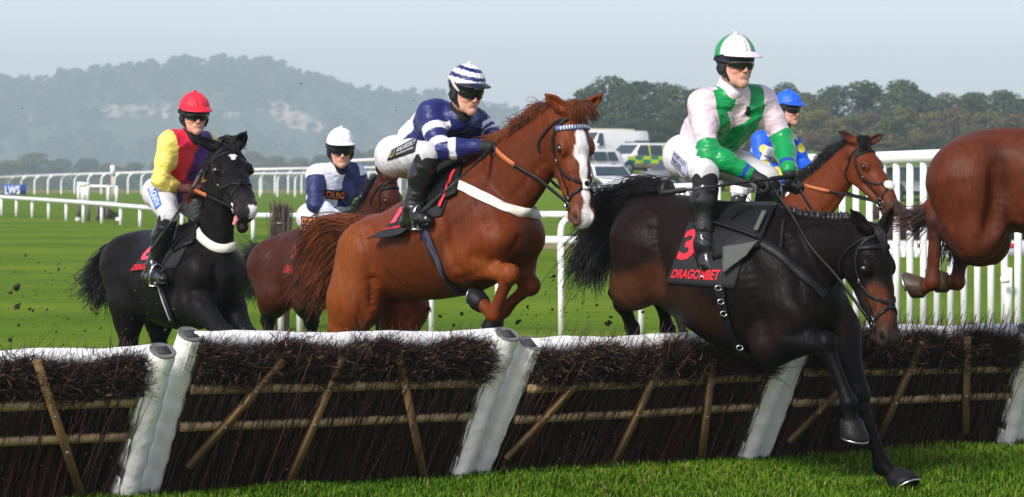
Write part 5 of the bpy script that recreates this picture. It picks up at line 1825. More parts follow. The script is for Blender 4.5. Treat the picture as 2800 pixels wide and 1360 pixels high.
def helmet(K, colfn, cap_m, under_m=None, peak=True, peak_col=None, peak_len=.055, peak_drop=.0, pompom=True, goggle_strap=None, goggle_frame=None, badge=True, cradle=None):
    """skull cap under a silk cover, peak, ear harness, goggles; canonical head frame"""
    T, root, s = K['T'], K['root'], K['s']
    um = under_m or harness_m
    # cover: ellipsoid shell down to a rim that dips at the back
    c0, rad = V(-.004, 0, .048), V(.127, .104, .118)
    nu, nv = 22, 40
    G = np.zeros((nu, nv + 1, 3)); N = np.zeros((nu, nv + 1, 3)); D = np.zeros((nu, nv + 1, 3))
    for i in range(nu):
        for j in range(nv + 1):
            az = j * 2 * math.pi / nv
            rim = math.radians(0) + math.radians(13) * math.cos(az)         # higher in front
            el = math.pi / 2 - (i / (nu - 1)) * (math.pi / 2 - rim)
            d = V(math.cos(el) * math.cos(az), math.cos(el) * math.sin(az), math.sin(el))
            wr = 1 + .010 * math.sin(az * 9 + 3 * math.sin(el * 3)) * math.sin((i / (nu - 1)) * math.pi) + .006 * math.sin(az * 17 + i)
            G[i, j] = c0 + d * rad * wr
            N[i, j] = d / rad
            D[i, j] = (az, el, i / (nu - 1))
    N /= np.linalg.norm(N, axis=2)[..., None]
    v, f = shell_vf(G, N, .004)
    cc = colfn(G.reshape(-1, 3), D.reshape(-1, 3))
    W = np.array([T(*x) for x in v])
    hel = mk('helmet', W, f, cap_m, root, col=np.vstack([cc, cc]))
    if pompom:
        e = Field(.004); e.ell(T(-.004, 0, .170), V(.014, .014, .010) * s, K['R'], .002)
        ev, ef = e.build()
        mk('cap_button', ev, ef, cap_m, hel, col=np.tile(cc[0], (len(ev), 1)))
    # under shell (visible band below the cover)
    G2 = np.zeros((8, nv + 1, 3)); N2 = np.zeros((8, nv + 1, 3))
    for i in range(8):
        for j in range(nv + 1):
            az = j * 2 * math.pi / nv
            top = math.radians(24)
            bot = math.radians(-12) - math.radians(30) * (1 - math.cos(az)) / 2
            el = top + (bot - top) * i / 7
            d = V(math.cos(el) * math.cos(az), math.cos(el) * math.sin(az), math.sin(el))
            G2[i, j] = c0 + d * rad * (.965 - .02 * (i / 7))
            N2[i, j] = unit(d / rad)
    v, f = shell_vf(G2, N2, .006)
    mk('skull_cap', np.array([T(*x) for x in v]), f, um, hel)
    # peak
    if peak:
        nu2, nv2 = 8, 21
        G3 = np.zeros((nu2, nv2, 3)); N3 = np.zeros((nu2, nv2, 3))
        for i in range(nu2):
            for j in range(nv2):
                az = math.radians(-72 + 144 * j / (nv2 - 1))
                t = i / (nu2 - 1)
                ln = peak_len * max(0, math.cos(az * 1.2)) ** .6
                el = math.radians(15) + math.radians(13) * (math.cos(az) - 1)
                d = V(math.cos(el) * math.cos(az), math.cos(el) * math.sin(az), math.sin(el))
                p = c0 + d * rad * .995
                p = p + V(math.cos(az * .7), math.sin(az * .7), -.22 - peak_drop - .25 * t) * ln * t
                G3[i, j] = p
                N3[i, j] = unit(V(.25, 0, 1))
        v, f = shell_vf(G3, N3, .0035)
        pc = np.tile(np.array(peak_col if peak_col is not None else cc[len(cc) // 2]), (len(v), 1))
        mk('peak', np.array([T(*x) for x in v]), f, cap_m, hel, col=pc)
    if badge:
        p = V(.119, 0, .018)
        q = np.array([T(.1225 - .9 * y * y, y, .048) for y in np.linspace(-.026, .026, 7)])
        v, f = tube_vf(q, .0075 * s, 8, True, .003 * s)
        mk('badge', v, f, badge_m, hel)
    # ear pads, harness
    for sg in (1, -1):
        e = Field(.004)
        e.ell(T(-.006, sg * .086, -.012), V(.034, .014, .045) * s, K['R'], .01)
        e.cone(T(.008, sg * .084, -.03), .013 * s, T(.034, sg * .056, -.078), .008 * s, .015)
        e.cone(T(.034, sg * .056, -.078), .008 * s, T(.050, sg * .026, -.108), .006 * s, .01)
        e.cone(T(.050, sg * .026, -.108), .006 * s, T(.054, 0, -.115), .007 * s, .01)
        e.cone(T(-.03, sg * .086, -.02), .012 * s, T(.02, sg * .078, -.06), .008 * s, .01)
        ev, ef = e.build()
        mk('chin_harness', ev, ef, harness_m, hel)
    # goggles
    nl, nh = 25, 9
    G4 = np.zeros((nh, nl, 3)); N4 = np.zeros((nh, nl, 3))
    for i in range(nh):
        for j in range(nl):
            a = (j / (nl - 1) - .5) * 2
            b = (i / (nh - 1) - .5) * 2
            az = a * math.radians(60)
            notch = max(0, 1 - (abs(a) / .16)) * .55 if b > 0 else 0
            hh = .031 * (1 - .35 * abs(a) ** 3)
            z = .012 - b * hh * (1 - notch * (b > 0)) 
            r = .104 - .006 * b * b
            G4[i, j] = (r * math.cos(az) * 1.07 - .004 + .006, r * math.sin(az) * .90, z)
            N4[i, j] = unit((math.cos(az), math.sin(az), -.1 * b))
    v, f = shell_vf(G4, N4, .012)
    gog = mk('goggles', np.array([T(*x) for x in v]), f, lens_m, root)
    edge = np.vstack([G4[0], G4[1:, -1], G4[-1, ::-1], G4[::-1, 0]])
    v, f = tube_vf(np.array([T(*x) for x in edge]), .0036 * s, 6, False)
    mk('goggle_frame', v, f, goggle_frame or frame_m, gog)
    for sg in (1, -1):
        pts = [V(.052, sg * .083, .016), V(.01, sg * .104, .022), V(-.06, sg * .098, .03), V(-.125, sg * .03, .04)]
        if goggle_strap: pts = [V(.052, sg * .083, .016), V(.025, sg * .101, .040), V(-.005, sg * .110, .075), V(-.05, sg * .108, .085), V(-.13, sg * .02, .08)]
        v, f = tube_vf(np.array([T(*x) for x in spline(np.array(pts), 5)]), .009 * s, 6, True, .002)
        mk('goggle_strap', v, f, goggle_strap or harness_m, gog)
    return hel

def whip(label, pts, r0, r1, flap=True, m=None):
    pts = np.array(pts)
    q = spline(pts, 8)
    rr = np.linspace(r0, r1, len(q))
    mb = MB()
    mb.tube(q, rr, 8)
    root = thing('whip', label, 'whip', pts[0])
    mb.build('shaft', whip_m, root)
    d = unit(q[1] - q[0])
    h = MB()
    h.tube([q[0] - d * .02, q[0] + d * .005, q[0] + d * .14, q[0] + d * .16], [r0 * 1.9, r0 * 1.6, r0 * 1.5, r0], 10)
    h.build('handle', m or leather, root)
    if flap:
        e = unit(q[-1] - q[-2])
        f = MB()
        v, ff = tube_vf([q[-1] - e * .17, q[-1] - e * .15, q[-1] - e * .02, q[-1] + e * .01], [r1, .015, .016, .012], 8, True, [r1, .007, .007, .006])
        f.add(v, ff)
        f.build('flap', whip_m, root)
    return root
# ---------------------------------------------------------------- the five riders
def C_(r, g, b): return np.array(lin((r, g, b)))
WHT, NAVY = C_(225, 226, 232), C_(28, 33, 92)

def pat_D(a):
    c = np.tile(C_(218, 196, 203), (len(a['v']), 1))
    GRN = C_(8, 140, 72)
    lower = ((a['reg'] == 2) | (a['reg'] == 4))
    up_ = ((a['reg'] == 1) | (a['reg'] == 3)) & (a['t'] > .80)
    c[lower | up_] = GRN
    cuff = ((a['reg'] == 2) | (a['reg'] == 4)) & (a['t'] > .83) & (a['t'] < .93)
    c[cuff] = C_(35, 62, 150)
    to = a['reg'] == 0
    # chevron: V band on the chest, open at the throat
    x = np.abs(a['lat']); h = a['h']
    arms_ = ((a['reg'] == 1) | (a['reg'] == 3)) & (a['t'] < .05)
    f = a['n'] @ a['front']
    band = (to | arms_) & (h > .02 + x * 3.3) & (h < .70 + x * 3.6) & (f > -.05) & (x < .16)
    yoke = (to | arms_) & (h > .97) & (x > .045) & (x < .13)
    c[band | yoke] = GRN
    return c

def pat_C(a):
    c = np.tile(WHT, (len(a['v']), 1))
    to = a['reg'] == 0
    f = a['n'] @ a['front']
    c[to & ((a['sd'] > .03) & (f > .0) | (a['h'] > .93) & (a['sd'] > -.09))] = NAVY
    arm = ((a['reg'] == 1) | (a['reg'] == 3))
    t = a['t']
    c[arm] = NAVY
    c[arm & (((t > .40) & (t < .58)) | ((t > .78) & (t < .98)))] = WHT
    fo = ((a['reg'] == 2) | (a['reg'] == 4))
    c[fo] = NAVY
    c[fo & ((t > .16) & (t < .42))] = WHT
    return c

def pat_A(a):
    RED, PUR, YEL = C_(222, 28, 62), C_(72, 30, 132), C_(238, 216, 104)
    c = np.tile(YEL, (len(a['v']), 1))
    to = (a['reg'] == 0) | ((a['reg'] == 1) | (a['reg'] == 3)) & (a['t'] < .06) & (np.abs(a['lat']) < .16)
    hi = a['h'] > .42
    nearside = a['lat'] > -.01
    c[to & (hi == nearside)] = RED
    c[to & (hi != nearside)] = PUR
    return c

def pat_B(a):
    NV = C_(32, 40, 88)
    c = np.tile(C_(222, 224, 235), (len(a['v']), 1))
    to = a['reg'] == 0
    hi = a['h'] > .40
    nearside = a['lat'] > -.01
    c[to & (hi != nearside)] = NV
    c[((a['reg'] == 1) | (a['reg'] == 3)) & (a['t'] > .12)] = NV
    c[((a['reg'] == 2) | (a['reg'] == 4)) & (a['t'] < .10)] = NV
    c[((a['reg'] == 2) | (a['reg'] == 4)) & (a['t'] > .86) & (a['t'] < .93)] = C_(60, 140, 215)
    return c

def pat_E(a):
    BLU, YEL = C_(20, 86, 205), C_(240, 220, 70)
    c = np.tile(BLU, (len(a['v']), 1))
    c[(a['reg'] == 0) & (a['h'] > .75) & (a['sd'] < .06)] = YEL
    v = a['v']
    for k in range(9):
        s, e, w = (a['q']['sho_n'], a['q']['elb_n'], a['q']['wri_n']) if k % 2 else (a['q']['sho_f'], a['q']['elb_f'], a['q']['wri_f'])
        p = [s * .5 + e * .5, e, e * .5 + w * .5, s * .7 + e * .3, w * .9 + e * .1][k % 5]
        p = p + V(.03, -.05, .02) * (1 if k % 3 else -1)
        c[np.linalg.norm(v - p, axis=1) < .045] = YEL
    return c

jD = jockey(hD, Z4, dict(hip_n=(545, 645, .13), hip_f=(690, 650, -.13), sho_n=(620, 388, .19), sho_f=(918, 372, -.18), elb_n=(655, 620, .26), elb_f=(1008, 560, -.24),
    wri_n=(852, 722, .10), wri_f=(1037, 700, -.08), han_n=(918, 762, .07), han_f=(1048, 762, -.06), kne_n=(640, 715, .31), kne_f=(935, 745, -.24),
    ank_n=(640, 1055, .33), ank_f=(960, 1010, -.3), hee_n=(618, 1140, .31), hee_f=(940, 1090, -.3), toe_n=(690, 1188, .35), toe_f=(1000, 1130, -.32), sad_top=(840, 830)),
    dict(c=(782, 205), yaw=30, pitch=-4, dy=-.05), 'person in shiny white and green silks and quartered cap, riding the foremost dark horse',
    silk('satin', .27), pat_D, rad=1.07, loose=.017, head_s=1.06, seed=1, neckwear=mat('pink_white_stock', lin((214, 200, 205)), .6, .1, 40, .3, 80))
jC = jockey(hC, Z3, dict(hip_n=(440, 440, .13), hip_f=(560, 440, -.13), sho_n=(584, 250, .18), sho_f=(790, 290, -.18), elb_n=(632, 408, .25), elb_f=(850, 345, -.22),
    wri_n=(795, 392, .10), wri_f=(866, 372, -.06), han_n=(848, 396, .07), han_f=(884, 392, -.05), kne_n=(578, 425, .31), kne_f=(720, 440, -.28),
    ank_n=(515, 655, .34), ank_f=(720, 660, -.3), hee_n=(492, 725, .32), hee_f=(700, 730, -.3), toe_n=(588, 705, .36), toe_f=(790, 710, -.32), sad_top=(640, 560)),
    dict(c=(742, 160), yaw=34, pitch=-14, dy=-.1), 'person in navy and white hooped silks and striped cap, crouched on the chestnut horse',
    silk('satin2', .40), pat_C, rad=1.09, head_s=1.04, seed=2)
jA = jockey(hA, Z1, dict(hip_n=(400, 525, .13), hip_f=(505, 535, -.13), sho_n=(438, 285, .19), sho_f=(620, 290, -.17), elb_n=(402, 465, .25), elb_f=(652, 430, -.22),
    wri_n=(482, 497, .10), wri_f=(618, 490, -.08), han_n=(540, 503, .07), han_f=(590, 500, -.04), kne_n=(443, 625, .29), kne_f=(578, 610, -.25),
    ank_n=(375, 850, .33), ank_f=(560, 860, -.3), hee_n=(342, 918, .31), hee_f=(540, 930, -.3), toe_n=(425, 920, .38), toe_f=(620, 920, -.32), sad_top=(520, 690)),
    dict(c=(560, 165), yaw=22, pitch=-8, dy=-.05), 'person in a red cap and red, purple and yellow silks, riding the black horse',
    silk('cotton', .6), pat_A, rad=1.0, head_s=1.03, seed=3, glove=glove_brown)
jB = jockey(hB, Z2, dict(hip_n=(425, 530, .13), hip_f=(560, 535, -.13), sho_n=(440, 295, .19), sho_f=(668, 290, -.18), elb_n=(438, 455, .26), elb_f=(722, 425, -.24),
    wri_n=(572, 528, .10), wri_f=(688, 480, -.08), han_n=(638, 548, .07), han_f=(700, 520, -.05), kne_n=(480, 650, .3), kne_f=(650, 640, -.26),
    ank_n=(440, 900, .33), ank_f=(620, 900, -.3), hee_n=(410, 970, .31), hee_f=(600, 970, -.3), toe_n=(500, 970, .36), toe_f=(690, 960, -.32), sad_top=(560, 700)),
    dict(c=(578, 160), yaw=12, pitch=-12, dy=-.05), 'person in a plain white cap and white and navy silks, riding behind the chestnut',
    silk('cotton2', .55), pat_B, rad=1.0, head_s=1.04, seed=4)
jE = jockey(hE, Z4, dict(hip_n=(830, 745, .13), hip_f=(940, 750, -.13), sho_n=(900, 560, .17), sho_f=(1060, 580, -.17), elb_n=(905, 680, .25), elb_f=(1112, 680, -.22),
    wri_n=(1040, 760, .10), wri_f=(1150, 735, -.06), han_n=(1085, 775, .07), han_f=(1165, 765, -.05), kne_n=(800, 812, .3), kne_f=(990, 790, -.26),
    ank_n=(790, 970, .33), ank_f=(960, 960, -.3), hee_n=(770, 1010, .31), hee_f=(940, 1010, -.3), toe_n=(830, 1015, .36), toe_f=(1000, 1010, -.32), sad_top=(900, 860)),
    dict(c=(1032, 420), yaw=48, pitch=-6, dy=-.05), 'person in a blue cap and blue and yellow silks, half hidden behind the green sleeve',
    silk('cotton3', .5), pat_E, rad=1.0, head_s=1.03, seed=5)

# caps
def cap_quarter(G, D):
    az = D[:, 0]; c = np.tile(C_(226, 208, 214), (len(G), 1))
    a = (az + math.pi / 4) % (2 * math.pi)
    q = (a // (math.pi / 2)).astype(int)
    c[(np.sin(az - .25) > 0) ^ (np.cos(az - .25) < -.1)] = C_(8, 140, 72)
    return c
def cap_hoops(G, D):
    c = np.tile(WHT, (len(G), 1))
    z = G[:, 2] + .006 * np.sin(D[:, 0])
    for lo, hi in ((.035, .058), (.084, .108), (.132, .149)):
        c[(z > lo) & (z < hi)] = NAVY
    return c
def cap_plain(*rgb):
    return lambda G, D: np.tile(C_(*rgb), (len(G), 1))
navy_cap = mat('navy_skull_cap', (.012, .016, .045), .45, .15, 30)
helmet(jD, cap_quarter, silk('satin', .27), navy_cap, peak_len=.062, peak_col=C_(226, 208, 214), goggle_frame=mat('brown_goggle_frame', (.05, .02, .012), .4))
helmet(jC, cap_hoops, silk('satin2', .4), None, peak_len=.05, peak_col=C_(16, 18, 40), peak_drop=-.1, goggle_strap=grey_plastic)
helmet(jA, cap_plain(226, 30, 52), silk('cotton', .6), None, peak_len=.05, peak_col=C_(214, 24, 46), peak_drop=.15)
helmet(jB, cap_plain(232, 232, 238), silk('cotton2', .55), None, peak_len=.03, peak_col=C_(225, 225, 232), badge=False)
helmet(jE, cap_plain(24, 92, 215), silk('cotton3', .5), None, peak_len=.055, peak_col=C_(20, 82, 200))
# ================================================================ tack, hair, lettering
def zp(z, *pts): return [(z[0] + x / z[2], z[1] + y / z[2]) for x, y in pts]

def cloth(A, z, quad, parent=None, mt=None, name='saddle_cloth', off=.012, n=14, m=14, th=.008):
    G, N = qpatch(A['bvh'], zp(z, *quad), n, m, off)
    v, f = shell_vf(G, N, th)
    return mk(name, v, f, mt or cloth_black, parent or A['root']), G, N

def hits(A, z, pts, off=.0):
    out = []
    for x, y in pts:
        h, n = camhit(A['bvh'], z[0] + x / z[2], z[1] + y / z[2], off)
        if h is not None: out.append(h)
    return out

def strap(A, z, pts, w, name, mt, th=.006, off=.004, wrap=None, parent=None, m=6):
    q = hits(A, z, pts)
    if wrap is not None: q = q + [surf(A['bvh'], q[-1] + np.asarray(x))[0] for x in wrap]
    v, f = strap_vf(A['bvh'], np.array(q), w, th, off, m)
    return mk(name, v, f, mt, parent or A['root'])

def crest(A, n=14, t0=.0, t1=1.0):
    """points along the top of the neck"""
    c = spline(np.array(A['nk'] + [A['Hd'](.0, 0, .02)]), 6)
    t = np.linspace(t0, t1, n) * (len(c) - 1)
    i = np.minimum(t.astype(int), len(c) - 2)
    q = c[i] + (c[i + 1] - c[i]) * (t - i)[:, None]
    T = np.gradient(q, axis=0)
    out = []
    for p, d in zip(q, T):
        d = unit(d)
        u = V(0, 0, 1) - A['fr'].fwd * .35
        u = unit(u - (u @ d) * d)
        loc, nn, i_, dd = A['bvh'].ray_cast(Vector(p + u * .8), Vector(-u))
        out.append((V(*loc) if loc is not None else p + u * .1, u, d))
    return out

hair_black = mat('hair_black', (.009, .008, .008), .45, .3, 20, spec=.5)
hair_red = mat('hair_chestnut', (.17, .043, .010), .5, .4, 10, spec=.4, var2=((.055, .015, .006), 7, .42, .62))
hair_brown = mat('hair_dark_bay', (.075, .022, .012), .5, .4, 10, spec=.5, var2=((.02, .010, .008), 6, .45, .65))

def mane(A, mt, back, lift, droop, n, seed, t0=.12, t1=1.0, w0=.006, jit=.02, side=0.0):
    cs = crest(A, 12, t0, t1)
    fw, nr = A['fr'].fwd, A['fr'].near
    g = []
    for k, (p, u, d) in enumerate(cs):
        e = .7 + .3 * math.sin(k * 2.1 + seed)
        b_ = -d * .55 - fw * .45
        g.append(np.array([p - u * .012, p + u * .03 * lift + b_ * back * .25 * e, p + u * .045 * lift * e + b_ * back * .65 * e + nr * side * .4, p + u * (.05 * lift - droop) * e + b_ * back * e + nr * side]))
    v, f = strands(g, n, .006, jit, w0, .0012, seed, .03, 9)
    return mk('mane', v, f, mt, A['root'])

def tail(A, z, guides, mt, n, seed, j0=.012, j1=.05, w0=.006, root_r=.035, dock=True, curl=.05, lmin=.5):
    fr = A['fr'].at(z)
    g = [np.array([fr.J(*p) for p in gg]) for gg in guides]
    v, f = strands(g, n, j0, j1, w0, .0013, seed, curl, 14, lmin)
    t = mk('tail', v, f, mt, A['root'])
    if dock:
        q = spline(np.array([g[0][0] + A['fr'].fwd * .06, g[0][0], g[0][1] * .75 + g[0][0] * .25, g[0][1]]), 4)
        v, f = tube_vf(q, np.linspace(root_r * 1.2, root_r * .6, len(q)), 10)
        mk('dock', v, f, mt, t)
    return t

# ---------------- dark horse (foremost)
cl, G, N = cloth(hD, Z5, [(462, 188), (720, 135), (640, 440), (378, 418)], n=18, m=18)
decal_text('numeral', '3', G, N, .03, .14, .26, .62, .004, red_print, cl, .03)
decal_text('lettering', 'DRAGONBET', G, N, .05, .77, .74, .91, .004, red_print, cl, .02)
sd_, G2, N2 = cloth(hD, Z5, [(545, 118), (800, 120), (735, 285), (560, 330)], mt=leather, name='saddle', off=.028, n=12, m=12, th=.018)
fl, G3, N3 = cloth(hD, Z5, [(606, 288), (738, 268), (690, 318), (607, 388)], mt=felt_grey, name='felt_pad', off=.045, n=8, m=8)
strap(hD, Z5, [(548, 196), (600, 210), (650, 226), (700, 243), (735, 258)], .020, 'breast_strap', leather, off=.052)
strap(hD, Z5, [(722, 248), (760, 275), (810, 305), (860, 350), (910, 395), (955, 432), (985, 470)], .058, 'breastplate', leather, .008, .008)
strap(hD, Z5, [(828, 175), (822, 230), (816, 285)], .020, 'neck_strap', leather)
strap(hD, Z5, [(782, 110), (760, 165), (728, 235)], .028, 'saddle_flap_edge', felt_grey, off=.05)
gi = strap(hD, Z5, [(586, 430), (592, 490), (604, 545), (630, 620), (660, 672), (700, 698)], .062, 'girth', leather, .008, .012)
for (x, y) in ((586, 436), (596, 486), (606, 530), (665, 655)):
    h, n = camhit(hD['bvh'], *zp(Z5, (x, y))[0], .028)
    if h is not None:
        ring = [h + (V(1, 0, 0) * math.cos(t) * 1.3 + V(0, 0, 1) * math.sin(t)) * .014 for t in np.linspace(0, 6.283, 13)]
        v, f = tube_vf(np.array(ring), .003, 5, False)
        mk('buckle', v, f, steel, gi)
rings = bridle(hD)
# running martingale ring on the rein and plaited mane
for k, (p, u, d) in enumerate(crest(hD, 17, .22, .93)):
    e = Field(.004)
    e.ell(p + u * .008, (.019, .022, .022), np.stack([unit(d), unit(np.cross(d, u)), u], 1), .004)
    e.sph(p + u * .028 - d * .0, .013, .008)
    ev, ef = e.build()
    ev = ev + unit_rows_noise(ev, ef, .004)
    mk('mane_plait', ev, ef, hair_black, hD['root'])
mane(hD, hair_black, .03, .7, .02, 500, 3, .12, 1.0, .004, .008)
fk = [np.array([hD['Hd'](-.005, y, .055), hD['Hd'](.03, y * .8, .085), hD['Hd'](.08, y * .4, .088), hD['Hd'](.13, y * .2, .080)]) for y in (-.03, 0, .03)]
v, f = strands(fk, 160, .006, .006, .004, .001, 5, .01, 8)
mk('forelock', v, f, hair_black, hD['root'])
tail(hD, Z4, [[(430, 800), (340, 775), (250, 800), (150, 830), (70, 870)], [(425, 805), (330, 800), (215, 870), (130, 985), (85, 1110), (30, 1240)], [(415, 815), (310, 830), (215, 930), (155, 1050), (110, 1140), (95, 1240)], [(405, 830), (320, 880), (240, 960), (190, 1050), (150, 1110), (130, 1180)]], hair_black, 3400, 21, .026, .065, .0028, .05, curl=.07, lmin=.35)
hndD = [jD['q']['han_n'] + jD['fwd'] * .03, jD['q']['han_f'] + jD['fwd'] * .03]
rein(hD, rings[0], hndD[0], sag=.0, grip=False, width=.018)
rein(hD, rings[1], hndD[1], sag=.02, grip=False, side=-1)

# ---------------- chestnut
cl, G, N = cloth(hC, Z3, [(500, 600), (705, 515), (640, 690), (405, 745)], n=18, m=18)
flap = np.zeros((7, 9, 3)); fn_ = np.zeros((7, 9, 3))
for i in range(7):
    for j in range(9):
        t = i / 6
        u = j / 8
        b0 = G[-1, int(u * 9)]
        nn0 = N[-1, int(u * 9)]
        flap[i, j] = b0 + nn0 * (.07 * t + .015 * math.sin(u * 7) * t) + (-hC['fr'].fwd * .085 * (1 - .5 * u) - V(0, 0, .085)) * t
        fn_[i, j] = unit(nn0 + V(0, 0, .5))
v, f = shell_vf(flap, fn_, .006)
fl = mk('lifted_flap', v, f, cloth_black, cl)
decal_text('numeral', '1', G, N, .04, .42, .14, .88, .005, pink_print, cl, .03)
decal_text('lettering', 'DRAGONBET', flap, fn_, .02, .03, .72, .30, .005, red_print, fl, .02)
sdl, G2, N2 = cloth(hC, Z3, [(560, 540), (735, 455), (705, 600), (590, 660)], mt=leather, name='saddle', off=.03, n=12, m=12, th=.02)
for k in range(6):
    u = .2 + .12 * k
    q = np.array([G2[i, int(u * 11)] + N2[i, int(u * 11)] * .004 for i in range(1, 10)])
    v, f = tube_vf(q, .006, 5)
    mk('saddle_rib', v, f, leather, sdl)
strap(hC, Z3, [(706, 505), (690, 535), (672, 580), (655, 620), (640, 652)], .022, 'red_girth_strap', red_print, off=.03)
strap(hC, Z3, [(622, 535), (660, 540), (700, 556), (760, 582), (820, 611), (880, 642), (930, 662), (975, 672), (1010, 672)], .062, 'breast_girth', fleece, .010, .006, wrap=[V(.10, .1, 0), V(.1, .25, .03)])
gi = strap(hC, Z3, [(562, 740), (585, 800), (612, 860), (640, 920), (675, 975), (722, 1018)], .062, 'girth', girth_blue, .008, .008)
strap(hC, Z3, [(585, 800), (610, 850), (632, 900), (655, 950), (690, 1000), (715, 1015)], .010, 'girth_buckle_strap', felt_grey, .004, .018, parent=gi)
rings = bridle(hC, 'pale', browband=(mat('blue_browband', (.10, .14, .30), .5), mat('white_bead', (.75, .76, .8), .4)))
mane(hC, hair_red, .16, 1.0, .05, 3600, 8, .10, 1.0, .0022, .035)
fk = [np.array([hC['Hd'](-.01, y, .05), hC['Hd'](-.03, y * 1.3, .10), hC['Hd'](.02, y * 1.6, .12), hC['Hd'](.075, y * 1.9 - .02, .095)]) for y in (-.05, -.02, .02, .05)]
v, f = strands(fk, 520, .010, .014, .0026, .0008, 6, .02, 9)
mk('forelock', v, f, hair_red, hC['root'])
tail(hC, Z3, [[(300, 735), (215, 712), (140, 715), (80, 745), (50, 800), (70, 860)], [(295, 745), (200, 735), (120, 770), (75, 850), (45, 940), (5, 1010)], [(288, 755), (210, 770), (140, 840), (105, 920), (80, 990), (30, 1045)], [(268, 775), (215, 820), (165, 890), (130, 960), (100, 1010), (75, 1060)], [(262, 790), (230, 850), (195, 910), (160, 960), (140, 1000), (120, 1060)]], hair_red, 4600, 31, .024, .050, .0028, .05, curl=.06, lmin=.25)
rein(hC, rings[0], jC['q']['han_n'] + jC['fwd'] * .03, sag=-.01, width=.020)
rein(hC, rings[1], jC['q']['han_f'] + jC['fwd'] * .03, sag=.02, side=-1)

# ---------------- black
cl, G, N = cloth(hA, Z1, [(385, 735), (570, 685), (480, 870), (268, 885)])
decal_text('numeral', '6', G, N, .03, .12, .30, .70, .006, pink_print, cl, .03)
decal_text('lettering', 'DRAGONBET', G, N, .02, .80, .62, .98, .006, red_print, cl, .02)
cloth(hA, Z1, [(480, 690), (590, 665), (560, 760), (470, 800)], mt=leather, name='saddle', off=.03, n=10, m=10, th=.02)
strap(hA, Z1, [(500, 728), (535, 705), (565, 690), (585, 715), (620, 750), (660, 772), (700, 778), (732, 770)], .062, 'breast_girth', fleece, .010, .006, wrap=[V(.03, .12, .02), V(.0, .25, .08)])
gi = strap(hA, Z1, [(402, 945), (420, 1000), (440, 1050), (465, 1115)], .05, 'girth', girth_blue, .008, .008)
strap(hA, Z1, [(402, 950), (416, 1000), (434, 1050), (455, 1100)], .010, 'girth_edge', fleece, .004, .018, parent=gi)
rings = bridle(hA)
fk = [np.array([hA['Hd'](-.01, y, .05), hA['Hd'](-.03, y * .9 - .01, .085), hA['Hd'](.01, y * .6 - .04, .10), hA['Hd'](.05, y * .6 - .07, .075)]) for y in (-.05, -.02, .02, .05)]
v, f = strands(fk, 380, .012, .016, .004, .001, 6, .02, 9)
mk('forelock', v, f, hair_black, hA['root'])
mane(hA, hair_black, .13, .9, .06, 900, 9, .1, 1.0, .005, .03, .05)
tail(hA, Z1, [[(215, 770), (160, 785), (120, 830), (95, 870), (50, 890)], [(210, 785), (150, 830), (120, 900), (90, 960), (60, 990)], [(205, 800), (165, 870), (150, 950), (145, 1010), (130, 1060)]], hair_black, 1900, 41, .024, .055, .0038, .04, curl=.06, lmin=.4)
rein(hA, rings[0], jA['q']['han_n'] + jA['fwd'] * .03, sag=.0, width=.018)
rein(hA, rings[1], jA['q']['han_f'] + jA['fwd'] * .03, sag=.02, side=-1)
# its tongue
e = Field(.006); e.chain([hA['Hd'](.46, .0, -.085), hA['Hd'](.52, .035, -.098), hA['Hd'](.55, .055, -.118)], [.018, .020, .014], .01, (hA['ez'], .5))
ev, ef = e.build()
mk('tongue', ev, ef, mat('tongue', (.45, .16, .15), .4, .1, 30), hA['root'])

# ---------------- brown bay behind
cl, G, N = cloth(hB, Z2, [(345, 625), (520, 600), (440, 860), (268, 835)])
decal_text('numeral', '9', G, N, .06, .10, .30, .62, .006, pink_print, cl, .02)
decal_text('lettering', 'DRAGONBET', G, N, .04, .76, .72, .95, .006, red_print, cl, .02)
rings = bridle(hB, cross=False)
mane(hB, hair_black, .10, .9, .05, 600, 4, .1, 1.0, .006, .03, .04)
tail(hB, Z2, [[(190, 700), (140, 690), (95, 690), (40, 660)], [(185, 715), (120, 730), (80, 800), (55, 850), (45, 870)], [(180, 735), (125, 780), (100, 850), (85, 920), (80, 950)], [(170, 760), (140, 820), (120, 880), (110, 900), (100, 940)]], hair_black, 1700, 51, .024, .05, .004, .04, curl=.06, lmin=.4)
rein(hB, rings[0], jB['q']['han_n'] + jB['fwd'] * .03, sag=.0)

# ---------------- bright bay behind
rings = bridle(hE, sheepskin=True)
mane(hE, hair_black, .16, 1.5, .05, 2200, 14, .15, 1.0, .0036, .03)
fk = [np.array([hE['Hd'](-.01, y, .05), hE['Hd'](-.02, y * 1.1 + .02, .085), hE['Hd'](.02, y * 1.1 + .05, .10), hE['Hd'](.07, y + .07, .075)]) for y in (-.05, -.02, .02, .05)]
v, f = strands(fk, 300, .012, .02, .005, .001, 6, .02, 9)
mk('forelock', v, f, hair_black, hE['root'])
rein(hE, rings[0], jE['q']['han_n'] + jE['fwd'] * .05, sag=.0)
rein(hE, rings[1], jE['q']['han_f'] + jE['fwd'] * .03, sag=.02, side=-1)
tail(hE, Z6, [[(-720, 680), (-780, 720), (-820, 850), (-830, 1000)], [(-720, 700), (-760, 760), (-780, 880), (-790, 1020)]], hair_black, 300, 52, .02, .05, .008, .04)

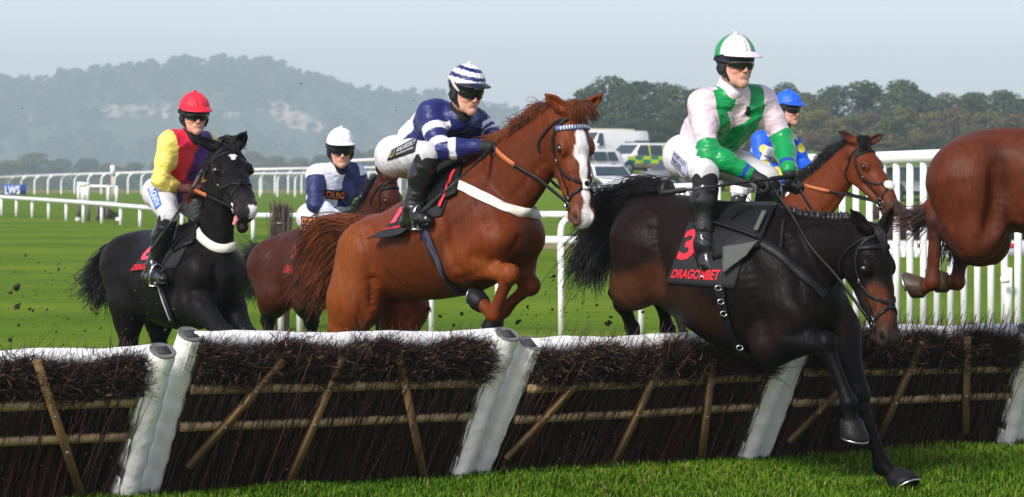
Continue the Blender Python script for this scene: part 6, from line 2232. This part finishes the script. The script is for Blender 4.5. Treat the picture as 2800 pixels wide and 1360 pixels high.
# ---------------- reddish bay, right edge
tail(hF, Z6, [[(885, 215, 0), (845, 290, .02), (828, 390, .05), (770, 490, .1), (660, 575, .1), (540, 600, .1), (420, 590, .1)], [(880, 235, 0), (850, 330, .02), (825, 430, .06), (770, 530, .1), (680, 600, .1), (560, 640, .1), (430, 650, .1)], [(878, 250, 0), (850, 360, .02), (825, 470, .05), (790, 550, .06), (700, 640, .06), (630, 720, .06), (610, 790, .06)]], hair_brown, 420, 61, .012, .030, .0028, .04, curl=.05, lmin=.45)
tail(hF, Z6, [[(890, 250, 0), (850, 420, -.02), (820, 600, -.05), (830, 780, -.08), (800, 880, -.1)], [(890, 260, 0), (860, 430, -.02), (840, 620, -.06), (850, 800, -.1), (840, 890, -.12)]], hair_black, 260, 62, .02, .05, .0035, .03, dock=False, curl=.06)

# ================================================================ prints on clothing
lab_grey = mat('grey_label', lin((176, 180, 200)), .6, .06, 20)
lab_black = mat('black_label', (.010, .010, .014), .6, .1, 20)
lab_blue = mat('blue_label', lin((30, 100, 205)), .6, .05, 20)
lab_white = mat('white_label', (.75, .75, .76), .6, .05, 20)
ink_navy = mat('navy_print', (.015, .018, .06), .6, .1, 20)
ink_white = mat('white_print', (.80, .80, .80), .6, .03, 20)
ink_gold = mat('gold_print', (.50, .36, .10), .5, .1, 20)
ink_orange = mat('orange_print', (.78, .20, .02), .6, .08, 20)
ink_red = mat('crimson_print', (.70, .02, .05), .6, .05, 20)
def patch(K, bvhk, z, quad, mt, name, n=8, m=12, off=.006):
    G, N = qpatch(K[bvhk], zp(z, *quad), n, m, off)
    v, f = shell_vf(G, N, .003)
    return mk(name, v, f, mt, K['root']), G, N
ZD, ZC, ZE, ZA = (1700, 80, 2.406), (1020, 160, 2.5025), (1880, 250, 3.3816), (400, 230, 3.05)
p, G, N = patch(jD, 'bbvh', ZD, [(350, 795), (432, 872), (440, 985), (328, 880)], lab_grey, 'thigh_label')
decal_text('lettering', 'HOSPITALITY', G, N, .04, .10, .96, .45, .003, ink_navy, p, .01)
decal_text('lettering', 'FINDER', G, N, .04, .52, .62, .85, .003, ink_navy, p, .01)
p, G, N = patch(jC, 'bbvh', ZC, [(130, 630), (305, 540), (290, 640), (100, 700)], lab_black, 'thigh_label')
decal_text('lettering', 'GOLD SECURITY', G, N, .28, .18, .97, .48, .003, ink_white, p, .005)
decal_text('lettering', 'Event Security Services', G, N, .30, .58, .92, .80, .003, ink_white, p)
decal_text('emblem', 'U', G, N, .06, .22, .20, .80, .003, ink_gold, p, .02)
p, G, N = patch(jA, 'bbvh', Z1, [(378, 480), (410, 575), (384, 597), (345, 503)], lab_blue, 'thigh_label')
decal_text('lettering', 'McGRATH', G, N, .06, .12, .95, .86, .003, ink_white, p, .01)
p, G, N = patch(jB, 'bbvh', Z2, [(366, 520), (458, 530), (442, 582), (368, 574)], lab_black, 'thigh_label')
decal_text('lettering', 'OLBG', G, N, .08, .15, .9, .85, .003, ink_orange, p, .02)
p, G, N = patch(jB, 'jbvh', Z2, [(487, 372), (610, 382), (596, 432), (494, 422)], lab_black, 'chest_label')
decal_text('lettering', 'OLBG', G, N, .06, .14, .95, .86, .003, ink_orange, p, .02)
p, G, N = patch(jE, 'jbvh', ZE, [(725, 508), (905, 540), (880, 672), (668, 635)], lab_white, 'chest_label')
decal_text('lettering', 'morrison', G, N, .06, .52, .96, .92, .003, ink_navy, p)
decal_text('emblem', 'o', G, N, .50, .10, .68, .45, .003, ink_red, p, .06)
p, G, N = patch(jE, 'bbvh', ZE, [(365, 880), (500, 900), (560, 960), (380, 930)], lab_white, 'thigh_label')
decal_text('emblem', 'o', G, N, .02, .05, .25, .9, .003, ink_red, p, .05)
# black heraldic beast embroidered on the green chevron
def emblem(K, z, cx, cy, s):
    pts = [(-.2, -1), (.15, -.95), (.05, -.7), (.45, -.75), (.75, -.4), (.4, -.45), (.6, -.1), (.9, .1), (.5, .1), (.75, .5), (.35, .4), (.5, .8), (.1, .6), (-.05, 1), (-.25, .6), (-.6, .75), (-.4, .35), (-.75, .25), (-.35, .05), (-.6, -.25), (-.2, -.2), (-.5, -.6), (-.15, -.6)]
    out = []
    for x, y in pts:
        h, n = camhit(K['jbvh'], z[0] + (cx + x * s) / z[2], z[1] + (cy + y * s * 1.3) / z[2], .004)
        out.append(h)
    c, n = camhit(K['jbvh'], z[0] + cx / z[2], z[1] + cy / z[2], .005)
    if c is None or any(o is None for o in out): return
    mk('emblem', np.vstack([out, [c]]), np.array([[i, (i + 1) % len(out), len(out)] for i in range(len(out))]), ink_navy if False else lab_black, K['root'], False)
emblem(jD, ZD, 828, 540, 30)

# ================================================================ whips
f4 = hD['fr'].at(Z4)
whip('long black whip held level by the rider in green and white', [f4.J(1052, 733, -.02), f4.J(915, 752, .16), f4.J(640, 788, .47), f4.J(430, 814, .55)], .0085, .0055)
f3 = hC['fr'].at(Z3)
whip('black whip slanting down past the boot of the rider in navy hoops', [f3.J(850, 400, .10), f3.J(810, 440, .20), f3.J(690, 550, .42), f3.J(556, 672, .50)], .0085, .0060)
f1 = hA['fr'].at(Z1)
whip('black whip with a pale grip held by the rider in the red cap', [f1.J(592, 425, .0), f1.J(552, 500, .10), f1.J(470, 630, .40), f1.J(362, 786, .50)], .0085, .0055, m=felt_grey)
# ================================================================ rails, wings, vehicles
white_pl = mat('white_rail_plastic', (.78, .78, .76), .4, .06, 2, .05, 20, var2=((.55, .54, .47), 1.2, .62, .85))
white_far = mat('white_rail_far', (.74, .74, .72), .5, .08, 1)
wood_grey = mat('weathered_post', (.12, .10, .085), .85, .25, 8, .4, 30)

def rail_thing(name, label, top, r, posts, pr, goose=0.0, mt=None):
    """rail along world points; posts [(x,y,ztop,zbase)]"""
    root = thing(name, label, 'rail', (top[0][0], top[0][1], 0))
    v, f = tube_vf(spline(np.array(top), 8), r, 10)
    mk('rail_bar', v, f, mt or white_pl, root)
    for (p, zb) in posts:
        p = np.asarray(p)
        if goose:
            g = goose
            q = spline(np.array([(p[0] - g, p[1], zb - .05), (p[0] - g, p[1], zb + (p[2] - zb) * .62), (p[0] - g * .75, p[1], zb + (p[2] - zb) * .85), (p[0], p[1], p[2])]), 5)
        else:
            q = np.array([(p[0], p[1], zb - .05), (p[0], p[1], p[2])])
        v, f = tube_vf(q, pr, 8)
        mk('post', v, f, mt or white_pl, root)
    return root
def lerp_px(tab, x):
    t = np.array(tab, float)
    return [np.interp(x, t[:, 0], t[:, k]) for k in range(1, t.shape[1])]

# far gooseneck rail: x, y_top, Y
T1 = [(-60, 492, 236), (8, 486, 240), (200, 478, 244), (408, 472, 246), (620, 466, 247), (800, 462, 247), (1100, 458, 250), (1420, 456, 254)]
pts = [P(x, y, Y) for x, y, Y in T1]
xs = np.concatenate([[4, 38], np.arange(72, 1420, 36.5)])
rail_thing('running_rail', 'far white running rail on bent posts along the left background', pts, .11, [(P(x, *lerp_px(T1, x)), float(ground_z((x - PCX) * lerp_px(T1, x)[1] / FPX, lerp_px(T1, x)[1]))) for x in xs], .085, .42, white_far)
T1b = [(560, 478, 215), (700, 476, 216), (900, 474, 218), (1050, 472, 220), (1300, 470, 222)]
rail_thing('running_rail', 'second far white rail just below the first, behind the white cap', [P(*t) for t in T1b], .09, [(P(x, *lerp_px(T1b, x)), 0.0) for x in np.arange(580, 1300, 48)], .075, .35, white_far)
T1c = [(960, 440, 300), (1060, 436, 300), (1150, 434, 300)]
rail_thing('running_rail', 'short distant white rail behind the white breeches of the navy rider', [P(*t) for t in T1c], .16, [(P(x, *lerp_px(T1c, x)), 0.0) for x in np.arange(970, 1150, 60)], .1, 0, white_far)
# nearer low rail
T2 = [(-60, 534, 126), (0, 539, 122), (210, 553, 106), (432, 571, 93), (560, 582, 85), (703, 590, 78), (900, 590, 71), (1200, 589, 64), (1460, 588, 60), (1572, 588, 58)]
xs = [4, 45, 88, 133, 181, 228, 278, 330, 383, 439, 497, 558, 622, 692, 770, 850, 935, 1025, 1120, 1220, 1325, 1432]
rail_thing('low_rail', 'long low white rail across the grass behind the black horse', [P(*t) for t in T2], .075, [(P(x, *lerp_px(T2, x)), 0.0) for x in xs], .055)
xb, Yb = 1545, 59
gn = rail_thing('rail_end', 'bent white post ending the low rail beside the chestnut horse nose', [P(1500, 587, 58.9), P(1560, 588, 58.5)], .07, [(P(1568, 589, 58.4), 0.0), (P(1452, 560, 62), 0.0)], .07, .25)
# close rail
T3 = [(765, 652, 32.4), (1100, 655, 32.2), (1452, 657, 32), (1690, 660, 31.8)]
rail_thing('close_rail', 'thick white rail close behind the hurdle, beside the chestnut chest', [P(*t) for t in T3], .047, [(P(x, *lerp_px(T3, x)), 0.0) for x in (768, 819, 1000, 1180, 1362, 1534)], .034)
rail_thing('marker_pole', 'slim white pole standing behind the hind leg of the dark horse', [P(1753, 700, 31.5), P(1754, 690, 31.5)], .034, [(P(1753, 695, 31.5), 0.0)], .034)
# birch bundle at the rail end
bb_ = thing('birch_bundle', 'upright bundle of birch tied to a post, left of the white and navy rider', 'fence end', (P(768, 900, 32.6)[0], 32.6, 0))
r = np.random.default_rng(5)
n = 420
a = r.random(n) * 6.28; rad = .085 * np.sqrt(r.random(n))
st = np.stack([P(768, 900, 32.6)[0] + rad * np.cos(a) * 1.05, 32.6 + rad * np.sin(a), np.zeros(n)], 1)
twigs('birch', bb_, st, np.tile(V(0, 0, 1), (n, 1)) + r.normal(0, .02, (n, 3)), r.uniform(1.25, 1.42, n), r.uniform(.005, .010, n), np.array([.085, .058, .042]) * r.uniform(.5, 1.5, n)[:, None], .02, 7)
for z_ in (.3, .8, 1.2):
    ring = [bb_.location + Vector((math.cos(t) * .095, math.sin(t) * .095, z_)) for t in np.linspace(0, 6.283, 15)]
    v, f = tube_vf(np.array([tuple(x) for x in ring]), .006, 5, False)
    mk('wire_tie', v, f, bolt_m, bb_)

# white frame and marker at left
wf = thing('white_frame', 'white post and rail frame on grey legs behind the low rail at left', 'frame', (P(260, 590, 108)[0], 108, 0))
Yf = 109.0
def zz(x, y, Y=Yf): return P(0 + x / 6.44, 480 + y / 6.44, Y)
for x0, y0, x1, y1, rr in ((1385, 150, 1385, 470, .05), (1545, 150, 1545, 470, .05), (1905, 180, 1905, 480, .05), (2055, 190, 2055, 500, .05)):
    mk('upright', *tube_vf([zz(x0, y0), zz(x1, y1)], .062, 8), white_far, wf)
for x0, y0, x1, y1 in ((1360, 150, 1580, 160), (1545, 185, 2075, 205), (1370, 470, 2070, 495)):
    mk('cross_bar', *tube_vf([zz(x0, y0), zz(x1, y1)], 0.055 if y0 > 160 else .075, 8), white_far, wf)
mk('board', *box_vf(zz(1470, 320), (.20, .03, .55)), white_far, wf, False)
for x0, y1 in ((1385, 760), (1555, 820), (1715, 820), (1890, 740)):
    mk('leg', *tube_vf([zz(x0, 470), zz(x0, y1)], .07, 8), wood_grey, wf)
for x0 in (1375, 2085):
    mk('foot_cap', *tube_vf([zz(x0, 740), zz(x0, 850)], .10, 8), white_far, wf)
bush_v, bush_f = crown_vf(555, 700, .5, 1.0, .05, 8, .1)
ob = mk('dark_shrub', bush_v * [1.1, .6, .62] + zz(1850, 800, 112) - V(0, 0, .05), bush_f, mat('dark_shrub_leaf', (.018, .028, .012), .8, .3, 2), smooth=False)
tag(ob, 'dark low shrub behind the white frame at left', 'shrub')
mp_ = thing('marker_post', 'tall slim white topped marker post behind the frame at left', 'post', (P(308, 545, 200)[0], 200, 0))
mk('post', *tube_vf([P(308, 545, 200), P(308, 480, 200)], .09, 8), mat('cream_post', (.55, .47, .36), .7), mp_)
mk('top', *tube_vf([P(308.5, 480, 200), P(308.5, 452, 200)], .17, 8), white_far, mp_)
# blue banner
bn = thing('banner', 'blue advertising banner with white letters on the far left rail', 'banner', tuple(P(40, 533, 236)))
mk('sheet', *box_vf(P(40, 519, 236), (1.85, .06, .82)), mat('banner_blue', lin((24, 70, 150)), .7), bn, False)
t, f, asp = text_vf('LWS', .02)
mk('lettering', np.array([P(40, 519, 236) + V(-.78 + 1.2 * x, -.04, -.36 + .68 * y) for x, y in t]), f, ink_white, bn, False)

# the wing: white picket fence
wing = thing('picket_wing', 'tall white picket wing fence behind the right end of the hurdle', 'fence', (P(2600, 900, 27.2)[0], 27.2, 0))
T4 = [(1690, 514, 48), (1800, 512, 46), (1960, 508, 43), (2040, 470, 30.5), (2174, 441, 28.6), (2400, 432, 27.8), (2609, 424, 27.2), (2900, 414, 26.4), (3100, 408, 26)]
far_ = [P(*t) for t in T4[:3]]; near_ = [P(*t) for t in T4[3:]]
for seg, rr in ((far_, .050), (near_, .058)):
    v, f = tube_vf(spline(np.array(seg), 10), rr, 14)
    mk('top_bar', v, f, white_pl, wing)
x = 2046.0
while x < 3050:
    y, Y = lerp_px(T4, x)
    p = P(x, y, Y)
    v, f = tube_vf([(p[0], p[1] + .02, -.02), (p[0], p[1] + .02, p[2] - .03)], .0335 * (1 + .03 * math.sin(x)), 12)
    mk('picket', v, f, white_pl, wing)
    x += 36.8 + .8 * math.sin(x * 1.7)
x = 1696.0
while x < 1975:
    y, Y = lerp_px(T4, x)
    p = P(x, y, Y)
    v, f = tube_vf([(p[0], p[1] + .02, -.02), (p[0], p[1] + .02, p[2] - .03)], .030, 8)
    mk('picket', v, f, white_pl, wing)
    x += 14.2
mk('joint_stub', *tube_vf([P(2756, 732, 26.75), P(2756, 900, 26.75)], .04, 12), white_pl, wing)
mk('tape_tie', *tube_vf([P(2736, 766, 26.6), P(2760, 766, 26.6)], .03, 10), ink_white, wing)

# brush fence with a lettered board beyond the wing
bf_ = thing('brush_fence', 'dark brush fence with a lettered board seen between the pickets at right', 'fence', (P(2600, 700, 62)[0], 62, 0))
Yq = 62.0
c0, c1 = P(2380, 560, Yq), P(2960, 560, Yq)
for k, (ya, yb) in enumerate(((560, 600), (608, 655))):
    a_, b2 = P(2380, ya, Yq), P(2960, yb, Yq)
    v, f = box_vf((a_ + b2) / 2, (b2[0] - a_[0], .35, abs(a_[2] - b2[2])))
    mk('brush_panel', v, f, mat('far_birch', (.030, .016, .012), .8, .4, 12, .6, 40, stretch=(1, 1, .2)), bf_, False)
mk('board', *box_vf(P(2670, 682, Yq - .3), (4.5, .05, .36)), mat('pale_board', lin((196, 198, 206)), .6, .1, 2), bf_, False)
for s_, px in (('AI', 2420), ('AL', 2500), ('L', 2712), ('AI', 2600)):
    t, f, asp = text_vf(s_, .02)
    mk('lettering', np.array([P(px, 706, Yq - .34) + V(.42 * x_ * len(s_) / 2, 0, .34 * y_) for x_, y_ in t]), f, ink_white, bf_, False)
for px in (2516, 2766):
    mk('emblem', *box_vf(P(px, 672, Yq - .335), (.10, .01, .10)), ink_red, bf_, False)

# ---------------------------------------------------------------- vehicles
glass_m = mat('car_glass', (.03, .045, .055), .08, .1, 3, coat=.5, rvar=.03)
tyre_m = mat('tyre', (.018, .018, .018), .8, .2, 10)
rim_m = mat('wheel_rim', (.30, .30, .30), .35, .1, 10, metal=.7)
lamp_m = mat('headlamp', (.70, .72, .72), .15, .1, 10)
trim_m = mat('dark_trim', (.02, .02, .022), .5, .2, 6)
hiv = mat('hi_vis_yellow', lin((205, 222, 40)), .5, .06, 2, var2=((.20, .15, .09), .8, .62, .9))
gren = mat('battenburg_green', lin((20, 140, 118)), .5, .06, 2, var2=((.18, .13, .08), .8, .66, .9))
mud = mat('mud_sill', (.20, .15, .10), .85, .3, 2)

def car(name, label, cat, px, Y, yaw, paint, L=4.6, W=1.85, H=1.68, style='suv', batten=False, zoff=0.0, hood=None):
    X = (px - PCX) * Y / FPX
    z0 = float(ground_z(X, Y)) + zoff
    c, s_ = math.cos(yaw), math.sin(yaw)
    def Wp(x, y, z): return V(X + x * c - y * s_, Y + x * s_ + y * c, z0 + z)
    root = thing(name, label, cat, (X, Y, z0))
    hl = L / 2
    if style == 'van':
        prof = [(-hl, .45), (-hl, H * .93), (-hl + .12, H), (hl - 1.75, H), (hl - 1.45, H * .96), (hl - .78, H * .58), (hl - .10, H * .46), (hl, H * .30), (hl, .40)]
        belt = H * .56
    else:
        prof = [(-hl, .45), (-hl + .02, H * .58), (-hl + .28, H * .92), (-hl + .6, H), (.25, H * .995), (.62, H * .94), (1.25, H * .64), (hl - .25, H * .55), (hl - .02, H * .42), (hl, .35)]
        belt = H * .60
    # body: side profile with tumblehome
    pr = np.array(prof)
    q = []
    for k in range(len(pr) - 1):
        for t in np.linspace(0, 1, 5)[:-1]: q.append(pr[k] * (1 - t) + pr[k + 1] * t)
    q.append(pr[-1]); q = np.array(q)
    n = len(q)
    cols = [-1, -.97, -.6, 0, .6, .97, 1]
    G = np.zeros((n, 7, 3))
    for i, (x, z) in enumerate(q):
        tum = 1 - .17 * max(0, (z - belt) / (H - belt)) ** 1.0 if z > belt else 1
        nose = 1 - .10 * max(0, (abs(x) - hl + .5) / .5) ** 2
        for j, a in enumerate(cols):
            G[i, j] = Wp(x, a * W / 2 * tum * nose, z - (.025 if abs(a) == 1 else 0) - .012 * (a * a))
    v, f = grid_vf(G)
    k0 = len(v)
    lowl = [Wp(x, a * W / 2, .30) for x in (-hl + .05, hl - .05) for a in (-1, 1)]
    sidev, sidef = [], []
    for sgn, col in ((0, 0), (1, 6)):
        base = len(v) + len(sidev)
        for i, (x, z) in enumerate(q):
            sidev.append(Wp(np.clip(x, -hl + .02, hl - .02), (-1 if sgn == 0 else 1) * W / 2 * .985, min(.42, z)))
        for i in range(n - 1):
            sidef.append((i * 7 + col, (i + 1) * 7 + col, base + i + 1, base + i))
    v = np.vstack([v, sidev])
    mk('body', v, np.vstack([f, np.array(sidef)]), paint, root)
    mk('underbody', *box_vf(Wp(0, 0, .36), (L - .15, W * .94, .22), np.array([[c, -s_, 0], [s_, c, 0], [0, 0, 1]])), trim_m, root, False)
    R = np.array([[c, -s_, 0], [s_, c, 0], [0, 0, 1]])
    def quad(nm, pts, mt):
        return mk(nm, np.array([Wp(*p) for p in pts]), np.array([[0, 1, 2, 3]]), mt, root, False)
    def yb(z): return W / 2 * (1 - .17 * max(0, (z - belt) / (H - belt))) + .012
    zt, zb = H * .93, belt + .03
    for sg in (-1, 1):
        if style == 'van':
            wins = [(hl - 1.72, hl - 1.05, hl - 1.72, hl - 1.42)]
        else:
            wins = [(.02, 1.02, .02, .58), (-.95, -.06, -.95, -.06), (-1.75, -1.03, -1.55, -1.03)]
        for a0, a1, t0, t1 in wins:
            quad('side_window', [(a0, sg * yb(zb), zb), (a1, sg * yb(zb), zb), (t1, sg * yb(zt), zt), (t0, sg * yb(zt), zt)], glass_m)
        for xw in (hl - .88, -hl + .85):
            th = np.linspace(0, 6.283, 25)[:-1]
            wv, wf_ = tube_vf([Wp(xw, sg * (W / 2 - .20), .34), Wp(xw, sg * (W / 2 - .19), .34), Wp(xw, sg * (W / 2 + .01), .34), Wp(xw, sg * (W / 2 + .02), .34)], [.30, .34, .34, .30], 22)
            wh = mk('wheel', wv, wf_, tyre_m, root)
            wv, wf_ = tube_vf([Wp(xw, sg * (W / 2 + .0), .34), Wp(xw, sg * (W / 2 + .025), .34)], [.22, .20], 16)
            mk('rim', wv, wf_, rim_m, wh)
            ar = [Wp(xw + .40 * math.cos(t), sg * (W / 2 + .004), .34 + .40 * math.sin(t)) for t in np.linspace(-.1, math.pi + .1, 15)]
            v, f = tube_vf(np.array(ar), .035, 6)
            mk('wheel_arch', v, f, trim_m, root)
        mk('mirror', *box_vf(Wp(hl - 1.25 if style != 'van' else hl - 1.1, sg * (W / 2 + .12), belt + .08), (.14, .2, .16), R), paint, root, False)
    if style == 'van':
        quad('windscreen', [(hl - .80, -W * .42, H * .60), (hl - .80, W * .42, H * .60), (hl - 1.42, W * .40, H * .95), (hl - 1.42, -W * .40, H * .95)], glass_m)
    else:
        quad('windscreen', [(1.235, -W * .44, H * .655), (1.235, W * .44, H * .655), (.655, W * .38, H * .94), (.655, -W * .38, H * .94)], glass_m)
        quad('rear_window', [(-hl + .05, W * .40, H * .64), (-hl + .05, -W * .40, H * .64), (-hl + .27, -W * .36, H * .90), (-hl + .27, W * .36, H * .90)], glass_m)
    mk('grille', *box_vf(Wp(hl + .005, 0, H * .36), (.04, W * .45, .20), R), trim_m, root, False)
    mk('bumper', *box_vf(Wp(hl - .02, 0, .34), (.14, W * .92, .16), R), trim_m if not batten else paint, root, False)
    mk('number_plate', *box_vf(Wp(hl + .065, 0, .42), (.02, .5, .11), R), ink_white, root, False)
    for sg in (-1, 1):
        mk('headlight', *box_vf(Wp(hl - .04, sg * W * .36, H * .42), (.10, .34, .14), R), lamp_m, root, False)
    if batten:
        cells = 7
        for sg in (-1, 1):
            for k in range(cells):
                x0 = -hl + .12 + k * (L - .9) / cells
                x1 = x0 + (L - .9) / cells
                for row, (za, zb_) in enumerate(((.62, .82), (.82, 1.0))):
                    quad('panel', [(x0, sg * (W / 2 + .008), za), (x1, sg * (W / 2 + .008), za), (x1, sg * (yb(zb_)), zb_), (x0, sg * (yb(zb_)), zb_)], hiv if (k + row) % 2 else gren)
            for a0, a1 in ((-1.03, -.95), (-.06, .02)):
                quad('pillar', [(a0, sg * (yb(belt) + .004), belt), (a1, sg * (yb(belt) + .004), belt), (a1, sg * (yb(zt) + .004), zt), (a0, sg * (yb(zt) + .004), zt)], hiv)
            quad('rear_pillar', [(-hl + .06, sg * (yb(belt) + .004), belt), (-1.75, sg * (yb(belt) + .004), belt), (-1.55, sg * (yb(zt) + .004), zt), (-1.8, sg * (yb(zt) + .004), zt)], hiv)
            quad('sill', [(-hl + 1.3, sg * (W / 2 + .006), .40), (hl - 1.35, sg * (W / 2 + .006), .40), (hl - 1.35, sg * (W / 2 + .008), .60), (-hl + 1.3, sg * (W / 2 + .008), .60)], mud)
            v, f = tube_vf([Wp(-1.6, sg * W * .36, H + .06), Wp(.4, sg * W * .36, H + .05)], .03, 6)
            mk('roof_bar', v, f, trim_m, root)
        mk('light_bar', *box_vf(Wp(-.4, 0, H + .08), (.3, 1.2, .12), R), trim_m, root, False)
    return root
paint_w = mat('white_paint', (.74, .74, .73), .3, .04, .5, coat=.4, var2=((.45, .40, .32), .9, .62, .9))
paint_s = mat('silver_paint', (.36, .38, .41), .35, .05, .5, metal=.4, coat=.4)
paint_g = mat('grey_paint', (.16, .16, .16), .4, .08, .5, coat=.2, var2=((.22, .16, .10), 1.0, .5, .75))
paint_c = mat('cream_paint', (.72, .66, .50), .4, .05, .5)
YW = math.radians(-142)
car('ambulance_car', 'muddy emergency estate car with yellow and green checks on the grass bank', 'car', 1746, 158, YW, paint_w, 4.7, 1.9, 1.72, 'suv', True)
car('van', 'white panel van behind the chequered car', 'van', 1660, 186, YW, paint_w, 5.6, 2.0, 2.25, 'van')
car('van', 'cream roofed white van furthest left, mostly behind the other van', 'van', 1628, 200, YW, paint_c, 5.8, 2.05, 2.55, 'van', zoff=-.15)
car('car', 'white car with pale bonnet low on the bank beside the chestnut nose', 'car', 1652, 130, math.radians(-72), paint_w, 4.5, 1.85, 1.48, 'suv', zoff=-.12)
car('car', 'muddy grey car half hidden by the white breeches', 'car', 1866, 134, YW, paint_g, 4.6, 1.9, 1.5, 'suv')
car('car', 'silver car seen through the white pickets', 'car', 2520, 124, math.radians(12), paint_s, 4.6, 1.8, 1.46, 'suv')
car('car', 'white car behind the chequered car, only its front wing showing', 'car', 1592, 152, YW, paint_w, 4.4, 1.8, 1.5, 'suv')

# ================================================================ flying turf
clod_m = mat('turf_clod', attr=True, rough=.9, var=.3, vscale=60, bump=.5, bscale=120)
r = np.random.default_rng(31)
protos = []
for k in range(4):
    e = Field(.006)
    for j in range(5):
        e.ell(r.normal(0, .010, 3), r.uniform(.006, .016, 3), None, .006)
    v, f = e.build()
    v = v + r.normal(0, .0015, v.shape)
    mb = MB(); mb.add(v, f, np.array([.028, .022, .012]))
    n = 16
    st = r.normal(0, .008, (n, 3)); dd = r.normal(0, 1, (n, 3))
    for a, b_ in zip(st, dd):
        b_ = unit(b_) * r.uniform(.015, .04)
        mb.tube([a, a + b_ * .5, a + b_ + r.normal(0, .005, 3)], [.0016, .0014, .0006], 3, True, np.array([.10, .11, .02]) if r.random() < .6 else np.array([.09, .06, .03]))
    o = mb.build('turf_clod', clod_m)
    protos.append(o.data); bpy.data.objects.remove(o)
def clods(lst, label, group):
    for px, py, Y, s in lst:
        o = bpy.data.objects.new('turf_clod', protos[int(px) % 4])
        COL.objects.link(o)
        s *= .55; o.location = P(px, py, Y); o.scale = (s, s, s)
        o.rotation_euler = (px % 6.28, py % 6.28, (px * py) % 6.28)
        tag(o, label, 'clod', group)
ZL = (0, 820, 2.317)
left = [(x / 2.317, 820 + y / 2.317, 19.5, s) for x, y, s in ((110, 45, 1.6), (185, 60, .8), (60, 250, 1.4), (120, 160, .9), (300, 60, .8), (360, 200, .7), (430, 120, .8), (610, 90, .9), (640, 180, .7), (1050, 190, .8), (1100, 60, .8))] + \
       [(46, 785, 19.5, 1.9), (30, 800, 19.5, 1.0), (160, 738, 19.5, 1.0), (205, 760, 19.5, .8), (70, 700, 19.5, .6), (232, 905, 19.5, 1.0), (90, 850, 19.5, .8), (250, 845, 19.5, .7)]
clods(left, 'small dark clod of turf flying in the air left of the black horse', 'clods flying behind the black horse')
mid_ = [(1000 + x / 2.317, 820 + y / 2.317, 18.2, s) for x, y, s in ((395, 60, 1.3), (470, 105, .8), (610, 90, 1.0), (800, 30, .7), (965, 140, 1.5), (1025, 45, .8), (1180, 60, .7), (1535, 150, 1.5), (1555, 110, .8), (1755, 75, .9), (1465, 35, .8), (560, 160, .9))] + [(1515, 755, 18.2, .9), (1460, 700, 18.2, .7), (1700, 850, 18.2, .7), (1450, 800, 18.2, .8)]
clods(mid_, 'small dark clod of turf flying between the chestnut and the dark horse', 'clods flying between the two leading horses')
sky_ = [(60, 297, 18, .7), (823, 229, 18, .75), (1653, 297, 18, .7), (1718, 293, 18, .8), (1083, 303, 18, .5), (410, 290, 18, .5), (1130, 276, 18, .5), (2366, 335, 18, .5)]
sky_ = [(a, b, c, d * .55) for a, b, c, d in sky_]
clods(sky_, 'tiny speck of turf flying high against the sky and hill', 'specks of turf in the sky')
# finer crumbs and grass bits: nobody could count them
mb = MB()
for k in range(420):
    side = r.random() < .6
    if side: px, py, Y = r.normal(130, 120), r.normal(840, 70), r.uniform(18.5, 22)
    else: px, py, Y = r.normal(1500, 130), r.normal(850, 60), r.uniform(17.5, 19)
    p = P(px, py, Y)
    if p[2] < .1: continue
    s = r.uniform(.002, .007)
    if r.random() < .35:
        d = unit(r.normal(size=3)) * r.uniform(.01, .035)
        mb.tube([p, p + d], [.0015, .0008], 3, True, np.array([.13, .13, .03]))
    else:
        v, f = box_vf(p, (s, s * 1.4, s), np.array(Matrix.Rotation(r.random() * 6, 3, unit(r.normal(size=3)))))
        mb.add(v, f, np.array([.03, .024, .014]))
tag(mb.build('turf_crumbs', clod_m, smooth=False), 'fine crumbs of earth and grass thrown up by the hooves', 'turf', kind='stuff')
